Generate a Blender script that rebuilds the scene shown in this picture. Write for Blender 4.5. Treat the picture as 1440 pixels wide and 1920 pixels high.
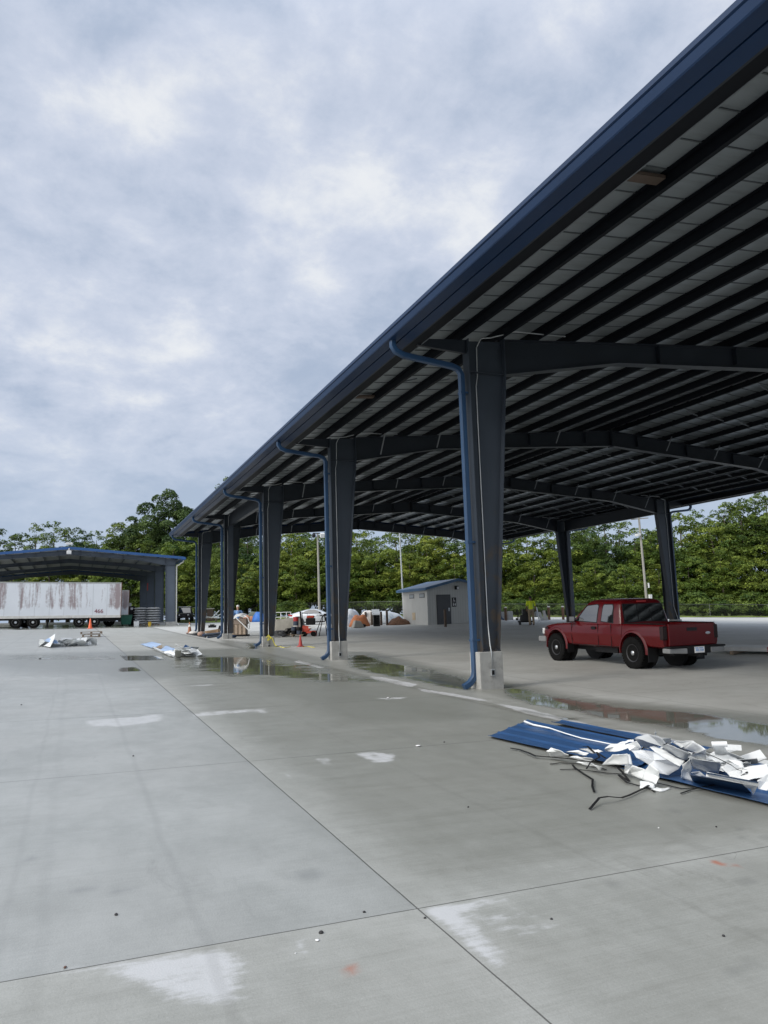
import bpy, bmesh, math, random
import numpy as np
from mathutils import Vector, Matrix, noise as mnoise
R = math.radians
for o in list(bpy.data.objects): bpy.data.objects.remove(o)
scn = bpy.context.scene
col = scn.collection
rng = random.Random(7)

# ------------------------------------------------------------------ camera
FPX = 1397.6; YAW = .3952; PIT = .1349; ROL = -.0312; H0 = 1.608
Fv = Vector((math.sin(YAW)*math.cos(PIT), math.cos(YAW)*math.cos(PIT), math.sin(PIT)))
R0 = Vector((math.cos(YAW), -math.sin(YAW), 0)); U0 = R0.cross(Fv)
Rv = math.cos(ROL)*R0 + math.sin(ROL)*U0
Uv = -math.sin(ROL)*R0 + math.cos(ROL)*U0
EYE = Vector((0, 0, H0))
cd = bpy.data.cameras.new('camera'); cam = bpy.data.objects.new('camera', cd); col.objects.link(cam)
cd.sensor_fit = 'VERTICAL'; cd.sensor_height = 36; cd.lens = FPX/1920*36
cd.clip_start = .05; cd.clip_end = 3000
m = Matrix((Rv, Uv, -Fv)).transposed().to_4x4(); m.translation = EYE
cam.matrix_world = m
scn.camera = cam

# ------------------------------------------------------------------ sky, sun, exposure
SUN_EL = R(36); SUN_AZ = R(-104)          # azimuth measured from +Y towards +X: the sun stands behind the camera, to its left
sdir_ = (math.sin(SUN_AZ)*math.cos(SUN_EL), math.cos(SUN_AZ)*math.cos(SUN_EL), math.sin(SUN_EL))
w = bpy.data.worlds.new('World'); scn.world = w; w.use_nodes = True
nt = w.node_tree; nt.nodes.clear()
def N(tree, typ, **kw):
    n = tree.nodes.new(typ)
    for k, v in kw.items():
        if k.startswith('i_'): n.inputs[k[2:].replace('_', ' ')].default_value = v
        else: setattr(n, k, v)
    return n
def sky():
    L = nt.links.new
    out = N(nt, 'ShaderNodeOutputWorld'); bg = N(nt, 'ShaderNodeBackground')
    st = N(nt, 'ShaderNodeTexSky', sky_type='NISHITA', sun_disc=False)
    st.sun_elevation = SUN_EL; st.sun_rotation = SUN_AZ; st.air_density = 1.0; st.dust_density = 1.5
    tc = N(nt, 'ShaderNodeTexCoord'); sp = N(nt, 'ShaderNodeSeparateXYZ'); L(tc.outputs['Generated'], sp.inputs[0])
    def M(op, a, b=None, c=None, clamp=False):
        n = N(nt, 'ShaderNodeMath', operation=op); n.use_clamp = clamp
        for i, q in enumerate((a, b, c)):
            if q is None: continue
            if isinstance(q, (int, float)): n.inputs[i].default_value = q
            else: L(q, n.inputs[i])
        return n.outputs[0]
    z = M('MAXIMUM', sp.outputs[2], 0.0)
    dz = M('ADD', z, .40)
    px = M('DIVIDE', sp.outputs[0], dz); py = M('DIVIDE', sp.outputs[1], dz)
    cb = N(nt, 'ShaderNodeCombineXYZ'); L(px, cb.inputs[0]); L(py, cb.inputs[1]); L(M('MULTIPLY', z, .6), cb.inputs[2])
    def noise(scale, det, rough, off, dist=0.0):
        mp = N(nt, 'ShaderNodeMapping'); mp.inputs['Location'].default_value = off; L(cb.outputs[0], mp.inputs[0])
        t = N(nt, 'ShaderNodeTexNoise'); t.inputs['Scale'].default_value = scale; t.inputs['Detail'].default_value = det
        t.inputs['Roughness'].default_value = rough; t.inputs['Distortion'].default_value = dist; L(mp.outputs[0], t.inputs[0])
        return t.outputs[0]
    def ss(x, a, b):
        n = N(nt, 'ShaderNodeMapRange'); n.interpolation_type = 'SMOOTHSTEP'; L(x, n.inputs[0])
        n.inputs[1].default_value = a; n.inputs[2].default_value = b; return n.outputs[0]
    def mix(f, a, b):
        n = N(nt, 'ShaderNodeMix', data_type='RGBA'); L(f, n.inputs[0])
        for i, q in ((6, a), (7, b)):
            if isinstance(q, tuple): n.inputs[i].default_value = q
            else: L(q, n.inputs[i])
        return n.outputs[2]
    big = noise(1.7, 4, .5, (3.1, 1.7, 0))
    mid = noise(4.6, 10, .60, (1.3, 4.2, 0), .15)
    fine = noise(11.0, 8, .62, (7.7, .4, 0), .2)
    # bright breaks gather where the sun pushes through the cover
    def blob(d, k0, k1):
        v = Vector(d).normalized()
        n = N(nt, 'ShaderNodeVectorMath', operation='DOT_PRODUCT'); L(tc.outputs['Generated'], n.inputs[0]); n.inputs[1].default_value = v
        return ss(n.outputs['Value'], k0, k1)
    def pd(x, y): return Fv + Rv*((x-720)/FPX) - Uv*((y-960)/FPX)
    br = M('ADD', M('MULTIPLY', blob(pd(150, 400), .972, .998), .06), M('MULTIPLY', blob(pd(440, 545), .985, .999), .11))
    br = M('ADD', br, M('MULTIPLY', blob(pd(410, 245), .990, .9995), .12))
    br = M('ADD', br, M('MULTIPLY', blob(pd(1000, 200), .93, .995), .05))
    br = M('ADD', br, M('MULTIPLY', blob(pd(-40, 20), .95, .995), .035)); br = M('ADD', br, M('MULTIPLY', blob(pd(760, 520), .985, .999), .07)); br = M('ADD', br, M('MULTIPLY', blob(pd(20, 640), .975, .998), .07))
    dk = M('ADD', M('MULTIPLY', blob(pd(410, 320), .9945, .9995), .09), M('MULTIPLY', blob(pd(650, 570), .987, .999), .07))
    dk = M('ADD', dk, M('MULTIPLY', blob(pd(330, 460), .993, .9993), .07))
    s = M('ADD', M('MULTIPLY', mid, .64), M('MULTIPLY', fine, .34))
    s = M('SUBTRACT', s, .05)
    s = M('ADD', s, M('MULTIPLY', big, .26))
    s = M('SUBTRACT', M('ADD', s, br), dk)
    base = mix(ss(s, .455, .715), (.43, .515, .665, 1), (.64, .70, .83, 1))
    white = mix(ss(s, .655, .85), base, (.88, .905, .94, 1))
    # low band near the horizon paler and bluer
    hz = mix(ss(z, .38, .05), white, (.45, .555, .71, 1))
    n2 = N(nt, 'ShaderNodeMix', data_type='RGBA'); n2.inputs[0].default_value = .5
    L(ss(z, .38, .05), n2.inputs[0])
    cl = mix(M('MULTIPLY', ss(z, .38, .05), .72), white, hz)
    # brighter overcast overhead, plus an unseen sun glow added to light under the canopy
    gl = N(nt, 'ShaderNodeVectorMath', operation='DOT_PRODUCT'); L(tc.outputs['Generated'], gl.inputs[0]); gl.inputs[1].default_value = sdir_
    ov = M('ADD', M('MULTIPLY', ss(z, .60, .98), .7), 1.0)
    s0_ = N(nt, 'ShaderNodeVectorMath', operation='SCALE'); L(cl, s0_.inputs[0]); L(ov, s0_.inputs['Scale'])
    g0_ = N(nt, 'ShaderNodeVectorMath', operation='SCALE'); g0_.inputs[0].default_value = (1.62, 1.54, 1.40); L(ss(gl.outputs['Value'], .25, .98), g0_.inputs['Scale'])
    sc_ = N(nt, 'ShaderNodeVectorMath', operation='ADD'); L(s0_.outputs[0], sc_.inputs[0]); L(g0_.outputs[0], sc_.inputs[1])
    ns = N(nt, 'ShaderNodeVectorMath', operation='SCALE'); L(st.outputs[0], ns.inputs[0]); ns.inputs['Scale'].default_value = .08
    cover = mix(M('ADD', .93, 0.0), ns.outputs[0], sc_.outputs[0])
    L(cover, bg.inputs[0]); bg.inputs[1].default_value = 1.0
    L(bg.outputs[0], out.inputs[0])
sky()
sd = bpy.data.lights.new('sun', 'SUN'); sd.energy = 1.5; sd.angle = R(16); sd.color = (1, .94, .85)
sun = bpy.data.objects.new('sun', sd); col.objects.link(sun)
sdir = Vector((math.sin(SUN_AZ)*math.cos(SUN_EL), math.cos(SUN_AZ)*math.cos(SUN_EL), math.sin(SUN_EL)))
sun.rotation_euler = sdir.to_track_quat('Z', 'Y').to_euler(); sun.location = (-20, -20, 40)
scn.view_settings.view_transform = 'Standard'; scn.view_settings.look = 'None'
scn.view_settings.exposure = 0.0; scn.view_settings.gamma = 1.0
scn.render.engine = 'CYCLES'; scn.cycles.use_denoising = True
scn.cycles.max_bounces = 7; scn.cycles.diffuse_bounces = 4; scn.cycles.glossy_bounces = 3

# ------------------------------------------------------------------ terrain height, picking points on it
def sp_(t, k): return k*math.log1p(math.exp(max(-30, min(t/k, 30))))
def G(X, Y):
    Y = min(max(Y, -30), 105); X = min(max(X, -50), 85)
    return .0162*Y - .0187*X + .035*sp_(X-13, 2) - .0445*sp_(X-31, 2)
def Gn(X, Y):
    Y = np.clip(Y, -30, 105); X = np.clip(X, -50, 85)
    s = lambda t, k: k*np.log1p(np.exp(np.clip(t/k, -30, 30)))
    return .0162*Y - .0187*X + .035*s(X-13, 2) - .0445*s(X-31, 2)
def ray(px, py): return Fv + Rv*((px-720)/FPX) - Uv*((py-960)/FPX)
def gp(px, py, h=0.0):                       # the point h metres above the ground seen at a photo pixel
    d = ray(px, py); a, b = 1.0, 1.0
    while b < 400:
        p = EYE + d*b
        if p.z < G(p.x, p.y) + h: break
        a = b; b *= 1.02
    for _ in range(30):
        c = (a+b)/2; p = EYE + d*c
        if p.z < G(p.x, p.y) + h: b = c
        else: a = c
    return EYE + d*b
def yp(px, py, Y): d = ray(px, py); return EYE + d*(Y/d.y)
def xp(px, py, X): d = ray(px, py); return EYE + d*(X/d.x)
def dp(px, D): d = ray(px, 1140); p = EYE + d*D; return (p.x, p.y, G(p.x, p.y))   # stands on the ground in column px, D deep

# ------------------------------------------------------------------ materials
MATS = {}
def mat(name, c, rough=.6, metal=0.0, var=.12, vscale=3.0, bump=0.0, bscale=40.0, spec=.5, c2=None, c2lo=.55, c2hi=.7, c2scale=2.0, coat=0.0, emit=None, stretch=None, ior=None):
    if name in MATS: return MATS[name]
    mt = bpy.data.materials.new(name); mt.use_nodes = True; t = mt.node_tree; L = t.links.new
    b = t.nodes['Principled BSDF']
    b.inputs['Roughness'].default_value = rough; b.inputs['Metallic'].default_value = metal
    b.inputs['Specular IOR Level'].default_value = spec
    if ior: b.inputs['IOR'].default_value = ior
    if coat: b.inputs['Coat Weight'].default_value = coat; b.inputs['Coat Roughness'].default_value = .04
    tc = N(t, 'ShaderNodeTexCoord'); mp = N(t, 'ShaderNodeMapping'); L(tc.outputs['Object'], mp.inputs[0])
    if stretch: mp.inputs['Scale'].default_value = stretch
    nz = N(t, 'ShaderNodeTexNoise'); nz.inputs['Scale'].default_value = vscale; nz.inputs['Detail'].default_value = 6; L(mp.outputs[0], nz.inputs[0])
    mr = N(t, 'ShaderNodeMapRange'); L(nz.outputs[0], mr.inputs[0]); mr.inputs[1].default_value = .25; mr.inputs[2].default_value = .75
    mr.inputs[3].default_value = 1-var; mr.inputs[4].default_value = 1+var
    vm = N(t, 'ShaderNodeVectorMath', operation='SCALE'); vm.inputs[0].default_value = c; L(mr.outputs[0], vm.inputs['Scale'])
    outc = vm.outputs[0]
    if c2:
        n2 = N(t, 'ShaderNodeTexNoise'); n2.inputs['Scale'].default_value = c2scale; n2.inputs['Detail'].default_value = 8; n2.inputs['Roughness'].default_value = .65; L(mp.outputs[0], n2.inputs[0])
        r2 = N(t, 'ShaderNodeMapRange'); L(n2.outputs[0], r2.inputs[0]); r2.inputs[1].default_value = c2lo; r2.inputs[2].default_value = c2hi
        mx = N(t, 'ShaderNodeMix', data_type='RGBA'); L(r2.outputs[0], mx.inputs[0]); L(outc, mx.inputs[6]); mx.inputs[7].default_value = (*c2, 1)
        outc = mx.outputs[2]
    L(outc, b.inputs['Base Color'])
    if bump:
        n3 = N(t, 'ShaderNodeTexNoise'); n3.inputs['Scale'].default_value = bscale; n3.inputs['Detail'].default_value = 4; L(mp.outputs[0], n3.inputs[0])
        bp = N(t, 'ShaderNodeBump'); bp.inputs['Strength'].default_value = bump; bp.inputs['Distance'].default_value = .02; L(n3.outputs[0], bp.inputs['Height']); L(bp.outputs[0], b.inputs['Normal'])
    if emit: b.inputs['Emission Color'].default_value = (*emit[:3], 1); b.inputs['Emission Strength'].default_value = emit[3]
    MATS[name] = mt; return mt

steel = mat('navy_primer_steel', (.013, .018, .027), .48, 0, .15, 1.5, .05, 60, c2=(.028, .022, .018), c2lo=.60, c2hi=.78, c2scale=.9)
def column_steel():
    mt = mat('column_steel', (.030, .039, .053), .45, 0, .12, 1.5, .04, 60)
    t = mt.node_tree; L = t.links.new; b = t.nodes['Principled BSDF']
    old = b.inputs['Base Color'].links[0].from_socket
    g = N(t, 'ShaderNodeTexCoord'); s = N(t, 'ShaderNodeSeparateXYZ'); L(g.outputs['Object'], s.inputs[0])
    nz = N(t, 'ShaderNodeTexNoise'); nz.inputs['Scale'].default_value = 2.2; nz.inputs['Detail'].default_value = 8; nz.inputs['Roughness'].default_value = .7
    L(g.outputs['Object'], nz.inputs[0])
    mr = N(t, 'ShaderNodeMapRange'); L(s.outputs[2], mr.inputs[0]); mr.inputs[1].default_value = .8; mr.inputs[2].default_value = 4.2; mr.inputs[3].default_value = .16; mr.inputs[4].default_value = -.10
    ad = N(t, 'ShaderNodeMath', operation='ADD'); L(nz.outputs[0], ad.inputs[0]); L(mr.outputs[0], ad.inputs[1])
    m2 = N(t, 'ShaderNodeMapRange'); L(ad.outputs[0], m2.inputs[0]); m2.inputs[1].default_value = .60; m2.inputs[2].default_value = .74
    mx = N(t, 'ShaderNodeMix', data_type='RGBA'); L(m2.outputs[0], mx.inputs[0]); L(old, mx.inputs[6]); mx.inputs[7].default_value = (.060, .046, .033, 1)
    L(mx.outputs[2], b.inputs['Base Color']); return mt
colsteel = column_steel()
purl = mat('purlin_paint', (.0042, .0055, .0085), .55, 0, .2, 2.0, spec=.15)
trim = mat('navy_trim_paint', (.0075, .027, .076), .40, 0, .1, 1.2, spec=.33)
pipeblue = mat('blue_downspout_paint', (.016, .050, .115), .38, 0, .15, 2.0, c2=(.04, .075, .13), c2lo=.58, c2hi=.75)
liner = mat('roof_liner_metal', (.33, .365, .385), .36, .45, .10, 1.2, stretch=(.3, 2, 1), c2=(.24, .265, .275), c2lo=.5, c2hi=.7)
galv = mat('galvanised_conduit', (.42, .44, .45), .4, .6, .12, 5)
shedsteel = mat('slate_blue_steel', (.085, .105, .135), .5, 0, .12, 1.0)
shedtrim = mat('bright_blue_trim', (.025, .085, .24), .35, 0, .12, 1.0)
conc = mat('pedestal_concrete', (.34, .34, .325), .85, 0, .16, 4, .25, 30, c2=(.22, .22, .21), c2lo=.52, c2hi=.72, c2scale=3)
white_sheet = mat('white_sheet_metal', (.74, .76, .76), .38, 0, .05, 3, c2=(.60, .62, .62), c2lo=.58, c2hi=.75, c2scale=4)
grey_sheet = mat('grey_sheet_metal', (.46, .48, .49), .42, 0, .08, 3)
blue_sheet = mat('blue_sheet_metal', (.025, .074, .185), .36, 0, .12, 2.5, spec=.6, c2=(.07, .14, .28), c2lo=.60, c2hi=.72, c2scale=5)
darkblue_sheet = mat('dark_blue_sheet', (.012, .032, .075), .35, 0, .1, 3)
paleblue = mat('pale_blue_sheet', (.30, .42, .62), .3, .0, .1, 3)
black = mat('black_plastic', (.008, .008, .009), .55, 0, .2, 5, spec=.25)
blackrub = mat('tyre_rubber', (.007, .007, .007), .85, 0, .25, 8, .4, 60, spec=.15)
darkmetal = mat('dark_steel', (.02, .02, .022), .5, .3, .2, 6, spec=.3)
chrome = mat('brushed_chrome', (.55, .56, .57), .28, .85, .1, 9)
truckred = mat('maroon_car_paint', (.092, .0016, .0035), .24, 0, .08, 1.0, coat=.22, spec=.3)
glass = mat('tinted_glass', (.012, .014, .015), .03, 0, .05, 1, spec=.9, ior=1.9)
carsilver = mat('silver_car_paint', (.50, .52, .54), .25, .5, .06, 1, coat=.7)
wood = mat('weathered_wood', (.22, .17, .125), .85, 0, .3, 3, .3, 30, stretch=(1, 6, 6), c2=(.10, .075, .055), c2lo=.5, c2hi=.7)
polewood = mat('grey_pole_wood', (.27, .26, .235), .85, 0, .2, 3, .3, 20, stretch=(5, 5, .6))
brownpost = mat('brown_post', (.085, .06, .045), .8, 0, .25, 4, .2, 20)
cardboard = mat('cardboard', (.36, .235, .14), .85, 0, .15, 4)
orange = mat('orange_cone_plastic', (.72, .13, .045), .55, 0, .1, 6)
redplastic = mat('red_plastic', (.45, .03, .03), .5, 0, .15, 6)
redmach = mat('red_machine_paint', (.50, .06, .03), .45, 0, .2, 8)
dirtycone = mat('dirty_cone_plastic', (.30, .12, .06), .7, 0, .3, 8)
whiteband = mat('white_band', (.7, .68, .64), .6, 0, .1, 8)
tarp = mat('grey_canvas', (.40, .385, .345), .85, 0, .12, 2.5, .3, 14, c2=(.30, .285, .25), c2lo=.5, c2hi=.7)
siding = mat('light_grey_siding', (.50, .505, .485), .7, 0, .06, 2, .05, 60, c2=(.42, .42, .40), c2lo=.52, c2hi=.7, c2scale=1.0, stretch=(1, 1, .3))
darkdoor = mat('dark_grey_door', (.07, .072, .078), .5, 0, .1, 3)
signblack = mat('sign_black', (.02, .02, .023), .5, 0, .1, 5)
signwhite = mat('sign_white', (.75, .75, .75), .5, 0, .05, 5)
roofblue = mat('blue_roof_metal', (.045, .11, .21), .4, 0, .15, 2)
bluetarp = mat('blue_tarp', (.03, .15, .5), .5, 0, .25, 3, .4, 8)
orangetarp = mat('orange_tarp', (.50, .17, .06), .7, 0, .3, 2, .5, 6)
paletarp = mat('pale_tarp', (.56, .60, .64), .6, 0, .12, 2, .6, 5, c2=(.32, .40, .50), c2lo=.5, c2hi=.62, c2scale=1.4)
whitetarp = mat('white_tarp', (.62, .60, .57), .7, 0, .12, 2, .4, 6)
mulchm = mat('brown_mulch', (.13, .065, .035), .95, 0, .5, 9, .8, 20)
skin = mat('skin', (.50, .31, .22), .55, 0, .06, 10)
skind = mat('darker_skin', (.24, .13, .085), .55, 0, .06, 10)
shirtblue = mat('light_blue_cotton', (.20, .36, .66), .85, 0, .1, 6)
shirtyellow = mat('hi_vis_yellow', (.62, .74, .03), .8, 0, .1, 6)
khaki = mat('khaki_cotton', (.27, .215, .145), .9, 0, .15, 6)
jean = mat('dark_jeans', (.06, .075, .11), .9, 0, .15, 6)
hairm = mat('black_hair', (.012, .01, .009), .7, 0, .2, 12)
capwhite = mat('white_cap', (.75, .75, .74), .75, 0, .05, 8)
shoe = mat('brown_boot', (.11, .06, .035), .7, 0, .2, 8)
bagwrap = mat('grey_wrapped_bag', (.26, .27, .28), .32, 0, .35, 5, .6, 9, c2=(.55, .57, .60), c2lo=.56, c2hi=.68, c2scale=4, stretch=(1, 1, 2.5))
yellowtape = mat('yellow_tape', (.75, .66, .05), .55, 0, .1, 6)
greenm = mat('green_paint', (.02, .12, .08), .5, 0, .2, 4)
wire = mat('grey_wire', (.24, .24, .25), .5, .4, .2, 6)
bark = mat('tree_bark', (.085, .07, .055), .9, 0, .3, 3, .6, 12, stretch=(1, 1, .3))
pebm = mat('dark_pebble', (.03, .03, .032), .8, 0, .3, 20)
lampwhite = mat('lamp_housing', (.62, .63, .63), .4, 0, .05, 5)

# ------------------------------------------------------------------ mesh helpers
class MB:
    def __init__(s): s.v = []; s.f = []
    def add(s, vs, fs):
        n = len(s.v); s.v += [tuple(q) for q in vs]; s.f += [tuple(i+n for i in q) for q in fs]; return s
    def hexa(s, p):                          # p: bottom four, top four, same order
        return s.add(p, [(3, 2, 1, 0), (4, 5, 6, 7), (0, 1, 5, 4), (1, 2, 6, 5), (2, 3, 7, 6), (3, 0, 4, 7)])
    def box(s, c, d, rz=0, rx=0, ry=0):
        x, y, z = d[0]/2, d[1]/2, d[2]/2
        M_ = Matrix.Translation(c) @ Matrix.Rotation(rz, 4, 'Z') @ Matrix.Rotation(ry, 4, 'Y') @ Matrix.Rotation(rx, 4, 'X')
        return s.hexa([M_ @ Vector(q) for q in ((-x, -y, -z), (x, -y, -z), (x, y, -z), (-x, y, -z), (-x, -y, z), (x, -y, z), (x, y, z), (-x, y, z))])
    def bb(s, x0, x1, y0, y1, z0, z1): return s.box(((x0+x1)/2, (y0+y1)/2, (z0+z1)/2), (x1-x0, y1-y0, z1-z0))
    def beam(s, a, b, wd, ht, up=Vector((0, 0, 1))):
        a = Vector(a); b = Vector(b); d = (b-a).normalized(); sd = d.cross(up)
        if sd.length < 1e-4: sd = d.cross(Vector((0, 1, 0)))
        sd.normalize(); u = sd.cross(d); sd *= wd/2; u = u*ht/2
        return s.hexa([a-sd-u, a+sd-u, b+sd-u, b-sd-u, a-sd+u, a+sd+u, b+sd+u, b-sd+u])
    def tube(s, path, r, n=8, cap=True):
        P = [Vector(q) for q in path]; rs = r if isinstance(r, (list, tuple)) else [r]*len(P)
        vs = []; prev = None
        for i, p in enumerate(P):
            d = (P[min(i+1, len(P)-1)] - P[max(i-1, 0)])
            d = d.normalized() if d.length > 1e-9 else Vector((0, 0, 1))
            if prev is None:
                a = d.cross(Vector((0, 0, 1)));  a = a if a.length > .05 else d.cross(Vector((0, 1, 0)))
            else: a = prev - d*prev.dot(d)
            a.normalize(); prev = a; b = d.cross(a)
            for k in range(n):
                t = 2*math.pi*k/n; vs.append(p + (a*math.cos(t) + b*math.sin(t))*rs[i])
        fs = []
        for i in range(len(P)-1):
            for k in range(n):
                fs.append((i*n+k, i*n+(k+1) % n, (i+1)*n+(k+1) % n, (i+1)*n+k))
        if cap: fs += [tuple(range(n-1, -1, -1)), tuple(range((len(P)-1)*n, len(P)*n))]
        return s.add(vs, fs)
    def cyl(s, a, b, r0, r1=None, n=14): return s.tube([a, b], [r0, r0 if r1 is None else r1], n)
    def lathe(s, prof, c=(0, 0, 0), n=20, axis='Z'):
        vs = []
        for r, z in prof:
            for k in range(n):
                t = 2*math.pi*k/n; q = (r*math.cos(t), r*math.sin(t), z)
                if axis == 'X': q = (q[2], q[0], q[1])
                if axis == 'Y': q = (q[0], q[2], q[1])
                vs.append((q[0]+c[0], q[1]+c[1], q[2]+c[2]))
        fs = [(i*n+k, i*n+(k+1) % n, (i+1)*n+(k+1) % n, (i+1)*n+k) for i in range(len(prof)-1) for k in range(n)]
        fs += [tuple(range(n-1, -1, -1)), tuple(range((len(prof)-1)*n, len(prof)*n))]
        return s.add(vs, fs)
    def loft(s, secs, closed=True, caps=True):
        n = len(secs[0]); vs = [q for sc in secs for q in sc]; fs = []
        for i in range(len(secs)-1):
            for k in range(n if closed else n-1):
                fs.append((i*n+k, i*n+(k+1) % n, (i+1)*n+(k+1) % n, (i+1)*n+k))
        if caps and closed: fs += [tuple(range(n-1, -1, -1)), tuple(range((len(secs)-1)*n, len(secs)*n))]
        return s.add(vs, fs)
    def prism(s, poly, off):                 # poly: 3-D outline, off: thickness vector
        n = len(poly); off = Vector(off); a = [Vector(q) for q in poly]; b = [q+off for q in a]
        fs = [tuple(range(n-1, -1, -1)), tuple(range(n, 2*n))] + [(i, (i+1) % n, n+(i+1) % n, n+i) for i in range(n)]
        return s.add(a+b, fs)
    def ell(s, c, r, n=12, mh=8):
        prof = []
        vs = []; fs = []
        for i in range(mh+1):
            t = math.pi*i/mh
            for k in range(n):
                u = 2*math.pi*k/n
                vs.append((c[0]+r[0]*math.sin(t)*math.cos(u), c[1]+r[1]*math.sin(t)*math.sin(u), c[2]-r[2]*math.cos(t)))
        for i in range(mh):
            for k in range(n): fs.append((i*n+k, i*n+(k+1) % n, (i+1)*n+(k+1) % n, (i+1)*n+k))
        return s.add(vs, fs)
    def build(s, name, mt, parent=None, smooth=False, bevel=0, world=False, fix=True, seg=2):
        vs = s.v
        if world and parent is not None:
            l = parent.location; vs = [(q[0]-l[0], q[1]-l[1], q[2]-l[2]) for q in vs]
        me = bpy.data.meshes.new(name); me.from_pydata(vs, [], s.f)
        if fix:
            b = bmesh.new(); b.from_mesh(me); bmesh.ops.remove_doubles(b, verts=b.verts, dist=1e-5)
            bmesh.ops.recalc_face_normals(b, faces=b.faces); b.to_mesh(me); b.free()
        me.materials.append(mt)
        if smooth: me.shade_smooth()
        o = bpy.data.objects.new(name, me); col.objects.link(o)
        if parent is not None: o.parent = parent
        if bevel:
            bv = o.modifiers.new('bevel', 'BEVEL'); bv.width = bevel; bv.segments = seg; bv.limit_method = 'ANGLE'; bv.angle_limit = R(35)
        if smooth and smooth != 'all':
            try: me.set_sharp_from_angle(angle=R(40))
            except Exception: pass
        return o
def tag(o, label, cat, group=None):
    o['label'] = label; o['category'] = cat
    if group: o['group'] = group
    return o
def thing(name, label, cat, loc=(0, 0, 0), rz=0.0, group=None):
    o = bpy.data.objects.new(name, None); col.objects.link(o); o.location = loc; o.rotation_euler = (0, 0, rz)
    o.empty_display_size = .2
    return tag(o, label, cat, group)
def struct(o, kind='structure'): o['kind'] = kind; return o
KIDS = {}
def dup(root, loc, rz=0.0, label=None, group=None, scale=None):
    kids = {}
    for o in col.objects:
        if o.parent is not None: kids.setdefault(o.parent.name, []).append(o)
    def cp(o, par):
        c = o.copy(); col.objects.link(c)
        if par is not None: c.parent = par
        for k in kids.get(o.name, []): cp(k, c)
        return c
    r = cp(root, None); r.location = loc; r.rotation_euler = (0, 0, rz)
    if scale: r.scale = scale
    if label: r['label'] = label
    if group: r['group'] = group
    return r
def apply_mods(o):
    dg = bpy.context.evaluated_depsgraph_get(); dg.update()
    me = bpy.data.meshes.new_from_object(o.evaluated_get(dg)); o.modifiers.clear(); o.data = me; return o
def cut(o, cutters):
    for c in cutters:
        md = o.modifiers.new('cut', 'BOOLEAN'); md.object = c; md.operation = 'DIFFERENCE'; md.solver = 'EXACT'
    apply_mods(o)
    for c in cutters: bpy.data.objects.remove(c)
    return o

# ------------------------------------------------------------------ ground: one concrete pad with its joints, damp areas and puddles
def seg_axis(parts):
    r = []
    for a, b, st in parts: r += list(np.arange(a, b, st))
    return np.array(r + [parts[-1][1]])
def poly_mask(X, Y, pts, soft):
    P = [np.array((q[0], q[1])) for q in pts]; n = len(P)
    d = np.full(X.shape, 1e9); ins = np.zeros(X.shape, bool)
    for i in range(n):
        a, b = P[i], P[(i+1) % n]; e = b-a
        t = np.clip(((X-a[0])*e[0] + (Y-a[1])*e[1])/max(e@e, 1e-9), 0, 1)
        d = np.minimum(d, np.hypot(X-a[0]-t*e[0], Y-a[1]-t*e[1]))
        cr = (a[1] > Y) != (b[1] > Y)
        xs = a[0] + (Y-a[1])*e[0]/(e[1] if abs(e[1]) > 1e-9 else 1e-9)
        ins ^= cr & (X < xs)
    sd = np.where(ins, d, -d); return np.clip(.5 + sd/(2*soft), 0, 1)
def pxpoly(*q): return [gp(*a) for a in q]
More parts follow.
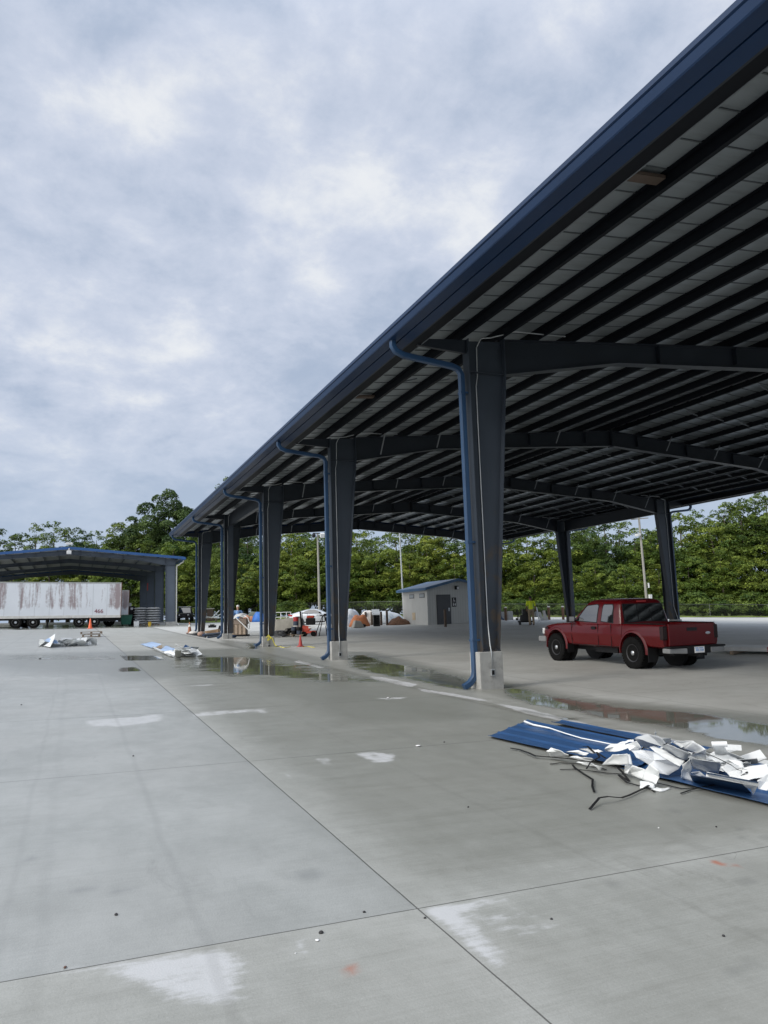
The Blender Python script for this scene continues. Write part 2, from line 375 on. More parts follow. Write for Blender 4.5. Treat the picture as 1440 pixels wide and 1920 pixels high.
def ground():
    xs = seg_axis([(-60, -12, 1.6), (-12, -4, .4), (-4, 9.5, .07), (9.5, 20, .25), (20, 40, .7), (40, 95, 2.2)])
    ys = [1.2]
    while ys[-1] < 108: ys.append(ys[-1] + max(.05, min(.9, ys[-1]*.0105)))
    ys = np.array([-30., -20, -12, -6, -3, -1, 0, .7] + ys)
    X, Y = np.meshgrid(xs, ys); nx, ny = len(xs), len(ys); Z = Gn(X, Y)
    me = bpy.data.meshes.new('concrete_pad')
    V = np.stack([X, Y, Z], -1).reshape(-1, 3)
    idx = np.arange(nx*ny).reshape(ny, nx)
    Fq = np.stack([idx[:-1, :-1], idx[:-1, 1:], idx[1:, 1:], idx[1:, :-1]], -1).reshape(-1, 4)
    cx_ = V[Fq].mean(1); dd = cx_[:, 0]*math.sin(YAW) + cx_[:, 1]*math.cos(YAW)
    Fq = Fq[np.where(cx_[:, 0] < 11, cx_[:, 1] < 116, dd < np.clip(84 - (cx_[:, 0]-30)*.2, 73, 84))]
    me.from_pydata(V.tolist(), [], Fq.tolist())
    water = np.zeros(X.shape); damp = np.zeros(X.shape); wh = np.zeros(X.shape); rust = np.zeros(X.shape); dry = np.zeros(X.shape)
    def mx(a, pts, soft, k=1.0): np.maximum(a, k*poly_mask(X, Y, pts, soft), out=a)
    # standing water
    mx(water, pxpoly((310, 1231), (505, 1231), (555, 1242), (610, 1256), (720, 1278), (640, 1280), (540, 1272), (425, 1270), (340, 1254)), 1.6, 1.15)
    mx(water, pxpoly((222, 1229), (305, 1229), (316, 1238), (234, 1239)), .10)
    mx(water, pxpoly((0, 1228), (222, 1229), (234, 1239), (0, 1237)), .35, .62)
    mx(water, pxpoly((220, 1252), (256, 1250), (268, 1259), (222, 1260)), .12)
    mx(water, pxpoly((459, 1206), (486, 1206), (490, 1218), (462, 1217)), .3)
    mx(water, pxpoly((650, 1229), (690, 1228), (738, 1243), (821, 1257), (892, 1277), (890, 1300), (830, 1288), (760, 1275), (690, 1262), (650, 1252)), .28, .95)
    mx(water, pxpoly((942, 1282), (1008, 1298), (1096, 1316), (1183, 1327), (1300, 1335), (1440, 1356), (1520, 1372), (1520, 1440), (1440, 1402), (1330, 1385), (1240, 1362), (1120, 1345), (1000, 1322), (940, 1305)), .22)
    mx(water, pxpoly((980, 1328), (1110, 1352), (1060, 1352), (960, 1334)), .15, .8)
    mx(water, pxpoly((0, 1172), (225, 1170), (320, 1175), (230, 1178), (0, 1182)), 1.2, .8)
    # damp, darker concrete
    mx(damp, [(1.76, 4.0), (7.3, 4.0), (7.3, 27), (1.76, 27)], .5, .72)
    mx(damp, [(1.0, 18.0), (7.4, 17.0), (7.4, 31), (-3, 31), (-3, 25)], 1.5, 1.0)
    mx(damp, pxpoly((640, 1222), (700, 1222), (850, 1258), (960, 1280), (1100, 1308), (1300, 1327), (1520, 1345), (1600, 1480), (1440, 1420), (1180, 1365), (900, 1306), (640, 1256)), .5, 1.0)
    mx(damp, [(3.0, 9.5), (6.3, 9.0), (6.3, 18), (3.0, 18)], 1.6, 1.15)
    mx(damp, pxpoly((415, 1199), (500, 1207), (640, 1240), (620, 1256), (480, 1226), (410, 1208)), .4, .9)
    mx(damp, [(1.75, 3.88), (-3, 3.88), (-3, .5), (1.75, .5)], .25, .36); mx(damp, [(1.76, 3.88), (1.76, .5), (9, .5), (9, 3.88)], .25, .46)
    mx(damp, [(-40, 70), (12, 70), (12, 80), (-40, 80)], 2, .8)
    mx(damp, pxpoly((450, 1300), (560, 1305), (700, 1312), (600, 1322), (420, 1313)), .7, .8)
    # dry pale patches with lime bloom along the joints
    W = lambda soft, k, *q: mx(wh, pxpoly(*q), soft, k)
    W(.10, 1.14, (120, 1822), (250, 1797), (428, 1768), (452, 1800), (458, 1878), (400, 1890), (310, 1880), (250, 1850), (190, 1826))
    W(.05, .8, (520, 1752), (575, 1745), (590, 1790), (560, 1795))
    W(.05, .6, (425, 1895), (450, 1890), (470, 1915), (440, 1920))
    W(.06, 1.2, (788, 1702), (960, 1680), (900, 1705), (865, 1715), (960, 1800), (940, 1815), (900, 1800), (840, 1745))
    W(.10, .62, (830, 1710), (980, 1690), (1060, 1740), (960, 1790), (900, 1750))
    W(.10, 1.08, (150, 1352), (305, 1338), (307, 1352), (225, 1364), (170, 1362))
    W(.10, .62, (0, 1271), (130, 1264), (205, 1262), (208, 1268), (130, 1274), (60, 1277), (0, 1279))
    W(.10, .7, (0, 1308), (80, 1303), (100, 1304), (0, 1312))
    W(.08, .9, (348, 1337), (500, 1327), (505, 1340), (470, 1335), (362, 1345))
    W(.05, .8, (343, 1336), (358, 1336), (366, 1350), (352, 1351))
    W(.10, .8, (235, 1292), (270, 1289), (272, 1294), (242, 1295))
    W(.10, .8, (335, 1286), (405, 1282), (400, 1286), (345, 1288))
    W(.06, .9, (498, 1429), (510, 1430), (548, 1457), (538, 1459))
    W(.06, .8, (575, 1422), (622, 1419), (628, 1433), (612, 1437))
    W(.06, 1.0, (656, 1412), (700, 1409), (748, 1414), (735, 1430), (700, 1430), (672, 1420))
    W(.10, .55, (0, 1355), (120, 1344), (300, 1328), (300, 1333), (120, 1350), (0, 1360))
    W(.10, .9, (705, 1308), (770, 1306), (760, 1311), (710, 1312))
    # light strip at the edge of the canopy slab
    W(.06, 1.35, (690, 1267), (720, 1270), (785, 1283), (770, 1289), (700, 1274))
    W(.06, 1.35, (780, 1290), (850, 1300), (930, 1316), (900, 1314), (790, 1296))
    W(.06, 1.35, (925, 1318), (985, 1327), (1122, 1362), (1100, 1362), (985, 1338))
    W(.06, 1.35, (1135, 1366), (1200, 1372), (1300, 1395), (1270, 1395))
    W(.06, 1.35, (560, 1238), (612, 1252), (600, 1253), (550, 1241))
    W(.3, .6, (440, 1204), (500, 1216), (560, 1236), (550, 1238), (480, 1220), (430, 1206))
    # iron and paint marks
    mx(rust, pxpoly((640, 1816), (655, 1812), (668, 1820), (660, 1827), (642, 1825)), .03)
    mx(rust, pxpoly((600, 1800), (680, 1795), (720, 1830), (650, 1845)), .25, .35)
    mx(rust, pxpoly((840, 1830), (920, 1815), (900, 1845), (850, 1855)), .3, .28)
    mx(rust, pxpoly((1316, 1611), (1350, 1615), (1394, 1625), (1388, 1629), (1345, 1621)), .03, .92)
    # old oil spots
    oil = np.zeros(X.shape)
    for (a, b, r) in ((158, 1668, .05), (1265, 1521, .055), (1400, 1653, .05), (1385, 1570, .03), (1330, 1546, .025), (1440, 1570, .04), (1383, 1820, .04), (1400, 1808, .03), (1390, 1555, .025), (1150, 1657, .05), (230, 1670, .05), (580, 1640, .09), (1279, 1504, .04), (60, 1610, .05)):
        p = gp(a, b); np.maximum(oil, np.clip(1.5-np.hypot(X-p.x, Y-p.y)/r/1.0, 0, 1), out=oil)
    ca = me.color_attributes.new('ground_marks', 'FLOAT_COLOR', 'POINT')
    ca.data.foreach_set('color', np.stack([water, damp, wh, np.maximum(rust, 0)], -1).reshape(-1).astype(np.float32))
    cb = me.attributes.new('oil_spots', 'FLOAT', 'POINT'); cb.data.foreach_set('value', oil.reshape(-1).astype(np.float32))
    me.shade_smooth()
    o = bpy.data.objects.new('concrete_pad', me); col.objects.link(o); struct(o)
    # material
    mt = bpy.data.materials.new('wet_concrete'); mt.use_nodes = True; t = mt.node_tree; L = t.links.new
    b = t.nodes['Principled BSDF']; gm = N(t, 'ShaderNodeNewGeometry'); sx = N(t, 'ShaderNodeSeparateXYZ'); L(gm.outputs['Position'], sx.inputs[0])
    def M(op, a, b_=None, c=None, clamp=False):
        n = N(t, 'ShaderNodeMath', operation=op); n.use_clamp = clamp
        for i, q in enumerate((a, b_, c)):
            if q is None: continue
            if isinstance(q, (int, float)): n.inputs[i].default_value = q
            else: L(q, n.inputs[i])
        return n.outputs[0]
    def ns(scale, det=6, rough=.6, st=(1, 1, 1), dist=0.0):
        mp = N(t, 'ShaderNodeMapping'); mp.inputs['Scale'].default_value = st; L(gm.outputs['Position'], mp.inputs[0])
        n = N(t, 'ShaderNodeTexNoise'); n.inputs['Scale'].default_value = scale; n.inputs['Detail'].default_value = det; n.inputs['Roughness'].default_value = rough; n.inputs['Distortion'].default_value = dist
        L(mp.outputs[0], n.inputs[0]); return n.outputs[0]
    def ss(x, a, b_, lo=0.0, hi=1.0):
        n = N(t, 'ShaderNodeMapRange'); n.interpolation_type = 'SMOOTHSTEP'; L(x, n.inputs[0])
        for i, q in enumerate((a, b_, lo, hi)): n.inputs[i+1].default_value = q
        return n.outputs[0]
    def mix(f, a, b_):
        n = N(t, 'ShaderNodeMix', data_type='RGBA')
        for i, q in ((0, f), (6, a), (7, b_)):
            if isinstance(q, (tuple, float)): n.inputs[i].default_value = q
            else: L(q, n.inputs[i])
        return n.outputs[2]
    at = N(t, 'ShaderNodeAttribute', attribute_name='ground_marks'); ac = N(t, 'ShaderNodeSeparateColor'); L(at.outputs['Color'], ac.inputs[0])
    ao = N(t, 'ShaderNodeAttribute', attribute_name='oil_spots')
    n1 = ns(.9, 8, .62); n2 = ns(5.0, 8, .66, (1, .6, 1)); n3 = ns(90, 3, .6); nst = ns(2.2, 8, .7, (.35, 2.2, 1), .4); nbr = ns(14, 6, .7, (.4, 1.6, 1))
    wat = ss(M('ADD', ac.outputs[0], M('MULTIPLY', M('SUBTRACT', M('ADD', M('MULTIPLY', n1, .55), M('MULTIPLY', nst, .45)), .5), 2.4)), .30, 1.15)
    dmp = ss(M('ADD', ac.outputs[1], M('MULTIPLY', M('SUBTRACT', M('ADD', M('MULTIPLY', nst, .35), M('MULTIPLY', n1, .65)), .5), 1.1)), .05, 1.0)
    whi = ss(M('ADD', ac.outputs[2], M('MULTIPLY', M('SUBTRACT', M('ADD', M('MULTIPLY', n2, .4), M('MULTIPLY', nbr, .6)), .5), 2.6)), .50, 1.15)
    rs = ss(M('ADD', at.outputs['Alpha'], M('MULTIPLY', M('SUBTRACT', n2, .5), .6)), .2, .95)
    n4 = ns(260, 2, .6); brm = ns(30, 4, .6, (.12, 2.6, 1)); nmk = ns(1.3, 10, .72, (1.6, .5, 1), .8)
    v = M('ADD', M('ADD', M('MULTIPLY', n1, .36), M('MULTIPLY', brm, .14)), M('ADD', M('MULTIPLY', n2, .24), M('ADD', M('MULTIPLY', n3, .14), M('MULTIPLY', n4, .12))))
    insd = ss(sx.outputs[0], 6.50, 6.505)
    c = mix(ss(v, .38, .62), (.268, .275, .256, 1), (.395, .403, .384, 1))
    c = mix(insd, c, mix(ss(v, .36, .64), (.42, .425, .405, 1), (.52, .525, .505, 1)))  # drier slab from the canopy edge on, lightened further to offset the shade
    c = mix(M('MULTIPLY', ss(nst, .52, .72), .30), c, (.205, .203, .185, 1))
    c = mix(M('MULTIPLY', ss(ns(.35, 4, .5), .40, .66), .25), c, (.31, .30, .275, 1))
    vo = N(t, 'ShaderNodeTexVoronoi', feature='DISTANCE_TO_EDGE'); vo.inputs['Scale'].default_value = .42
    va = N(t, 'ShaderNodeVectorMath', operation='ADD'); vs_ = N(t, 'ShaderNodeVectorMath', operation='SCALE'); vn = N(t, 'ShaderNodeTexNoise'); vn.inputs['Scale'].default_value = 1.7; vn.inputs['Detail'].default_value = 8; L(gm.outputs['Position'], vn.inputs[0])
    L(vn.outputs['Color'], vs_.inputs[0]); vs_.inputs['Scale'].default_value = .9; L(gm.outputs['Position'], va.inputs[0]); L(vs_.outputs[0], va.inputs[1]); L(va.outputs[0], vo.inputs['Vector'])
    crk = M('MULTIPLY', M('LESS_THAN', vo.outputs['Distance'], .0016), ss(ns(.45, 3, .5), .56, .62))
    c = mix(M('MULTIPLY', crk, .38), c, (.08, .08, .075, 1))
    pit = ss(ns(120, 2, .5), .70, .74); c = mix(M('MULTIPLY', pit, .42), c, (.13, .13, .12, 1))
    lim = ss(ns(55, 4, .6), .66, .72); c = mix(M('MULTIPLY', lim, .25), c, (.50, .50, .48, 1))
    c = mix(M('MULTIPLY', ss(nmk, .60, .68), .28), c, (.17, .17, .155, 1))
    c = mix(M('MULTIPLY', ss(nmk, .36, .30), .22), c, (.44, .44, .41, 1))
    c = mix(M('MULTIPLY', dmp, .66), c, (.138, .141, .118, 1))
    c = mix(M('MULTIPLY', whi, .74), c, (.52, .53, .545, 1))
    c = mix(M('MULTIPLY', ao.outputs['Fac'], .45), c, (.14, .145, .14, 1))
    c = mix(M('MULTIPLY', rs, .85), c, (.36, .10, .045, 1))
    # saw cuts and cold joints
    def grid(coord, org, step, half, wob=0.0):
        q = M('SUBTRACT', coord, org)
        if wob: q = M('ADD', q, M('MULTIPLY', M('SUBTRACT', ns(1.2, 2), .5), wob))
        q = M('DIVIDE', q, step); fr = M('ABSOLUTE', M('SUBTRACT', q, M('ROUND', q)))
        return M('MULTIPLY', fr, step)
    wid = M('ADD', .0035, M('MULTIPLY', sx.outputs[1], .00030))
    inside = ss(sx.outputs[0], 6.50, 6.505)
    film_sheen = M('MULTIPLY', M('LESS_THAN', sx.outputs[0], 1.745), M('GREATER_THAN', sx.outputs[1], 3.885))
    wob = M('MULTIPLY', M('SUBTRACT', ns(.5, 3), .5), .16)
    for x0, wd_, k_ in ((.62, .022, .16), (-.30, .018, .14), (-.12, .03, .10), (3.1, .02, .12), (-1.35, .05, .12), (3.9, .06, .10)):
        c = mix(M('MULTIPLY', ss(M('ABSOLUTE', M('ADD', M('SUBTRACT', sx.outputs[0], x0), wob)), wd_*2, wd_*.3), k_), c, (.13, .13, .12, 1))
    c = mix(M('MULTIPLY', film_sheen, .20), c, (.235, .262, .285, 1))  # bluish sky sheen on the wet slab is put into the colour
    outside = M('SUBTRACT', 1.0, inside)
    jA = grid(sx.outputs[0], 1.745, 9.0, .004, .012); jB = grid(sx.outputs[1], 3.885, 4.24, .004, .012)
    jf = grid(sx.outputs[0], 1.745, 4.5, .004, .02)
    jC = grid(sx.outputs[0], 9.3, 4.5, .004, .02); jD = grid(sx.outputs[1], 11.2, 4.4, .004, .02)
    def line(d, k=1.0): return M('MULTIPLY', M('LESS_THAN', d, wid), k)
    jo = M('MULTIPLY', outside, M('MAXIMUM', M('MAXIMUM', line(jA), line(jB)), line(jf, .35)))
    ji = M('MULTIPLY', inside, M('MAXIMUM', line(jC, .8), line(jD, .8)))
    edge = line(M('ABSOLUTE', M('SUBTRACT', sx.outputs[0], 6.30)), .9)
    e2 = line(M('ABSOLUTE', M('SUBTRACT', sx.outputs[0], 6.52)), .5)
    jt = M('MAXIMUM', M('MAXIMUM', jo, ji), M('MAXIMUM', edge, e2))
    # grit gathered along the strip joint
    grit = M('MULTIPLY', ss(M('ABSOLUTE', M('SUBTRACT', sx.outputs[0], 6.36)), .14, .02), ss(ns(9, 6, .7), .40, .60))
    c = mix(M('MULTIPLY', grit, .55), c, (.16, .15, .13, 1))
    c = mix(M('MULTIPLY', jt, .80), c, (.055, .055, .05, 1))
    c = mix(M('MULTIPLY', wat, .60), c, (.075, .080, .050, 1))
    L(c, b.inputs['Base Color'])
    rg = mix(dmp, (.62, .62, .62, 1), (.36, .36, .36, 1))
    rg = mix(M('MULTIPLY', film_sheen, .7), rg, (.30, .30, .30, 1))
    rg = mix(whi, rg, (.85, .85, .85, 1)); rg = mix(ss(wat, .05, .95), rg, (.03, .03, .03, 1))
    rr = N(t, 'ShaderNodeSeparateColor'); L(rg, rr.inputs[0]); L(rr.outputs[0], b.inputs['Roughness'])
    b.inputs['IOR'].default_value = 1.38
    bp = N(t, 'ShaderNodeBump'); bp.inputs['Distance'].default_value = .01
    L(M('ADD', M('MULTIPLY', n3, .35), M('SUBTRACT', M('MULTIPLY', n2, .5), M('MULTIPLY', jt, .8))), bp.inputs['Height'])
    L(M('MULTIPLY', M('SUBTRACT', 1.0, wat), .45), bp.inputs['Strength'])
    # standing water lies level whatever the fall of the slab below it
    nm = N(t, 'ShaderNodeMix', data_type='VECTOR'); L(ss(wat, .05, .95), nm.inputs[0]); L(bp.outputs[0], nm.inputs[4]); nm.inputs[5].default_value = (0, 0, 1)
    L(nm.outputs[1], b.inputs['Normal'])
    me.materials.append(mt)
    # earth round the yard, to the horizon
    gx = [-900, -400, -150, -61, -30, 0, 15, 31, 50, 90, 96, 200, 500, 1000]; gy = [-400, -100, -31, 0, 40, 80, 100, 109, 150, 300, 700, 1500]
    e = MB()
    for y in gy:
        for x in gx: e.v.append((x, y, G(x, y) - .06 - (.0 if abs(x) < 200 else .4)))
    k = len(gx)
    e.f = [(j*k+i, j*k+i+1, (j+1)*k+i+1, (j+1)*k+i) for j in range(len(gy)-1) for i in range(k-1)]
    struct(e.build('ground', mat('grassy_earth', (.05, .065, .025), 1.0, 0, .35, .6, .5, 6, spec=.0, c2=(.09, .085, .05), c2lo=.5, c2hi=.68, c2scale=.2)))
ground()

# ------------------------------------------------------------------ steel canopies
def steel_canopy(root, P):
    """P: xo outer flange left, xr ridge, frames, z0 rafter line at the flange, slope, colours"""
    L0 = root.location
    xo, xr, z0, s = P['xo'], P['xr'], P['z0'], P['slope']; xR = 2*xr - xo
    ms, mcol, mp, mt, ml, mpipe = P['steel'], P['col'], P['purl'], P['trim'], P['liner'], P['pipe']
    zr = lambda X: z0 + s*((X if X <= xr else 2*xr-X) - xo)
    frames = P['frames']; y0, y1 = P['y0'], P['y1']; oh = P['oh']; tw, bw = P['top_w'], P['base_w']
    mir = lambda X: 2*xr - X
    B = lambda mb, n, m_, **k: mb.build(n, m_, k.pop('par', root), world=True, **k)
    fw = .13
    for fi, yf in enumerate(frames):
        for side in (0, 1):
            if side == 1 and yf in P.get('skip_right', ()): continue
            X = (lambda q: q) if side == 0 else mir
            zg = G(X(xo+.2), yf); zb = P['ped_top'] if P['ped_top'] > zg + .05 else zg + .02
            kn = zr(xo) - P['knee']
            # column: outer flange, tapered web, inner flange, knee plates
            c = MB()
            c.bb(min(X(xo), X(xo+.02)), max(X(xo), X(xo+.02)), yf-fw, yf+fw, zb, zr(xo)-.004)
            wpoly = [(X(xo+.02), yf-.006, zb), (X(xo+bw), yf-.006, zb), (X(xo+tw), yf-.006, kn), (X(xo+tw), yf-.006, zr(xo+tw)-.02), (X(xo+.02), yf-.006, zr(xo)-.02)]
            c.prism(wpoly, (0, .012, 0))
            a, b_ = (X(xo+bw), zb), (X(xo+tw), kn)
            dx = .02 if side == 0 else -.02
            c.hexa([(a[0], yf-fw, a[1]), (a[0]+dx, yf-fw, a[1]), (a[0]+dx, yf+fw, a[1]), (a[0], yf+fw, a[1]), (b_[0], yf-fw, b_[1]), (b_[0]+dx, yf-fw, b_[1]), (b_[0]+dx, yf+fw, b_[1]), (b_[0], yf+fw, b_[1])])
            c.bb(min(b_[0], b_[0]+dx), max(b_[0], b_[0]+dx), yf-fw, yf+fw, kn, zr(xo+tw)+.05)        # end plate at the knee
            c.bb(min(X(xo+.022), X(xo+tw-.002)), max(X(xo+.022), X(xo+tw-.002)), yf-fw+.01, yf+fw-.01, kn-.015, kn)
            x0_, x1_ = sorted((X(xo-.02), X(xo+bw+.02))); c.bb(x0_, x1_, yf-fw-.02, yf+fw+.02, zb-.02, zb-.001)
            if P['detail'] and zb > zg + .06:
                for bx_ in (.06, bw-.06):
                    for by_ in (-.10, .10):
                        q0 = X(xo+bx_); c.cyl((q0, yf+by_, zb-.002), (q0, yf+by_, zb+.035), .014, .012, 6)
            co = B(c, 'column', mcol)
            if zb > zg + .06:
                pd_ = MB(); x0_, x1_ = sorted((X(xo-.12), X(xo+bw+.02)))
                pd_.bb(x0_, x1_, yf-.20, yf+.20, zg-.1, zb-.021); B(pd_, 'pedestal', conc, bevel=.012)
            # rafter half with haunch
            ra = MB(); xk = xo+tw+.022; xh = xo+tw+3.05
            pts = [(xk, zr(xo)-P['knee']+.02), (xh, zr(xh)-P['haunch']), (xr, zr(xr)-P['mid'])]
            top = [(xr, zr(xr)-.012), (xk, zr(xk)-.012)]
            ra.prism([(X(px_), yf-.006, pz) for px_, pz in pts+top], (0, .012, 0))
            for (p, q) in ((pts[0], pts[1]), (pts[1], pts[2])):
                ra.hexa([(X(p[0]), yf-fw, p[1]-.016), (X(q[0]), yf-fw, q[1]-.016), (X(q[0]), yf+fw, q[1]-.016), (X(p[0]), yf+fw, p[1]-.016), (X(p[0]), yf-fw, p[1]), (X(q[0]), yf-fw, q[1]), (X(q[0]), yf+fw, q[1]), (X(p[0]), yf+fw, p[1])])
            ra.hexa([(X(xk), yf-fw, zr(xk)-.012), (X(xr), yf-fw, zr(xr)-.012), (X(xr), yf+fw, zr(xr)-.012), (X(xk), yf+fw, zr(xk)-.012), (X(xk), yf-fw, zr(xk)), (X(xr), yf-fw, zr(xr)), (X(xr), yf+fw, zr(xr)), (X(xk), yf+fw, zr(xk))])
            xs_ = xr-.01; ra.bb(min(X(xs_), X(xs_-.02)), max(X(xs_), X(xs_-.02)), yf-fw, yf+fw, zr(xr)-P['mid']-.05, zr(xr)-.02)
            for k in range(P.get('stiff', 3)):
                q = xh + (xr-xh)*(k+.5)/max(1, P.get('stiff', 3)); ra.bb(min(X(q), X(q+.01)), max(X(q), X(q+.01)), yf-fw+.01, yf+fw-.01, zr(q)-P['haunch']+.02, zr(q)-.02)
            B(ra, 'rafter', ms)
            # stub carrying the overhang
            sb = MB(); e0, e1 = xo-.002, xo-oh+.50
            sb.prism([(X(e0), yf-.04, zr(e0)-.30), (X(e1), yf-.04, zr(e1)-.14), (X(e1), yf-.04, zr(e1)-.005), (X(e0), yf-.04, zr(e0)-.005)], (0, .08, 0))
            B(sb, 'eave_bracket', ms)
            if P['pipes'] is True or (P['pipes'] == 'front' and fi == 0):
                # rectangular downspout with its brackets, offset from the gutter to the column face
                xe = xo-.115; yy = yf + .02; zl = zr(xo-oh)-.06
                ze = zr(xo) - .66
                path = [(xo-oh-.03, yy, zl+.01), (xo-oh-.03, yy, zl-.10), (xo-oh+.03, yy, zl-.20), (xo-oh+.20, yy, zl-.27), (xe-.22, yy, ze+.07), (xe-.07, yy, ze+.02), (xe, yy, ze-.10), (xe, yy, zg+.34), (xe-.03, yy, zg+.22), (xe-.12, yy, zg+.12), (xe-.26, yy, zg+.045)]
                t = MB(); pr = None; secs = []
                for i, p in enumerate(path):
                    a_ = Vector(path[max(i-1, 0)]); b2 = Vector(path[min(i+1, len(path)-1)]); d = (b2-a_).normalized(); n_ = Vector((0, 1, 0)); u_ = d.cross(n_)
                    p = Vector(p); hw, hh, ch = .058, .058, .014
                    secs.append([p + n_*i1 + u_*j1 for i1, j1 in ((-hw+ch, -hh), (hw-ch, -hh), (hw, -hh+ch), (hw, hh-ch), (hw-ch, hh), (-hw+ch, hh), (-hw, hh-ch), (-hw, -hh+ch))])
                if side == 1: secs = [[Vector((mir(q.x), q.y, q.z)) for q in sc] for sc in secs]
                t.loft(secs); dsp = B(t, 'downspout', mpipe, smooth=True)
                if P['detail']:
                    for zz in (zg+.95, zg+2.9, zr(xo)-1.15):
                        k_ = MB(); x0_, x1_ = sorted((X(xe-.065), X(xo-.001))); k_.bb(x0_, x1_, yy-.068, yy+.068, zz-.02, zz+.02)
                        kb = B(k_, 'bracket', mpipe); kb.parent = dsp
                    # conduit and outlet box on the near face of the web
                    yc = yf-.03; xm = xo+.22
                    cpts = [(xm-.08, yf-.222, zb-.36), (xm-.08, yf-.215, zb-.02), (xm-.075, yf-.17, zb+.12), (xm-.05, yc-.06, zb+.45), (xm-.02, yc, zb+.7), (xm-.02, yc, zr(xo)-1.0), (xm+.02, yc, zr(xo)-.78), (xm+.02, yc-.02, zr(xo)-.15), (xm+.08, yc-.12, zr(xo)+.02), (xm+.30, yf-.17, zr(xo)+.05), (xm+.75, yf-.42, zr(xo+1)+.06), (xm+2.0, yf-.46, zr(xo+2.2)-.02)]
                    cm = MB(); cm.tube([(X(q[0]), q[1], q[2]) for q in cpts], .014, 6); cdt = B(cm, 'conduit', galv, smooth='all')
                    bx = MB(); bx.box((X(xm-.08), yf-.225, zb-.42), (.085, .05, .13)); bo = B(bx, 'outlet_box', galv, bevel=.006)
                    bx = MB(); bx.box((X(xm-.08), yf-.2535, zb-.42), (.055, .006, .09)); bo2 = B(bx, 'cover', black); bo2.parent = bo
    # purlins with flanges and clips
    for Xp in P['purlins']:
        for side in (0, 1):
            X = (lambda q: q) if side == 0 else mir
            b_ = zr(Xp); p = MB(); t_ = .008
            x0_, x1_ = sorted((X(Xp), X(Xp+t_))); p.bb(x0_, x1_, y0+.1, y1-.1, b_+.002, b_+.18)
            x0_, x1_ = sorted((X(Xp-.065), X(Xp))); p.bb(x0_, x1_, y0+.1, y1-.1, b_+.192, b_+.18)
            x0_, x1_ = sorted((X(Xp+t_), X(Xp+.073))); p.bb(x0_, x1_, y0+.1, y1-.1, b_+.002, b_+.010)
            x0_, x1_ = sorted((X(Xp+.065), X(Xp+.073))); p.bb(x0_, x1_, y0+.1, y1-.1, b_+.010, b_+.028)
            if P['detail']:
                yy = y0+.45
                while yy < y1:
                    x0_, x1_ = sorted((X(Xp-.07), X(Xp+.03))); p.bb(x0_, x1_, yy-.035, yy+.035, b_+.1805, b_+.205); yy += .61
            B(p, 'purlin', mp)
    # eave strut, gutter, roof sheets
    for side in (0, 1):
        X = (lambda q: q) if side == 0 else mir
        xe = xo-oh; g = MB(); zt = zr(xe)
        x0_, x1_ = sorted((X(xe+.33), X(xe+.575))); g.bb(x0_, x1_, y0+.05, y1-.05, zt-.075, zt+.20); B(g, 'eave_strut', mp)
        g = MB(); x0_, x1_ = sorted((X(xe+.578), X(xe+.590))); g.bb(x0_, x1_, y0+.05, y1-.05, zt-.085, zt-.060); B(g, 'strut_lip', galv2)
        def strip(pr, nm, m_):
            q = MB(); q.loft([[(X(xe+a), yy, zt+b_) for a, b_ in pr] for yy in (y0, y1)]); return B(q, nm, m_)
        gu = strip([(.065, -.066), (-.13, -.052), (-.145, -.036), (-.180, .054), (-.160, .068), (-.190, .086), (-.195, .146), (-.145, .162), (.065, .162)], 'gutter', mt)
        strip([(.098, -.062), (.285, -.108), (.285, -.090), (.104, .158), (.098, .158)], 'eave_trim', mt)
        strip([(.287, -.103), (.326, -.103), (.326, .10), (.287, .10)], 'grey_lip', ms)
        # roof sheet: liner with standing seams running up the slope
        r = MB(); xa, xb = xe+.58, xr; n = int((y1-y0-.1)/.61)
        za, zb_ = zr(xa)+.206, zr(xb)+.206
        r.hexa([(X(xa), y0+.02, za), (X(xb), y0+.02, zb_), (X(xb), y1-.02, zb_), (X(xa), y1-.02, za), (X(xa), y0+.02, za+.012), (X(xb), y0+.02, zb_+.012), (X(xb), y1-.02, zb_+.012), (X(xa), y1-.02, za+.012)])
        B(r, 'roof_sheet', ml)
        r = MB()
        for k in range(n+1):
            yy = y0+.45+k*.61
            if yy > y1-.05: break
            r.hexa([(X(xa), yy-.009, za-.017), (X(xb), yy-.009, zb_-.017), (X(xb), yy+.009, zb_-.017), (X(xa), yy+.009, za-.017), (X(xa), yy-.009, za-.001), (X(xb), yy-.009, zb_-.001), (X(xb), yy+.009, zb_-.001), (X(xa), yy+.009, za-.001)])
        B(r, 'panel_seams', P.get('seam', ml))
        xa = xe+.03; za = zr(xa)+.206
        r = MB(); r.hexa([(X(xa), y0, za+.016), (X(xb), y0, zb_+.016), (X(xb), y1, zb_+.016), (X(xa), y1, za+.016), (X(xa), y0, za+.046), (X(xb), y0, zb_+.046), (X(xb), y1, zb_+.046), (X(xa), y1, za+.046)])
        B(r, 'roof_top', mt)
        # rake trim at both gable ends
        for yy, dy in ((y0-.03, .03), (y1, .03)):
            r = MB(); dz = P.get('rake', .22)
            r.prism([(X(xe-.1), yy, zt+.245-dz), (X(xr), yy, zr(xr)+.28-dz), (X(xr), yy, zr(xr)+.28), (X(xe-.1), yy, zt+.225)], (0, dy, 0)); B(r, 'rake_trim', mt)
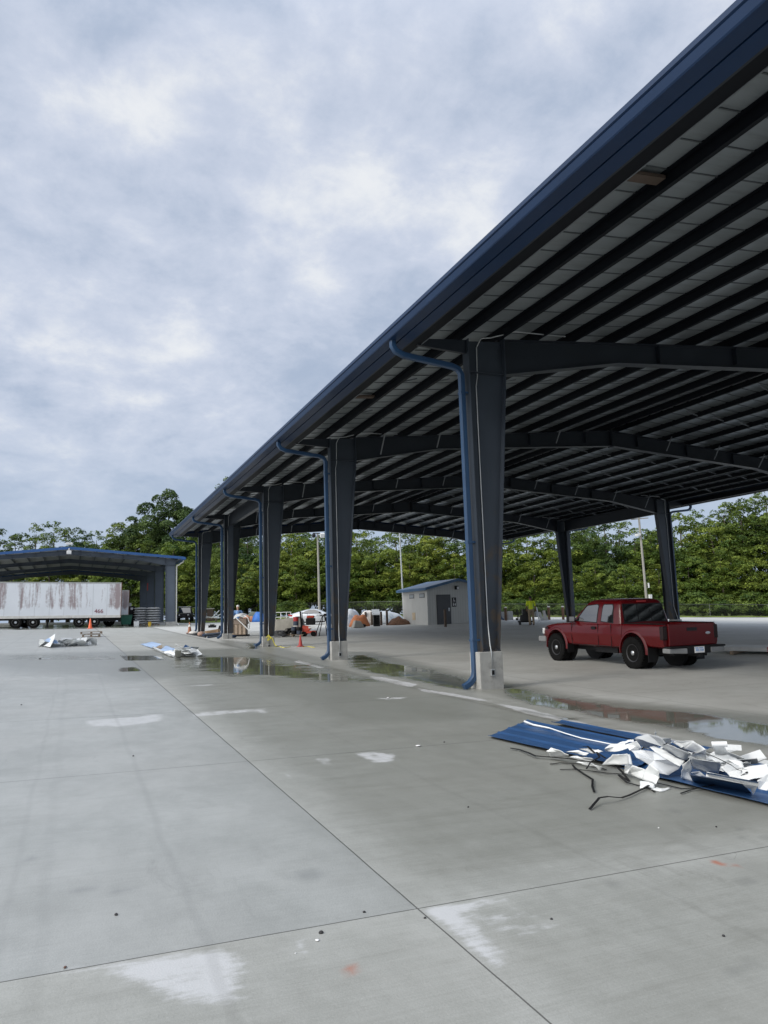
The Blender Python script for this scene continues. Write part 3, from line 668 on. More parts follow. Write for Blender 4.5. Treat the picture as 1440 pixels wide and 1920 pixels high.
    # sag rods between the purlins, one row per bay third
    if P['detail']:
        al = sorted(P['purlins']); cnt = 0; rest = MB()
        for i in range(1, len(frames)-1):
            for fr in (.34, .67):
                yy = frames[i] + (frames[i+1]-frames[i])*fr
                for side in (0, 1):
                    X = (lambda q: q) if side == 0 else mir
                    for a, b_ in zip(al[:-1], al[1:]):
                        r = MB(); r.beam((X(a+.08), yy, zr(a)+.05), (X(a+.08+.45*(b_-a)), yy-.02, zr(a)+.17), .035, .035)
                        if i < 4 and cnt < 98 and (side == 0 or i > 1): B(r, 'sag_angle', galv2); cnt += 1
                        else: rest.add(r.v, r.f)
        struct(B(rest, 'sag_angles', galv2), 'stuff')
        for fi, yf in enumerate(frames[2:]):
            for side in (0, 1):
                X = (lambda q: q) if side == 0 else mir
                for k in (2, 4, 6, 8):
                    q = al[k]+.06; xh = xo+tw+3.05; dep = P['haunch'] if q > xh else P['knee'] + (P['haunch']-P['knee'])*(q-xo-tw)/3.05
                    if q < xo+tw+.1: continue
                    r = MB(); r.beam((X(q), yf-.14, zr(q)-dep+.03), (X(q), yf-.14-dep*.75, zr(q)+.06), .035, .035); B(r, 'fly_brace', galv2)
        if P.get('boards'):
            for x0, x1, yy in P['boards']:
                r = MB(); r.hexa([(x0, yy-.09, zr(x0)+.10), (x1, yy-.09, zr(x1)+.10), (x1, yy+.09, zr(x1)+.10), (x0, yy+.09, zr(x0)+.10), (x0, yy-.09, zr(x0)+.15), (x1, yy-.09, zr(x1)+.15), (x1, yy+.09, zr(x1)+.15), (x0, yy+.09, zr(x0)+.15)]); B(r, 'spacer_board', brownpost)
        # portal beams and their columns in the braced bay
        for side in (0, 1):
            X = (lambda q: q) if side == 0 else mir
            ya, yb = P['portal']; zt = zr(xo)-.03
            r = MB(); xx = X(xo+.30)
            r.bb(xx-.005, xx+.005, ya+.14, yb-.14, zt-.62, zt); r.bb(xx-.1, xx+.1, ya+.14, yb-.14, zt-.632, zt-.622); r.bb(xx-.1, xx+.1, ya+.14, yb-.14, zt, zt+.012)
            B(r, 'portal_beam', ms)
            for yy, d in ((ya+.30, 1), (yb-.30, -1)):
                r = MB(); zc = P['ped_top'] if P['ped_top'] > G(xx, yy)+.05 else G(xx, yy)+.02
                r.bb(xx-.11, xx+.11, yy-.15*d-.008, yy-.15*d+.008, zc, zt-.64); r.bb(xx-.006, xx+.006, min(yy-.14*d, yy+.16*d), max(yy-.14*d, yy+.16*d), zc, zt-.64); r.bb(xx-.11, xx+.11, yy+.17*d-.008, yy+.17*d+.008, zc, zt-.64)
                B(r, 'portal_column', mcol)
    return root
galv2 = mat('sag_angle_steel', (.20, .215, .23), .5, .3, .15, 5)
FY = [13.19 + 9.144*k for k in range(-1, 5)]
def main_canopy():
    root = thing('vehicle_canopy', 'long open steel canopy with navy beams, tapered columns and blue downspouts', 'canopy', (18.75, 31.0, G(18.75, 31)))
    pu = [7.30, 8.22, 9.14, 10.12, 11.22, 12.42, 13.65, 14.88, 16.10, 17.30, 18.42]
    steel_canopy(root, dict(xo=7.465, xr=18.75, z0=5.63+H0, slope=.0875, frames=FY, y0=-2.5, y1=50.4, oh=1.62, top_w=.87, base_w=.38, knee=.70, haunch=.46, mid=.58, ped_top=.814,
        steel=steel, col=colsteel, purl=purl, trim=trim, liner=liner, seam=mat('liner_seam', (.13, .145, .152), .4, .4, .1, 2), pipe=pipeblue, purlins=pu, pipes=True, detail=True, portal=(FY[3], FY[4]), boards=((6.46, 7.27, 7.25), (6.46, 7.27, 17.9))))
main_canopy()
def far_shed():
    root = thing('truck_shed', 'distant open gabled steel shed with bright blue roof edge above the white trailer', 'shed', (-.54, 95, G(-.54, 95)))
    fr = [77 + 10.4*k for k in range(4)]
    steel_canopy(root, dict(xo=-.54-9.84, xr=-.54, z0=6.02+H0, slope=.0875, frames=fr, y0=76.2, y1=109.0, oh=.75, top_w=.94, base_w=.90, knee=.62, haunch=.36, mid=.42, ped_top=H0-.16,
        steel=shedsteel, col=shedsteel, purl=shedsteel, trim=shedtrim, liner=mat('pale_shed_liner', (.46, .47, .46), .5, 0, .1, 2), seam=liner, pipe=whiteband, purlins=[-.54-9.84+.1+1.45*k for k in range(7)], pipes='front', detail=False, rake=.26))
    # ridge flashing and flood lamp on the gable
    b = MB(); b.box((-.54, 76.1, 7.42+H0), (.62, .22, .20)); b.build('ridge_cap', lampwhite, root, world=True, bevel=.04)
    b = MB(); b.box((-.54, 76.1, 6.60+H0), (.42, .3, .34)); b.cyl((-.54, 76.1, 6.78+H0), (-.54, 76.1, 7.0+H0), .05); b.build('flood_lamp', lampwhite, root, world=True, bevel=.04)
    b = MB(); b.bb(8.20, 8.26, 94.8, 95.5, 3.6+H0, 4.5+H0); b.build('red_sign', redplastic, root, world=True)
far_shed()
# ------------------------------------------------------------------ maroon pickup
def arc(cx, cz, r, a0, a1, n): return [(cx + r*math.cos(a0+(a1-a0)*i/n), cz + r*math.sin(a0+(a1-a0)*i/n)) for i in range(n+1)]
def mirror_ring(h): return [Vector(q) for q in h] + [Vector((-q[0], q[1], q[2])) for q in reversed(h)]
def wheel(root, name, x, y, r, wd, rim_r, mt_rim, side, tread=True):
    b = MB(); hw = wd/2
    b.lathe([(rim_r, -hw*.75), (rim_r+.03, -hw*.95), (r*.80, -hw), (r*.95, -hw*.93), (r, -hw*.70), (r, hw*.70), (r*.95, hw*.93), (r*.80, hw), (rim_r+.03, hw*.95), (rim_r, hw*.75)], (x, y, r), 36, 'X')
    if tread:
        for k in range(36):
            t = 2*math.pi*k/36
            for q in (-1, 1):
                c = (x+q*hw*.62, y+math.cos(t+q*.05)*(r+.003), r+math.sin(t+q*.05)*(r+.003)); b.box(c, (hw*.55, .042, .022), rx=t+math.pi/2)
    ty = b.build(name, blackrub, root, smooth=True)
    b = MB(); s = side
    b.lathe([(.02, s*hw*.35), (.055, s*hw*.55), (.07, s*hw*.35), (.085, s*hw*.1), (rim_r*.62, s*hw*.20), (rim_r*.86, s*hw*.52), (rim_r*.93, s*hw*.80), (rim_r+.006, s*hw*.86), (rim_r+.004, -s*hw*.7)], (x, y, r), 30, 'X')
    b.build('rim', mt_rim, ty, smooth=True)
    b = MB()
    for k in range(8):
        t = 2*math.pi*k/8; b.cyl((x+s*hw*.22, y+math.cos(t)*rim_r*.70, r+math.sin(t)*rim_r*.70), (x+s*hw*.50, y+math.cos(t)*rim_r*.66, r+math.sin(t)*rim_r*.66), .026, .02, 8)
    b.build('rim_holes', black, ty)
    b = MB(); b.lathe([(.062, s*hw*.30), (.058, s*hw*.84), (.04, s*hw*.94), (.001, s*hw*.95)], (x, y, r), 16, 'X'); b.build('hub', chrome, ty, smooth=True)
    return ty
def pickup():
    X0, Y0 = 13.76, 15.10
    root = thing('pickup_truck', 'maroon extended cab pickup truck parked under the big canopy', 'pickup truck', (X0, Y0, G(X0, Y0)))
    slope = math.atan2(G(X0, Y0+3.2)-G(X0, Y0), 3.2); root.rotation_euler = (slope, 0, 0)
    W = .86
    def half(y, zt, w, zb, rail=None):
        p = [(0, y, zb+.02), (w-.14, y, zb), (w-.045, y, zb+.05), (w-.012, y, .66), (w-.004, y, .765), (w+.004, y, .79), (w, y, .84), (w-.010, y, zt-.16), (w-.026, y, zt-.055), (w-.052, y, zt-.012)]
        if rail is None: return p + [(w-.15, y, zt+.006), (0, y, zt+.035)]
        return p + [(w-.085, y, zt), (w-.125, y, zt-.01), (w-.135, y, zt-.05), (w-.135, y, .74), (0, y, .74)]
    b = MB()
    st = [(.405, 1.10, W, .47), (.43, 1.105, W, .47), (1.2, 1.105, W, .47), (2.0, 1.10, W, .47), (2.45, 1.095, W, .47), (2.9, 1.085, W, .48), (3.3, 1.06, W-.004, .50), (3.6, 1.02, W-.014, .52), (3.80, .975, W-.035, .54), (3.92, .92, W-.075, .55), (3.97, .86, W-.13, .56)]
    b.loft([mirror_ring(half(*q)) for q in st]); body = b.build('body', truckred, root, smooth=True)
    b = MB(); b.loft([mirror_ring(half(y, 1.10, W, .52, 1)) for y in (-1.05, -1.0, -.5, 0, .39)]); bed = b.build('cargo_bed', truckred, root, smooth=True)
    def arch(y, z=.43, r=.455):
        c = MB()
        for s in (-1, 1): c.cyl((s*.50, y, z), (s*1.05, y, z), r, r, 40)
        return c.build('arch_cut', truckred, root)
    bpy.context.view_layer.update()
    cut(body, [arch(3.2)]); cut(bed, [arch(0)])
    for o in (body, bed):
        o.data.shade_smooth()
        try: o.data.set_sharp_from_angle(angle=R(32))
        except Exception: pass
    for y in (3.2, 0):                       # flared lips round the arches
        for s in (-1, 1):
            f = MB(); secs = []
            for (yy, zz), (y2, z2) in zip(arc(y, .43, .455, R(-8), R(188), 22), arc(y, .43, .52, R(-8), R(188), 22)):
                secs.append([Vector((s*(W-.03), yy, zz)), Vector((s*(W+.018), yy, zz)), Vector((s*(W+.020), yy*.7+y2*.3, zz*.7+z2*.3)), Vector((s*(W-.004), y2, z2)), Vector((s*(W-.03), y2, z2))])
            f.loft(secs); f.build('fender_flare', truckred, root, smooth=True)
            f = MB(); f.cyl((s*.45, y, .43), (s*.52, y, .43), .45, .45, 30); f.build('wheel_well', black, root)
    # cab
    HW = lambda z: .815 - .20*(z-1.08) - .16*max(0, z-1.35)**1.4
    yr = lambda z: .44 + .14*(z-1.08)/.62
    yf = lambda z: 2.60 - .74*(max(0, z-1.08)/.62)**.93
    def ring(z, ins=0.0, k=7, rad=.10):
        x, a, c = HW(z)-ins, yr(z)+ins, yf(z)-ins; r_ = rad; P = []
        for cx, cy, a0 in ((x-r_, a+r_, -90), (x-r_, c-r_, 0), (-x+r_, c-r_, 90), (-x+r_, a+r_, 180)):
            for i in range(k): t = R(a0 + 90*i/(k-1)); P.append(Vector((cx+r_*math.cos(t), cy+r_*math.sin(t), z)))
        return P
    b = MB(); rings = [ring(z) for z in (1.07, 1.15, 1.30, 1.45, 1.58, 1.635)]
    rings += [[q+Vector((0, 0, .0)) for q in ring(1.675, .025)], ring(1.705, .075), ring(1.722, .16)]
    top = [Vector((q.x*.55, (q.y-1.15)*.55+1.15, 1.735)) for q in ring(1.722, .16)]
    b.loft(rings+[top]); b.build('cab', truckred, root, smooth=True)
    zk = (1.07, 1.15, 1.30, 1.45, 1.58, 1.635)
    def cabx(z):
        for a, b2 in zip(zk[:-1], zk[1:]):
            if z <= b2: return HW(a)+(HW(b2)-HW(a))*(z-a)/(b2-a)
        return HW(z)
    def side_glass(pts, name, s, mt, off=.004):
        g = MB(); zs = [min(p[1] for p in pts) + (max(p[1] for p in pts)-min(p[1] for p in pts))*k/14 for k in range(15)]; rows = []
        for z in zs:
            ys = []
            for (ya, za), (yb, zb) in zip(pts, pts[1:]+pts[:1]):
                if min(za, zb)-1e-6 <= z <= max(za, zb)+1e-6: ys += [ya, yb] if abs(zb-za) < 1e-6 else [ya+(yb-ya)*(z-za)/(zb-za)]
            x_ = s*(cabx(z)+off); rows.append([Vector((x_, min(ys), z)), Vector((x_, max(ys), z)), Vector((x_-s*.012, max(ys), z)), Vector((x_-s*.012, min(ys), z))])
        g.loft(rows); return g.build(name, mt, root)
    for s in (-1, 1):
        fr = [(2.36, 1.115), (1.40, 1.10), (1.395, 1.57), (1.46, 1.605), (1.80, 1.60), (1.93, 1.56)]
        side_glass(fr, 'window_seal', s, black, .002); f2 = [(2.29, 1.135), (1.425, 1.122), (1.42, 1.555), (1.475, 1.585), (1.78, 1.582), (1.90, 1.545)]; side_glass(f2, 'door_window', s, glass, .006)
        rr_ = [(1.26, 1.105), (.74, 1.10), (.80, 1.54), (.85, 1.60), (1.20, 1.60), (1.245, 1.57)]
        side_glass(rr_, 'window_seal', s, black, .002); r2 = [(1.235, 1.125), (.775, 1.12), (.83, 1.53), (.87, 1.58), (1.19, 1.58), (1.22, 1.555)]; side_glass(r2, 'quarter_window', s, glass, .006)
        # door seams, handle, mirror, marker
        d = MB(); X_ = s*(W-.004)
        for y in (2.47, 1.33, .80): d.box((X_, y, .80), (.012, .008, .56))
        d.box((X_, 1.64, .512), (.012, 1.67, .008)); d.build('door_gap', black, root)
        h = MB(); h.box((s*(W-.004), 1.50, .97), (.05, .17, .075)); dh = h.build('door_handle', black, root, bevel=.015)
        mr_ = MB(); mr_.box((s*(W+.10), 2.36, 1.20), (.20, .13, .17)); mr_.box((s*(W-.02), 2.38, 1.15), (.12, .08, .06)); mi = mr_.build('side_mirror', black, root, bevel=.03)
        g = MB(); g.box((s*(W+.10), 2.292, 1.20), (.16, .006, .13)); g.build('mirror_glass', chrome, mi)
        k = MB(); k.box((s*(W-.012), 3.66, .93), (.03, .12, .05)); k.build('badge', darkmetal, root)
        hl = MB(); hl.box((s*.70, 3.925, .83), (.24, .09, .17), rz=-s*.28); hl.build('headlight', lampwhite, root, bevel=.02)
        fb = MB(); fb.box((s*.72, 3.93, .60), (.34, .30, .17), rz=-s*.22); fb.build('front_bumper_end', mat('dull_chrome', (.20, .205, .21)), root, bevel=.04)
        # smoked tail lights wrap the rear corners
        tl = MB(); tl.box((s*.795, -1.015, .895), (.145, .115, .33)); tl.build('tail_light', mat('smoked_lens', (.02, .008, .008), .22, 0, .1, 4, spec=.3), root, bevel=.02)
        mf = MB(); mf.box((s*.76, -.56, .36), (.26, .014, .34)); mf.build('mud_flap', black, root); mf = MB(); mf.box((s*.76, 2.67, .38), (.22, .014, .24)); mf.build('mud_flap', black, root)
        br = MB(); br.beam((s*(W-.085), -1.03, 1.108), (s*(W-.085), .385, 1.108), .10, .016); br.build('bed_rail_cap', black, root, bevel=.004)
    # rear glass with a sliding centre
    def rg(x0, x1, z0_, z1_, off, mt, nm):
        g = MB(); k = .06
        g.prism([(x0, yr(z0_)-off, z0_), (x1, yr(z0_)-off, z0_), (x1*(1-k), yr(z1_)-off, z1_), (x0*(1-k), yr(z1_)-off, z1_)], (0, .010, 0)); return g.build(nm, mt, root)
    rg(-.70, .70, 1.115, 1.60, .002, black, 'window_seal'); rg(-.67, -.225, 1.14, 1.575, .007, glass, 'rear_window'); rg(-.205, .205, 1.14, 1.575, .009, glass, 'sliding_window'); rg(.225, .67, 1.14, 1.575, .007, glass, 'rear_window')
    ws = MB(); ws.prism([(-.68, yf(1.12)+.004, 1.12), (.68, yf(1.12)+.004, 1.12), (.60, yf(1.60)+.004, 1.60), (-.60, yf(1.60)+.004, 1.60)], (0, -.012, 0)); ws.build('windshield', glass, root)
    k = MB(); k.box((0, yr(1.655)+.005, 1.655), (.30, .03, .035)); k.build('brake_light', redplastic, root, bevel=.008)
    # tailgate, bumper, plate
    t = MB(); t.bb(-.715, .715, -1.105, -1.052, .585, 1.105); tg = t.build('tailgate', truckred, root, bevel=.018, seg=3)
    t = MB(); t.bb(-.16, .16, -1.112, -1.106, .93, 1.01); t.build('handle', darkmetal, tg, bevel=.01)
    t = MB(); t.bb(-.70, .70, -1.110, -1.106, .675, .690); t.build('crease', truckred, tg)
    t = MB(); t.lathe([(.001, 0), (.06, 0), (.062, .004), (.05, .006), (.001, .0065)], (0, 0, 0), 24, 'Y')
    em = t.build('oval_emblem', chrome, tg, smooth=True); em.scale = (1.25, -1, .52); em.location = (.50, -1.107, .865)
    t = MB(); t.bb(-.36, .36, -1.30, -1.07, .40, .575); t.bb(-.86, .86, -1.29, -1.07, .545, .585); bp = t.build('rear_bumper', black, root, bevel=.015)
    for s in (-1, 1):
        t = MB(); t.hexa([(s*.365, -1.31, .41), (s*.86, -1.25, .43), (s*.87, -1.02, .43), (s*.365, -1.08, .41), (s*.365, -1.31, .54), (s*.86, -1.25, .54), (s*.87, -1.02, .54), (s*.365, -1.08, .54)]); t.build('chrome_end', mat('dull_chrome', (.20, .205, .21), .38, .5, .15, 8), bp, bevel=.02)
    t = MB(); t.bb(-.155, .155, -1.312, -1.304, .42, .565); pl = t.build('licence_plate', signwhite, root, bevel=.004)
    t = MB()
    for i, (x, z, w_, h_) in enumerate(((-.09, .535, .09, .018), (.05, .535, .12, .018), (-.105, .485, .02, .05), (-.07, .485, .02, .05), (-.03, .485, .02, .05), (.035, .485, .02, .05), (.075, .485, .02, .05), (.11, .485, .02, .05))): t.bb(x-w_/2, x+w_/2, -1.3155, -1.3125, z-h_/2, z+h_/2)
    t.build('plate_print', shirtblue, pl)
    # underbody, tank, hitch
    u = MB(); u.bb(-.45, .45, -.95, 3.7, .34, .50); u.bb(-.62, .62, -.06, .06, .36, .46); u.bb(-.62, .62, 3.14, 3.26, .36, .46); u.ell((0, 0, .40), (.16, .16, .15)); u.box((-.48, 1.3, .42), (.3, .9, .2)); u.cyl((.35, -1.15, .36), (.35, -.4, .36), .035); u.bb(-.05, .05, -1.36, -.9, .33, .40); u.build('chassis', black, root)
    g = MB(); g.bb(-.62, .62, 3.955, 3.985, .70, .86); g.build('grille', black, root, bevel=.01)
    for y in (0, 3.2):
        for s in (-1, 1): wheel(root, 'tyre', s*.775, y, .385, .26, .215, mat('dark_alloy', (.055, .055, .058), .4, .6, .1, 6), s)
pickup()

# ------------------------------------------------------------------ foreground scrap heap: panels, sheets, straps
def sheet(name, pts, mt, label, cat, group=None, th=.003):
    """a bent piece of sheet metal: outline in photo pixels with the height of each corner above the slab"""
    P = [gp(a, b, h) for a, b, h in pts]; c = sum(P, Vector())/len(P)
    n = Vector()
    for i in range(len(P)): n += (P[i]-c).cross(P[(i+1) % len(P)]-c)
    n.normalize();  n = n if n.z > 0 else -n
    bm = bmesh.new(); vs = [bm.verts.new(q-c) for q in P]; ctr = bm.verts.new(n*.012)
    for i in range(len(vs)): bm.faces.new((vs[i], vs[(i+1) % len(vs)], ctr))
    bmesh.ops.subdivide_edges(bm, edges=bm.edges[:], cuts=3, use_grid_fill=True)
    big = max((p-c).length for p in P); k_ = 5.0/max(big, .05)**.5*.5
    for v in bm.verts:
        w_ = c*3.7 + v.co*k_; rag = .010*min(1, big*4) if v.is_boundary else 0
        v.co += n*(.030*min(1, big*3)*mnoise.noise(w_*1.6) + .006*mnoise.noise(w_*6)) + Vector((mnoise.noise(w_*9), mnoise.noise(w_*9+Vector((5, 5, 5))), 0))*rag
    bmesh.ops.recalc_face_normals(bm, faces=bm.faces)
    me = bpy.data.meshes.new(name); bm.to_mesh(me); bm.free(); me.materials.append(mt); me.shade_smooth()
    try: me.set_sharp_from_angle(angle=R(24))
    except Exception: pass
    o = bpy.data.objects.new(name, me); col.objects.link(o); so = o.modifiers.new('thickness', 'SOLIDIFY'); so.thickness = th; so.offset = 0
    o.location = c; tag(o, label, cat, group); return o
def panel(quad, nribs, label, lift=(0, 0, 0, 0), mt=blue_sheet, name='blue_roof_panel', edge=None):
    """ribbed sheet panel lying on the slab: quad of (x, y), ribs run from edge 0-1 to edge 3-2"""
    q = [Vector((a, b, G(a, b)+.02+l)) for (a, b), l in zip(quad, lift)]; c = sum(q, Vector())/4; m_ = MB(); th = .004
    pr = []
    nseg = nribs*6+1
    for i in range(nseg+1):
        u = i/nseg; ph = (i % 6); h = .014 if ph == 0 else 0.0
        pr.append((u, h))
    M_ = 14; rows = []
    for j in range(M_+1):
        v = j/M_; row = []
        for u, h in pr:
            p = q[0].lerp(q[1], u).lerp(q[3].lerp(q[2], u), v); p = p + Vector((0, 0, h + .010*mnoise.noise(Vector((u*3, v*5, quad[0][0]*7)))))
            row.append(p - c)
        rows.append(row)
    k = len(pr); vs = [p for r in rows for p in r] + [p-Vector((0, 0, th)) for r in rows for p in r]; n_ = len(vs)//2; fs = []
    for j in range(M_):
        for i in range(k-1):
            a = j*k+i; fs.append((a, a+1, a+k+1, a+k)); fs.append((n_+a+k, n_+a+k+1, n_+a+1, n_+a))
    for j in range(M_): fs += [(j*k, j*k+k, n_+j*k+k, n_+j*k), (j*k+k-1, n_+j*k+k-1, n_+j*k+2*k-1, j*k+2*k-1)]
    for i in range(k-1): fs += [(i, n_+i, n_+i+1, i+1), (M_*k+i, M_*k+i+1, n_+M_*k+i+1, n_+M_*k+i)]
    m_.add(vs, fs); o = m_.build(name, mt); o.location = c; tag(o, label, 'metal panel', 'blue panels under the scrap heap')
    return o
pan1 = panel([(4.74, 8.27), (5.86, 9.08), (6.02, 6.30), (5.02, 6.05)], 4, 'ribbed blue roof panel lying flat at the left end of the white scrap heap', (0, .02, .05, .02))
panel([(5.98, 8.72), (6.24, 8.80), (6.42, 6.35), (6.02, 6.30)], 1, 'narrow blue panel behind the ribbed one, next to the slab edge joint', (.03, .03, .05, .05))
panel([(4.98, 6.12), (6.28, 6.45), (6.62, 4.20), (5.22, 4.05)], 4, 'blue roof panel lying beneath the right half of the white scrap heap', (0, .01, .01, 0))
m_ = MB(); pts = [gp(a, b, h) for a, b, h in ((984, 1353, .05), (1000, 1359, .07), (1030, 1365, .06), (1060, 1375, .07), (1090, 1384, .06), (1120, 1390, .06), (1150, 1396, .06))]
wl = thing('white_flashing_strip', 'thin curled white strip along the back edge of the ribbed blue panel', 'flashing', pts[3]); m_.tube(pts, [.018, .014, .010, .008, .008, .008, .007], 5); m_.build('strip', white_sheet, wl, world=True)
def z3(*q): return [(1160+a/5.143, 1360+b/5.143, h) for a, b, h in q]
def z2(*q): return [(920+a/5.538, 1340+b/5.538, h) for a, b, h in q]
GS = 'white scraps in the foreground heap'
SC = [
 ('grey_metal_scrap', z3((150, 135, .26), (280, 80, .34), (365, 105, .36), (480, 180, .34), (680, 262, .30), (665, 330, .20), (560, 300, .16), (420, 215, .18), (240, 205, .16)), grey_sheet, 'largest grey sheet arched over the back of the white scrap heap'),
 ('white_metal_scrap', z3((510, 165, .24), (560, 148, .27), (715, 150, .30), (630, 228, .20)), white_sheet, 'pale folded sheet rising at the back of the heap, right of the thin white spike'),
 ('white_metal_scrap', z3((715, 150, .30), (845, 237, .24), (775, 285, .16), (630, 228, .20)), white_sheet, 'cream faced flap sloping down from the folded sheet at the back of the heap'),
 ('white_metal_scrap', z3((845, 235, .26), (838, 335, .10), (690, 290, .12)), white_sheet, 'small white triangle standing on edge behind the curved upright sheet'),
 ('white_metal_scrap', z3((402, 128, .30), (505, 122, .30), (503, 175, .22), (440, 160, .22)), white_sheet, 'small square white sheet right of the spike, highest at the back of the heap'),
 ('white_metal_scrap', z3((346, 110, .26), (355, 35, .40), (367, 110, .26), (360, 180, .2)), white_sheet, 'thin white spike of sheet pointing straight up out of the heap'),
 ('white_metal_scrap', z3((300, 215, .22), (345, 205, .23), (440, 235, .22), (640, 355, .16), (590, 402, .12), (440, 320, .16)), white_sheet, 'long white sheet sloping down to the right across the middle of the heap'),
 ('pale_metal_scrap', z3((120, 245, .22), (230, 238, .24), (330, 255, .22), (470, 330, .18), (600, 402, .10), (480, 478, .05), (390, 465, .06), (290, 380, .12), (170, 310, .18)), mat('pale_grey_sheet', (.56, .58, .60), .4, 0, .08, 3, c2=(.48, .50, .52), c2scale=5), 'broad pale grey sheet lying across the centre of the heap'),
 ('white_metal_scrap', z3((-10, 280, .20), (108, 280, .20), (135, 382, .12), (0, 372, .12)), white_sheet, 'flat topped white scrap at the left front of the heap, below the black strap'),
 ('white_metal_scrap', z3((60, 382, .12), (135, 385, .12), (82, 468, .04), (55, 455, .04)), white_sheet, 'short white flap folded down under the flat topped scrap'),
 ('white_metal_scrap', z3((135, 385, .14), (250, 425, .12), (230, 520, .03), (80, 468, .02)), white_sheet, 'white scrap leaning at the front of the heap, left of the rounded lobe'),
 ('white_metal_scrap', z3((312, 368, .20), (388, 440, .16), (396, 500, .09), (365, 568, .03), (230, 520, .03), (250, 430, .12)), white_sheet, 'rounded white lobe of sheet leaning forward at the front of the heap'),
 ('white_metal_scrap', z3((202, 528, .03), (346, 566, .03), (345, 605, .01), (208, 607, .01)), white_sheet, 'small white rectangle on the slab below the rounded lobe'),
 ('white_metal_scrap', z3((310, 622, .01), (370, 600, .03), (510, 605, .01), (420, 635, .01)), white_sheet, 'thin white sliver lying loose on the concrete before the heap'),
 ('white_metal_scrap', z3((692, 300, .26), (800, 335, .25), (978, 362, .25), (972, 465, .10), (840, 455, .09), (712, 420, .09)), grey_sheet, 'curved upright sheet standing on edge behind the dark blue trough'),
 ('white_metal_scrap', z3((618, 390, .18), (690, 308, .27), (706, 405, .16), (692, 465, .09), (715, 547, .02), (612, 520, .02), (600, 495, .05)), white_sheet, 'tall bent white sheet at the left end of the dark blue trough'),
 ('white_metal_scrap', z3((905, 205, .26), (1015, 200, .27), (1072, 288, .16), (930, 278, .16)), white_sheet, 'white sheet rising to a rolled top edge at the back right of the heap'),
 ('white_metal_scrap', z3((840, 305, .16), (1050, 275, .18), (1190, 348, .15), (1218, 440, .08), (1105, 360, .12), (965, 358, .13)), white_sheet, 'broad white sheet with a torn hole at the right of the heap'),
 ('white_metal_scrap', z3((985, 398, .12), (1080, 362, .14), (1215, 405, .10), (1210, 450, .06), (1160, 500, .03), (1060, 480, .05)), white_sheet, 'white flap hanging below the torn sheet, above the dark blue trough'),
 ('white_metal_scrap', z3((1335, 535, .10), (1445, 470, .12), (1500, 560, .08), (1425, 637, .02), (1350, 622, .02)), white_sheet, 'white scrap at the right border, beside the pointed end of the trough'),
 ('grey_metal_scrap', z3((1240, 452, .07), (1330, 425, .10), (1470, 440, .10), (1460, 485, .05), (1380, 498, .05)), grey_sheet, 'low grey flap above the white scrap at the right border'),
 ('white_metal_scrap', z3((700, 455, .08), (780, 445, .10), (840, 495, .06), (730, 480, .05)), white_sheet, 'small white scrap tucked behind the left end of the trough'),
 ('white_metal_scrap', z3((75, 180, .22), (170, 152, .28), (222, 215, .22), (200, 240, .18), (110, 240, .18)), white_sheet, 'curled white scrap before the grey arched sheet'),
 ('white_metal_scrap', z3((-60, 190, .12), (20, 165, .16), (143, 130, .24), (140, 150, .22), (20, 190, .15)), white_sheet, 'long narrow white strip lifting up at the back left of the heap'),
 ('white_metal_scrap', z2((580, 375, .10), (628, 338, .14), (720, 380, .12), (810, 415, .10), (800, 440, .05), (630, 437, .02)), white_sheet, 'folded white end piece, leftmost in the heap, on the front edge of the blue panel'),
 ('white_metal_scrap', z2((780, 385, .10), (900, 370, .12), (1020, 400, .12), (990, 425, .09), (880, 405, .08)), white_sheet, 'flat white scrap on the blue panel, just behind the leftmost folded piece'),
 ('white_metal_scrap', z2((805, 445, .06), (900, 430, .08), (1050, 455, .10), (1080, 485, .06), (950, 487, .03)), white_sheet, 'pale flat scrap right of the leftmost folded piece'),
 ('white_metal_scrap', z2((915, 358, .12), (1000, 340, .14), (1170, 380, .16), (1100, 410, .12), (1040, 395, .11)), white_sheet, 'pale strip on the blue panel beneath the black strap end'),
 ('white_metal_scrap', z2((880, 500, .03), (920, 490, .05), (1155, 535, .10), (1150, 568, .05), (1030, 540, .03)), white_sheet, 'long low white strip at the front edge of the heap, above the black straps'),
 ('white_metal_scrap', z2((1150, 520, .10), (1270, 415, .22), (1420, 408, .24), (1440, 515, .14)), white_sheet, 'peaked white sheet at the left centre of the heap'),
 ('white_metal_scrap', z2((1180, 350, .16), (1250, 300, .20), (1380, 295, .22), (1440, 340, .20), (1300, 385, .14), (1190, 380, .12)), white_sheet, 'white scrap at the back left where the heap covers the blue panel'),
]
for nm, pts, mt, lb in SC: sheet(nm, pts, mt, lb, 'metal scrap', GS)
m_ = MB(); a, b = gp(1160+897/5.143, 1360+183/5.143, .30), gp(1160+1045/5.143, 1360+180/5.143, .31)
rt = thing('rolled_metal_scrap', 'short white roll of sheet at the very top right of the heap', 'metal scrap', (a+b)/2, 0, GS); m_.tube([a, b], .026, 12); m_.build('roll', white_sheet, rt, world=True, smooth=True)
tr = thing('blue_trough_scrap', 'dark blue folded trough with white lip at the front of the heap', 'metal scrap', gp(1350, 1475)); c = tr.location
def shp(pts, mt, nm, par, th=.004):
    P = [gp(*q) for q in pts]; b_ = MB(); n = (P[1]-P[0]).cross(P[2]-P[0]).normalized(); b_.prism(P, n*th); return b_.build(nm, mt, par, world=True)
shp(z3((685, 478, .15), (1185, 558, .16), (1290, 665, .015), (720, 545, .015)), darkblue_sheet, 'trough_face', tr)
shp(z3((840, 492, .16), (848, 448, .19), (1350, 548, .20), (1345, 585, .165), (1185, 560, .165)), white_sheet, 'trough_lip', tr)
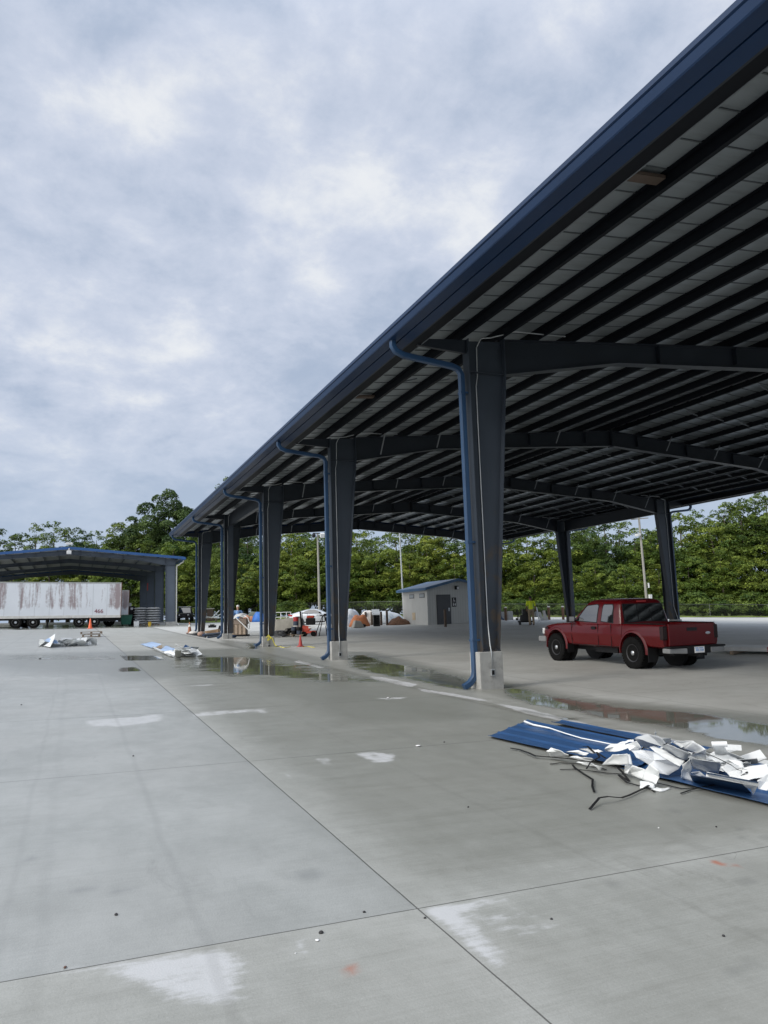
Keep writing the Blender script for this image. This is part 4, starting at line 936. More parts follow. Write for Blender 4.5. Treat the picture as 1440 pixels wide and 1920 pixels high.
shp(z3((1190, 562, .16), (1345, 582, .165), (1300, 668, .02), (1270, 612, .08), (1235, 608, .09)), white_sheet, 'trough_end', tr)
shp(z3((835, 450, .19), (1348, 545, .20), (1340, 555, .205), (840, 462, .195)), darkblue_sheet, 'trough_back', tr)
GB = 'black straps round the foreground heap'
def strap(pts, label, r=.011):
    P = [gp(*q) for q in pts]; o = thing('black_strap', label, 'strap', P[len(P)//2], 0, GB); b_ = MB()
    for p, q in zip(P[:-1], P[1:]):
        d = (q-p).normalized(); b_.beam(p-d*.004, q+d*.004, r*1.5, r*.45)
    b_.build('band', black, o, world=True)
strap(z2((212, 348, .02), (300, 362, .02), (400, 398, .03), (465, 428, .03), (620, 440, .03), (800, 455, .04), (1040, 485, .05)), 'black strap sticking out furthest left from the heap over the blue panel edge', .014)
strap(z2((620, 512, .012), (720, 500, .012), (840, 505, .015), (1000, 520, .015), (1200, 570, .015)), 'upper of two thin black straps lying flat left of the heap')
strap(z2((725, 570, .012), (860, 565, .012), (1000, 578, .012), (1200, 605, .012), (1420, 620, .012)), 'lower of two thin black straps lying flat left of the heap', .009)
strap(z2((850, 520, .02), (880, 555, .02), (960, 610, .02), (1060, 672, .02), (1055, 740, .02), (1075, 800, .015)), 'black strap bent sharply downward left of the heap', .013)
strap(z2((1030, 978, .012), (1130, 862, .05), (1215, 850, .06), (1360, 862, .02), (1440, 835, .02), (1580, 770, .02), (1640, 735, .03)), 'black strap reaching nearest the camera with a raised bend', .013)
strap(z2((965, 330, .14), (1005, 328, .16), (1080, 398, .14)), 'short black strap end on top of the blue panel, left of the heap', .013)
strap(z2((995, 560, .04), (1040, 490, .10), (1130, 440, .14), (1100, 390, .14), (1190, 450, .16)), 'black strap looped through the left scraps of the heap', .012)
strap(z2((1300, 530, .10), (1370, 600, .06), (1440, 690, .02), (1330, 625, .02)), 'black strap running down the front of the peaked sheet', .013)
strap(z3((0, 480, .03), (80, 550, .02), (190, 580, .015), (300, 605, .015), (345, 640, .012)), 'black strap crossing below the small white rectangle', .012)
strap(z3((370, 555, .02), (480, 580, .012), (610, 610, .012), (720, 605, .012)), 'thin black strap on the slab in front of the trough', .010)
strap(z3((600, 655, .012), (700, 620, .012), (800, 595, .03), (960, 570, .04)), 'black strap pointing away from the blue panel edge at the front', .010)
strap(z3((430, 190, .36), (470, 172, .37), (600, 225, .34), (700, 258, .32), (880, 285, .20), (960, 320, .18), (1080, 380, .16), (1150, 430, .12), (1215, 445, .08)), 'thin black strap draped across the top of the heap', .007)
strap(z3((1155, 500, .05), (1230, 455, .10), (1290, 420, .10)), 'short black strap standing between the right scraps of the heap', .010)
strap(z3((220, 240, .22), (240, 210, .24), (290, 222, .24)), 'small black strap loop by the curled scrap', .009)

# random crumpled piles further off
def crumple_pile(cx, cy, rx, ry, hmax, n, seed, label, group, name, only=False):
    r_ = random.Random(seed)
    for i in range(n):
        a = r_.uniform(0, 6.28); q = math.sqrt(r_.random()); x, y = cx+rx*q*math.cos(a), cy+ry*q*math.sin(a)
        h = hmax*(1-q*q)*r_.uniform(.3, 1.0); w_, l_ = (r_.uniform(.18, .42), r_.uniform(.30, .75)) if not only else (r_.uniform(.10, .22)*(1.45 if only == 2 else 1), r_.uniform(.18, .42))
        M_ = Matrix.Rotation(r_.uniform(0, 6.28), 4, 'Z') @ Matrix.Rotation(r_.uniform(-.9, .9)*(.5 if only else 1), 4, 'X') @ Matrix.Rotation(r_.uniform(-.5, .5), 4, 'Y')
        b_ = MB(); k = r_.uniform(.25, .75); bend = r_.uniform(-.5, .5); pr = [(-l_/2, 0), (-l_/2+l_*k, bend*.25*l_), (l_/2, bend*-.2*l_)]
        vs = [M_ @ Vector((u, s*w_/2, v)) for u, v in pr for s in (-1, 1)]; n_ = M_ @ Vector((0, 0, .003))
        z0_ = min(q.z for q in vs); b_.add([q for q in vs] + [q+n_ for q in vs], [(0, 1, 3, 2), (2, 3, 5, 4), (8, 9, 7, 6), (10, 11, 9, 8), (0, 2, 8, 6), (2, 4, 10, 8), (3, 1, 7, 9), (5, 3, 9, 11), (1, 0, 6, 7), (4, 5, 11, 10)])
        mt = r_.choices([white_sheet, paleblue, grey_sheet, blue_sheet, black], [12, 2, 3, .8, .5] if not only else [10, 0, 2, 0, 0])[0]
        nm = {white_sheet: 'white', paleblue: 'pale blue', grey_sheet: 'grey', blue_sheet: 'dark blue', black: 'black'}[mt]
        o = b_.build(name, mt); o.location = (x, y, G(x, y) + max(h, -z0_*.9) + .01); tag(o, 'crumpled %s %s' % (nm, label), 'metal scrap', group)
crumple_pile(-.22, 36.6, 1.05, .55, .34, 34, 3, 'sheet metal scrap in the distant left heap, before the trailer', 'scraps in the distant left heap', 'crumpled_scrap')
crumple_pile(5.92, 5.85, .36, .95, .07, 26, 21, 'sheet scrap half buried in the foreground heap', 'scraps buried in the foreground heap', 'crumpled_scrap', True)
crumple_pile(5.98, 5.60, .42, 1.10, .10, 22, 33, 'torn flat sheet lying in the right of the foreground heap', 'flat torn scraps in the foreground heap', 'torn_scrap', 2)
def px_sheet(pts, mt, label, name, group=None): return sheet(name, pts, mt, label, 'metal scrap', group)
px_sheet(((78, 1211, .02), (92, 1196, .25), (104, 1188, .52), (102, 1197, .42), (94, 1213, .05)), white_sheet, 'tall white curved sheet at the left end of the distant left heap', 'curved_scrap', 'scraps in the distant left heap')
px_sheet(((77, 1206, .1), (96, 1196, .3), (98, 1199, .28), (80, 1209, .06)), grey_sheet, 'grey sheet leaning on the left end of the distant left heap', 'curved_scrap', 'scraps in the distant left heap')
GM = 'sheets in the middle scrap row'
px_sheet(((263, 1208, .02), (285, 1203, .18), (303, 1208, .22), (285, 1215, .03)), paleblue, 'pale blue ribbed sheet, the far end of the middle scrap row', 'pale_blue_sheet', GM)
px_sheet(((284, 1213, .10), (288, 1212, .12), (322, 1227, .12), (330, 1233, .04), (318, 1230, .02), (296, 1220, .04)), grey_sheet, 'long grey channel along the left of the middle scrap row', 'grey_channel', GM)
px_sheet(((300, 1219, .14), (312, 1211, .22), (332, 1217, .22), (338, 1219, .20), (320, 1222, .14)), paleblue, 'pale blue sheet with folded edge in the middle scrap row', 'pale_blue_sheet', GM)
px_sheet(((306, 1222, .12), (322, 1219, .18), (331, 1222, .16), (328, 1229, .06), (318, 1228, .06)), white_sheet, 'white folded scrap beside the upright panel of the middle scrap row', 'white_metal_scrap', GM)
px_sheet(((328, 1219, .34), (340, 1219, .34), (339, 1234, .02), (328, 1234, .02)), siding, 'upright grey white panel in the middle scrap row', 'upright_sheet', GM)
px_sheet(((296, 1210, .16), (304, 1210, .18), (303, 1216, .06), (294, 1215, .06)), wood, 'brown board in the gap of the middle scrap row', 'brown_board', GM)
p = gp(352, 1231); crumple_pile(p.x, p.y, .42, .7, .30, 15, 9, 'sheet metal scrap at the near end of the middle scrap row', 'scraps at the near end of the middle row', 'crumpled_scrap')
# ------------------------------------------------------------------ trailers by the far shed
def text_mesh(txt, size, mt, parent, loc, rot, name):
    cu = bpy.data.curves.new('t', 'FONT'); cu.body = txt; cu.size = size; cu.extrude = .006; cu.align_x = 'CENTER'
    o = bpy.data.objects.new('t', cu); col.objects.link(o)
    dg = bpy.context.evaluated_depsgraph_get(); me = bpy.data.meshes.new_from_object(o.evaluated_get(dg)); bpy.data.objects.remove(o)
    me.materials.clear(); me.materials.append(mt); q = bpy.data.objects.new(name, me); col.objects.link(q); q.parent = parent; q.location = loc; q.rotation_euler = rot; return q
def trailer_skin():
    mt = mat('rusted_white_trailer', (.66, .69, .73), .45, 0, .05, 1.0)
    t = mt.node_tree; L = t.links.new; b = t.nodes['Principled BSDF']; old = b.inputs['Base Color'].links[0].from_socket
    tc = N(t, 'ShaderNodeTexCoord'); 
    def nz(sc, st, d=8, r=.7, off=(0, 0, 0)):
        mp = N(t, 'ShaderNodeMapping'); mp.inputs['Scale'].default_value = st; mp.inputs['Location'].default_value = off; L(tc.outputs['Object'], mp.inputs[0])
        n = N(t, 'ShaderNodeTexNoise'); n.inputs['Scale'].default_value = sc; n.inputs['Detail'].default_value = d; n.inputs['Roughness'].default_value = r; L(mp.outputs[0], n.inputs[0]); return n.outputs[0]
    a = nz(1.0, (1.1, 1, .10), 5, .6, (2.0, 0, 0)); s = nz(6, (1, 1, .12), 6, .7); f = nz(5, (1, 1, 1), 6, .7)
    ad = N(t, 'ShaderNodeMath', operation='ADD'); m1 = N(t, 'ShaderNodeMath', operation='MULTIPLY'); m1.inputs[1].default_value = .45; L(s, m1.inputs[0]); L(a, ad.inputs[0]); L(m1.outputs[0], ad.inputs[1])
    a2 = N(t, 'ShaderNodeMath', operation='ADD'); m2 = N(t, 'ShaderNodeMath', operation='MULTIPLY'); m2.inputs[1].default_value = .25; L(f, m2.inputs[0]); L(ad.outputs[0], a2.inputs[0]); L(m2.outputs[0], a2.inputs[1])
    # the lower half metre of the wall stays cleaner
    sx = N(t, 'ShaderNodeSeparateXYZ'); L(tc.outputs['Object'], sx.inputs[0]); mz = N(t, 'ShaderNodeMapRange'); L(sx.outputs[2], mz.inputs[0]); mz.inputs[1].default_value = 1.35; mz.inputs[2].default_value = 1.9; mz.inputs[3].default_value = -.2; mz.inputs[4].default_value = 0
    a3 = N(t, 'ShaderNodeMath', operation='ADD'); L(a2.outputs[0], a3.inputs[0]); L(mz.outputs[0], a3.inputs[1])
    r = N(t, 'ShaderNodeMapRange'); L(a3.outputs[0], r.inputs[0]); r.inputs[1].default_value = .84; r.inputs[2].default_value = .97; r.inputs[4].default_value = .85
    mx = N(t, 'ShaderNodeMix', data_type='RGBA'); L(r.outputs[0], mx.inputs[0]); L(old, mx.inputs[6]); mx.inputs[7].default_value = (.23, .165, .165, 1); L(mx.outputs[2], b.inputs['Base Color']); return mt
tskin = trailer_skin()
def trailer(xr_, y, length, zb, zt, label, number, wheels, legs, yaw=0):
    wd = 2.5; xc = xr_-length/2; root = thing('box_trailer', label, 'trailer', (xr_, y, G(xr_, y))); root.rotation_euler = (0, math.atan(.0187), yaw)
    b = MB(); b.bb(-length, -.06, 0, wd, zb+.02, zt); b.build('box', tskin, root, bevel=.02)
    b = MB(); b.bb(-length, -.05, -.012, .05, zt-.10, zt+.012); b.build('top_rail', mat('grey_rail', (.36, .37, .35), .5, .3, .15, 3), root)
    b = MB(); b.bb(-length, -.05, -.02, .05, zb-.14, zb+.10); b.build('bottom_rail', mat('pale_rail', (.58, .57, .54), .5, .1, .15, 3, c2=(.30, .20, .14), c2lo=.60, c2hi=.75), root)
    b = MB()
    x = -.06
    while x > -length: b.bb(x-.012, x+.012, -.007, .004, zb+.10, zt-.10); x -= 1.22
    b.build('panel_seams', grey_sheet, root)
    b = MB(); b.bb(-.055, 0, -.03, wd+.03, zb-.16, zt+.01); b.build('rear_frame', mat('rusty_frame', (.17, .085, .06), .7, .2, .3, 4), root)
    b = MB(); b.bb(-length+.3, -.2, .7, .85, zb-.30, zb-.141); b.bb(-length+.3, -.2, 1.65, 1.8, zb-.30, zb-.141); b.bb(-2.9, -.4, .6, 1.9, zb-.5, zb-.30); b.bb(-.12, -.02, .3, 2.2, .45, .6); b.bb(-.12, -.02, .5, .6, .45, zb-.16); b.bb(-.12, -.02, 1.9, 2.0, .45, zb-.16); b.build('underframe', darkmetal, root)
    if legs:
        b = MB()
        for yy in (.5, 2.0): b.bb(-legs-.06, -legs+.06, yy-.06, yy+.06, .1, zb-.14); b.bb(-legs-.15, -legs+.15, yy-.15, yy+.15, .03, .1)
        b.build('landing_gear', darkmetal, root)
    for i, x in enumerate(wheels):
        for yy, s in ((.14, -1), (wd-.14, 1)):
            q = MB(); q.lathe([(.30, -.13), (.46, -.14), (.505, -.09), (.505, .09), (.46, .14), (.30, .13)], (x, yy, .505), 28, 'Y'); ty = q.build('tyre', blackrub, root, smooth=True)
            q = MB(); q.lathe([(.01, s*.16), (.10, s*.16), (.12, s*.06), (.22, s*.05), (.29, s*.12), (.305, s*.135), (.30, -s*.1)], (x, yy, .505), 24, 'Y'); q.build('rim', chrome if i % 2 == 0 else grey_sheet, ty, smooth=True)
    if number: text_mesh(number, .52, mat('maroon_paint_number', (.22, .05, .07), .6, 0, .2, 8), root, (-1.95, -.014, zb+.30), (math.pi/2, 0, 0), 'number')
    return root
YT = 74.5
trailer(4.07, YT, 13.9, .98, 4.10, 'white box trailer with rust streaks and number 466, parked nearest', '466', (-3.62, -2.30, -8.85, -7.45), 6.3)
trailer(4.95, YT+2.9, 13.2, 1.05, 3.45, 'plain white box trailer, only its end showing behind the rusty one', None, (-1.75, -3.1, -9.2), 0)

# ------------------------------------------------------------------ goods round the shed
def bag_stack(px, D, n, label):
    p = dp(px, D); o = thing('bagged_pallet', label, 'pallet of bags', p); b = MB(); r_ = random.Random(int(px))
    b.bb(-.6, .6, -.5, .5, .09, .13)
    for x in (-.52, 0, .52): b.bb(x-.05, x+.05, -.5, .5, 0, .09)
    b.build('pallet', wood, o)
    for k in range(n):
        z = .13 + k*.235; q = MB()
        secs = []
        for i in range(9):
            x = -.66 + 1.32*i/8; t = abs(x)/.66; h = .115*(1-t**4*.75); y0 = .58*(1-t**6*.25); dz = r_.uniform(-.012, .012)
            secs.append([Vector((x+r_.uniform(-.01, .01), y0*math.cos(a), z+.115+dz+h*math.copysign(abs(math.sin(a))**.6, math.sin(a)))) for a in [2*math.pi*j/16 for j in range(16)]])
        q.loft(secs); q.build('bag_layer', bagwrap, o, smooth=True)
bag_stack(263.5, 73.5, 7, 'left stack of grey wrapped bags before the shed columns'); bag_stack(287, 73.5, 7, 'right stack of grey wrapped bags, against the shed column')
def cone(loc, label, m_, h=.72, band=False):
    o = thing('traffic_cone', label, 'traffic cone', loc, .2); b = MB(); s = h/.72
    b.box((0, 0, .018), (.36*s, .36*s, .036)); b.build('base', m_, o, bevel=.01)
    b = MB(); b.lathe([(.135*s, .036), (.128*s, .06), (.035*s, h-.01), (.028*s, h), (.012, h+.002)], n=20); b.build('shell', m_, o, smooth=True)
    if band:
        b = MB(); f = lambda z: (.128 - .093*(z-.06)/.65)*s+.003; b.lathe([(f(.42), .42*s), (f(.56), .56*s), (f(.56)-.004, .56*s), (f(.42)-.004, .42*s)], n=20); b.build('reflective_band', whiteband, o, smooth=True)
cone(gp(169, 1178.5), 'bright orange traffic cone standing before the rusty white trailer', orange, .85)
cone(gp(355.5, 1187), 'dirty brown traffic cone with pale band beside the last canopy column', dirtycone, .72, True)
cone(gp(563.5, 1212.5), 'red traffic cone on the slab under the canopy beside yellow tape', mat('faded_red_cone', (.42, .055, .05), .6, 0, .12, 6), .48)
def pallet_pile():
    p = gp(171, 1194); o = thing('wooden_pallet', 'two stacked weathered wooden pallets lying behind the distant scrap heap', 'pallet', (p.x, p.y, p.z))
    for z in (0, .17):
        w_ = .60 if z else .50; b = MB()
        for x in (-w_+.05, 0, w_-.05): b.bb(x-.05, x+.05, -.5, .5, z+.022, z+.11)
        for i in range(6): y = -.46+i*.184; b.bb(-w_, w_, y-.06, y+.06, z+.112, z+.135)
        for y in (-.45, 0, .45): b.bb(-w_, w_, y-.06, y+.06, z, z+.02)
        b.build('pallet_deck', wood, o)
pallet_pile()
def jeep():
    o = thing('utility_vehicle', 'black open utility vehicle facing the camera by the fence, left of the columns', 'utility vehicle', dp(347, 92), R(-12))
    b = MB(); st = [(-1.9, .62, .95, .55), (-1.85, .80, .95, .5), (-.6, .82, 1.0, .45), (.4, .82, 1.02, .45), (1.0, .80, 1.05, .45), (1.9, .80, 1.0, .45)]
    b.loft([[Vector((-w_, y, z0_)), Vector((w_, y, z0_)), Vector((w_, y, zt-.08)), Vector((w_-.1, y, zt)), Vector((-w_+.1, y, zt)), Vector((-w_, y, zt-.08))] for y, w_, zt, z0_ in st]); b.build('body', black, o, smooth=True)
    b = MB()
    for x in (-.74, .74): b.beam((x, -.45, 1.0), (x*.92, -.20, 1.78), .07, .07); b.beam((x, 1.5, 1.0), (x*.92, 1.45, 1.78), .07, .07); b.beam((x*.92, -.2, 1.78), (x*.92, 1.45, 1.78), .06, .06)
    b.beam((-.70, 1.45, 1.78), (.70, 1.45, 1.78), .06, .06); b.build('roll_cage', black, o)
    b = MB(); b.beam((-.74, -.2, 1.80), (.74, -.2, 1.80), .10, .06); b.build('roof_bar', lampwhite, o)
    b = MB(); b.prism([(-.70, -.44, 1.06), (.70, -.44, 1.06), (.64, -.24, 1.68), (-.64, -.24, 1.68)], (0, .012, 0)); b.build('windshield', glass, o)
    b = MB(); b.box((0, -1.98, .55), (1.5, .16, .16)); b.cyl((-.6, -2.0, .72), (.6, -2.0, .72), .03); b.build('bumper', darkmetal, o, bevel=.02)
    b = MB(); b.bb(-.30, .30, -1.93, -1.90, .62, .88); b.build('grille', darkmetal, o)
    for x in (-.52, .52):
        b = MB(); b.lathe([(.001, -.02), (.09, -.015), (.10, .05), (.001, .05)], (x, -1.92, .78), 16, 'Y'); b.build('headlight', lampwhite, o, smooth=True)
    for y in (-1.25, 1.25):
        for s in (-1, 1):
            q = MB(); q.lathe([(.2, -.12), (.36, -.13), (.40, -.08), (.40, .08), (.36, .13), (.2, .12)], (s*.80, y, .40), 24, 'X'); ty = q.build('tyre', blackrub, o, smooth=True)
            q = MB(); q.lathe([(.01, s*.10), (.19, s*.08), (.205, s*.11), (.2, -s*.1)], (s*.80, y, .40), 18, 'X'); q.build('rim', darkmetal, ty, smooth=True)
jeep()
b = MB(); p = dp(236.5, 72.5); o = thing('green_bin', 'dark green waste bin on wheels at the end of the trailers', 'bin', p)
b.hexa([(-.42, -.35, .12), (.42, -.35, .12), (.42, .35, .12), (-.42, .35, .12), (-.55, -.45, 1.0), (.55, -.45, 1.0), (.55, .45, 1.0), (-.55, .45, 1.0)]); b.build('tub', greenm, o, bevel=.03)
b = MB(); b.bb(-.58, .58, -.48, .48, 1.003, 1.05); b.build('lid', greenm, o, bevel=.015)
for x in (-.3, .3):
    b = MB(); b.cyl((x-.03, 0, .075), (x+.03, 0, .075), .075); b.build('castor', black, o)
p = dp(247, 74.5); o = thing('control_cabinet', 'tall dark cabinet with small white box on top, left of the bag stacks', 'cabinet', p)
b = MB(); b.bb(-.30, .30, -.25, .25, 0, 1.9); b.build('cabinet_body', black, o, bevel=.02); b = MB(); b.bb(-.28, -.04, -.2, .2, 1.903, 2.2); b.build('box', galv, o, bevel=.02); b = MB(); b.bb(-.12, .10, -.265, -.251, 1.55, 1.75); b.build('label_plate', signwhite, o)
p = dp(281, 71.8); b = MB(); b.lathe([(.12, 0), (.14, .02), (.15, .34), (.16, .36), (.15, .38), (.01, .38)], n=18); o = b.build('yellow_bucket', mat('yellow_plastic', (.62, .42, .04), .5, 0, .1, 5), smooth=True); o.location = p; tag(o, 'small yellow bucket at the foot of the right bag stack', 'bucket')
p = dp(256, 71.5); b = MB(); b.hexa([(-.22, -.2, 0), (.22, -.2, 0), (.22, .2, 0), (-.22, .2, 0), (-.24, -.22, .42), (.24, -.22, .42), (.24, .22, .42), (-.24, .22, .42)]); b.bb(-.25, .25, -.23, .23, .421, .46); o = b.build('white_tote', white_sheet, bevel=.02); o.location = p; tag(o, 'white plastic tote with lid before the left bag stack', 'tote')

# ------------------------------------------------------------------ restroom building
def restroom():
    x0, x1, y0, y1 = 22.95, 27.55, 47.6, 51.9; zc = (x0+x1)/2
    o = thing('restroom_building', 'small light grey restroom building with blue gable roof and dark door', 'building', (zc, (y0+y1)/2, G(zc, 49.5)))
    g0 = -.98 + H0; e = g0+2.66; pk = g0+3.20
    b = MB(); th = .12
    b.prism([(x0, y0, g0-.3), (x1, y0, g0-.3), (x1, y0, e), (zc, y0, pk), (x0, y0, e)], (0, th, 0)); b.prism([(x0, y1-th, g0-.3), (x1, y1-th, g0-.3), (x1, y1-th, e), (zc, y1-th, pk), (x0, y1-th, e)], (0, th, 0))
    b.bb(x0, x0+th, y0+th, y1-th, g0-.3, e); b.bb(x1-th, x1, y0+th, y1-th, g0-.3, e); b.build('wall', siding, o, world=True, fix=False)
    b = MB()
    for i in range(1, 23): b.bb(x0+.2*i-.006, x0+.2*i+.006, y0-.004, y0-.0005, g0, e + (pk-e)*(1-abs(x0+.2*i-zc)/(zc-x0)) - .03)
    for i in range(1, 21): b.bb(x0-.004, x0-.0005, y0+.2*i-.006, y0+.2*i+.006, g0, e-.02)
    b.build('siding_grooves', mat('siding_groove', (.33, .33, .32), .8, 0, .05, 3), o, world=True)
    b = MB(); b.bb(x0-.02, x0+.09, y0-.022, y0-.005, g0, e); b.bb(x0-.022, x0-.005, y0-.02, y0+.09, g0, e); b.build('corner_trim', siding, o, world=True)
    for s in (0, 1):
        X = (lambda q: q) if s == 0 else (lambda q: 2*zc-q); b = MB(); xe = x0-.30
        sl = (pk-e)/(zc-x0); ze = e - sl*.30
        b.prism([(X(xe), y0-.42, ze), (X(zc), y0-.42, pk), (X(zc), y0-.42, pk+.07), (X(xe), y0-.42, ze+.07)], (0, y1-y0+.84, 0)); b.build('roof', roofblue, o, world=True)
        b = MB(); b.prism([(X(xe-.02), y0-.45, ze-.10), (X(zc), y0-.45, pk-.10), (X(zc), y0-.45, pk+.085), (X(xe-.02), y0-.45, ze+.085)], (0, .028, 0)); b.build('rake_trim', roofblue, o, world=True)
        b = MB(); q0, q1 = sorted((X(xe-.03), X(xe-.003))); b.bb(q0, q1, y0-.42, y1+.42, ze-.12, ze+.06); b.build('fascia', roofblue, o, world=True)
    dx = x0+.75
    b = MB(); b.bb(dx-.06, dx+1.06, y0-.03, y0-.006, g0, g0+2.16); b.build('door_frame', darkdoor, o, world=True)
    b = MB(); b.bb(dx, dx+1.0, y0-.05, y0-.031, g0+.03, g0+2.10); d = b.build('door', darkdoor, o, world=True); 
    b = MB(); b.bb(dx+.86, dx+.93, y0-.075, y0-.051, g0+.98, g0+1.22); b.cyl((dx+.80, y0-.10, g0+1.06), (dx+.92, y0-.10, g0+1.06), .014); b.cyl((dx+.90, y0-.10, g0+1.06), (dx+.90, y0-.05, g0+1.06), .014); hd = b.build('handle', chrome, o, world=True); hd.parent = d
    for sx in (dx+1.35, x1-.75):
        b = MB(); b.bb(sx-.17, sx+.17, y0-.025, y0-.006, g0+1.28, g0+1.94); sg = b.build('restroom_sign', signblack, o, world=True)
        b = MB(); yy = y0-.03
        # wheelchair symbol above, two standing figures below
        cx, cz = sx-.01, g0+1.72
        for k in range(14): a0, a1 = R(150+k*17), R(150+(k+1)*17); b.beam((cx+.075*math.cos(a0), yy, cz-.03+.075*math.sin(a0)), (cx+.075*math.cos(a1), yy, cz-.03+.075*math.sin(a1)), .006, .022, Vector((0, 1, 0)))
        b.lathe([(.001, -.004), (.024, -.004), (.024, .004), (.001, .004)], (cx-.02, yy, cz+.14), 12, 'Y'); b.bb(cx-.04, cx-.005, yy-.004, yy+.004, cz-.01, cz+.11); b.bb(cx-.02, cx+.07, yy-.0045, yy+.0035, cz-.02, cz+.01); b.bb(cx+.05, cx+.08, yy-.005, yy+.003, cz-.09, cz)
        for q in (-.07, .07):
            b.lathe([(.001, -.004), (.022, -.004), (.022, .004), (.001, .004)], (sx+q, yy, g0+1.545), 12, 'Y')
            if q < 0: b.bb(sx+q-.035, sx+q+.035, yy-.004, yy+.004, g0+1.43, g0+1.515); b.bb(sx+q-.028, sx+q-.004, yy-.0045, yy+.0035, g0+1.34, g0+1.43); b.bb(sx+q+.004, sx+q+.028, yy-.0045, yy+.0035, g0+1.34, g0+1.43)
            else: b.prism([(sx+q-.02, yy-.004, g0+1.515), (sx+q-.055, yy-.004, g0+1.40), (sx+q+.055, yy-.004, g0+1.40), (sx+q+.02, yy-.004, g0+1.515)], (0, .008, 0)); b.bb(sx+q-.02, sx+q+.02, yy-.0045, yy+.0035, g0+1.34, g0+1.40)
        pc = b.build('pictogram', signwhite, o, world=True); pc.parent = sg
    b = MB(); b.bb(zc-.13, zc+.13, y0-.20, y0-.006, g0+2.50, g0+2.76); lm = b.build('wall_lamp', black, o, world=True, bevel=.03)
    b = MB(); b.bb(zc-.02, zc+.12, y0-.215, y0-.201, g0+2.52, g0+2.70); q = b.build('lens', signwhite, o, world=True); q.parent = lm
    for yy in (y0+.85, y0+2.6):
        b = MB(); b.bb(x0-.03, x0-.005, yy-.42, yy+.42, g0+1.98, g0+2.30); wf = b.build('window', mat('window_frame_grey', (.14, .145, .15), .6, 0, .05, 4), o, world=True)
        b = MB(); b.bb(x0-.036, x0-.031, yy-.34, yy+.34, g0+2.04, g0+2.24); q = b.build('pane', mat('frosted_pane', (.34, .37, .39), .25, 0, .05, 4), o, world=True); q.parent = wf
    b = MB(); b.bb(x0-.03, x0-.005, y0+2.1, y0+2.6, g0+.42, g0+.95); b.build('access_panel', mat('tan_panel', (.50, .40, .27), .7, 0, .2, 5), o, world=True)
    b = MB(); b.bb(x0-1.2, x1+.6, y0-1.9, y0-.01, g0-.5, g0+.01); s_ = b.build('sidewalk', conc); struct(s_)
restroom()

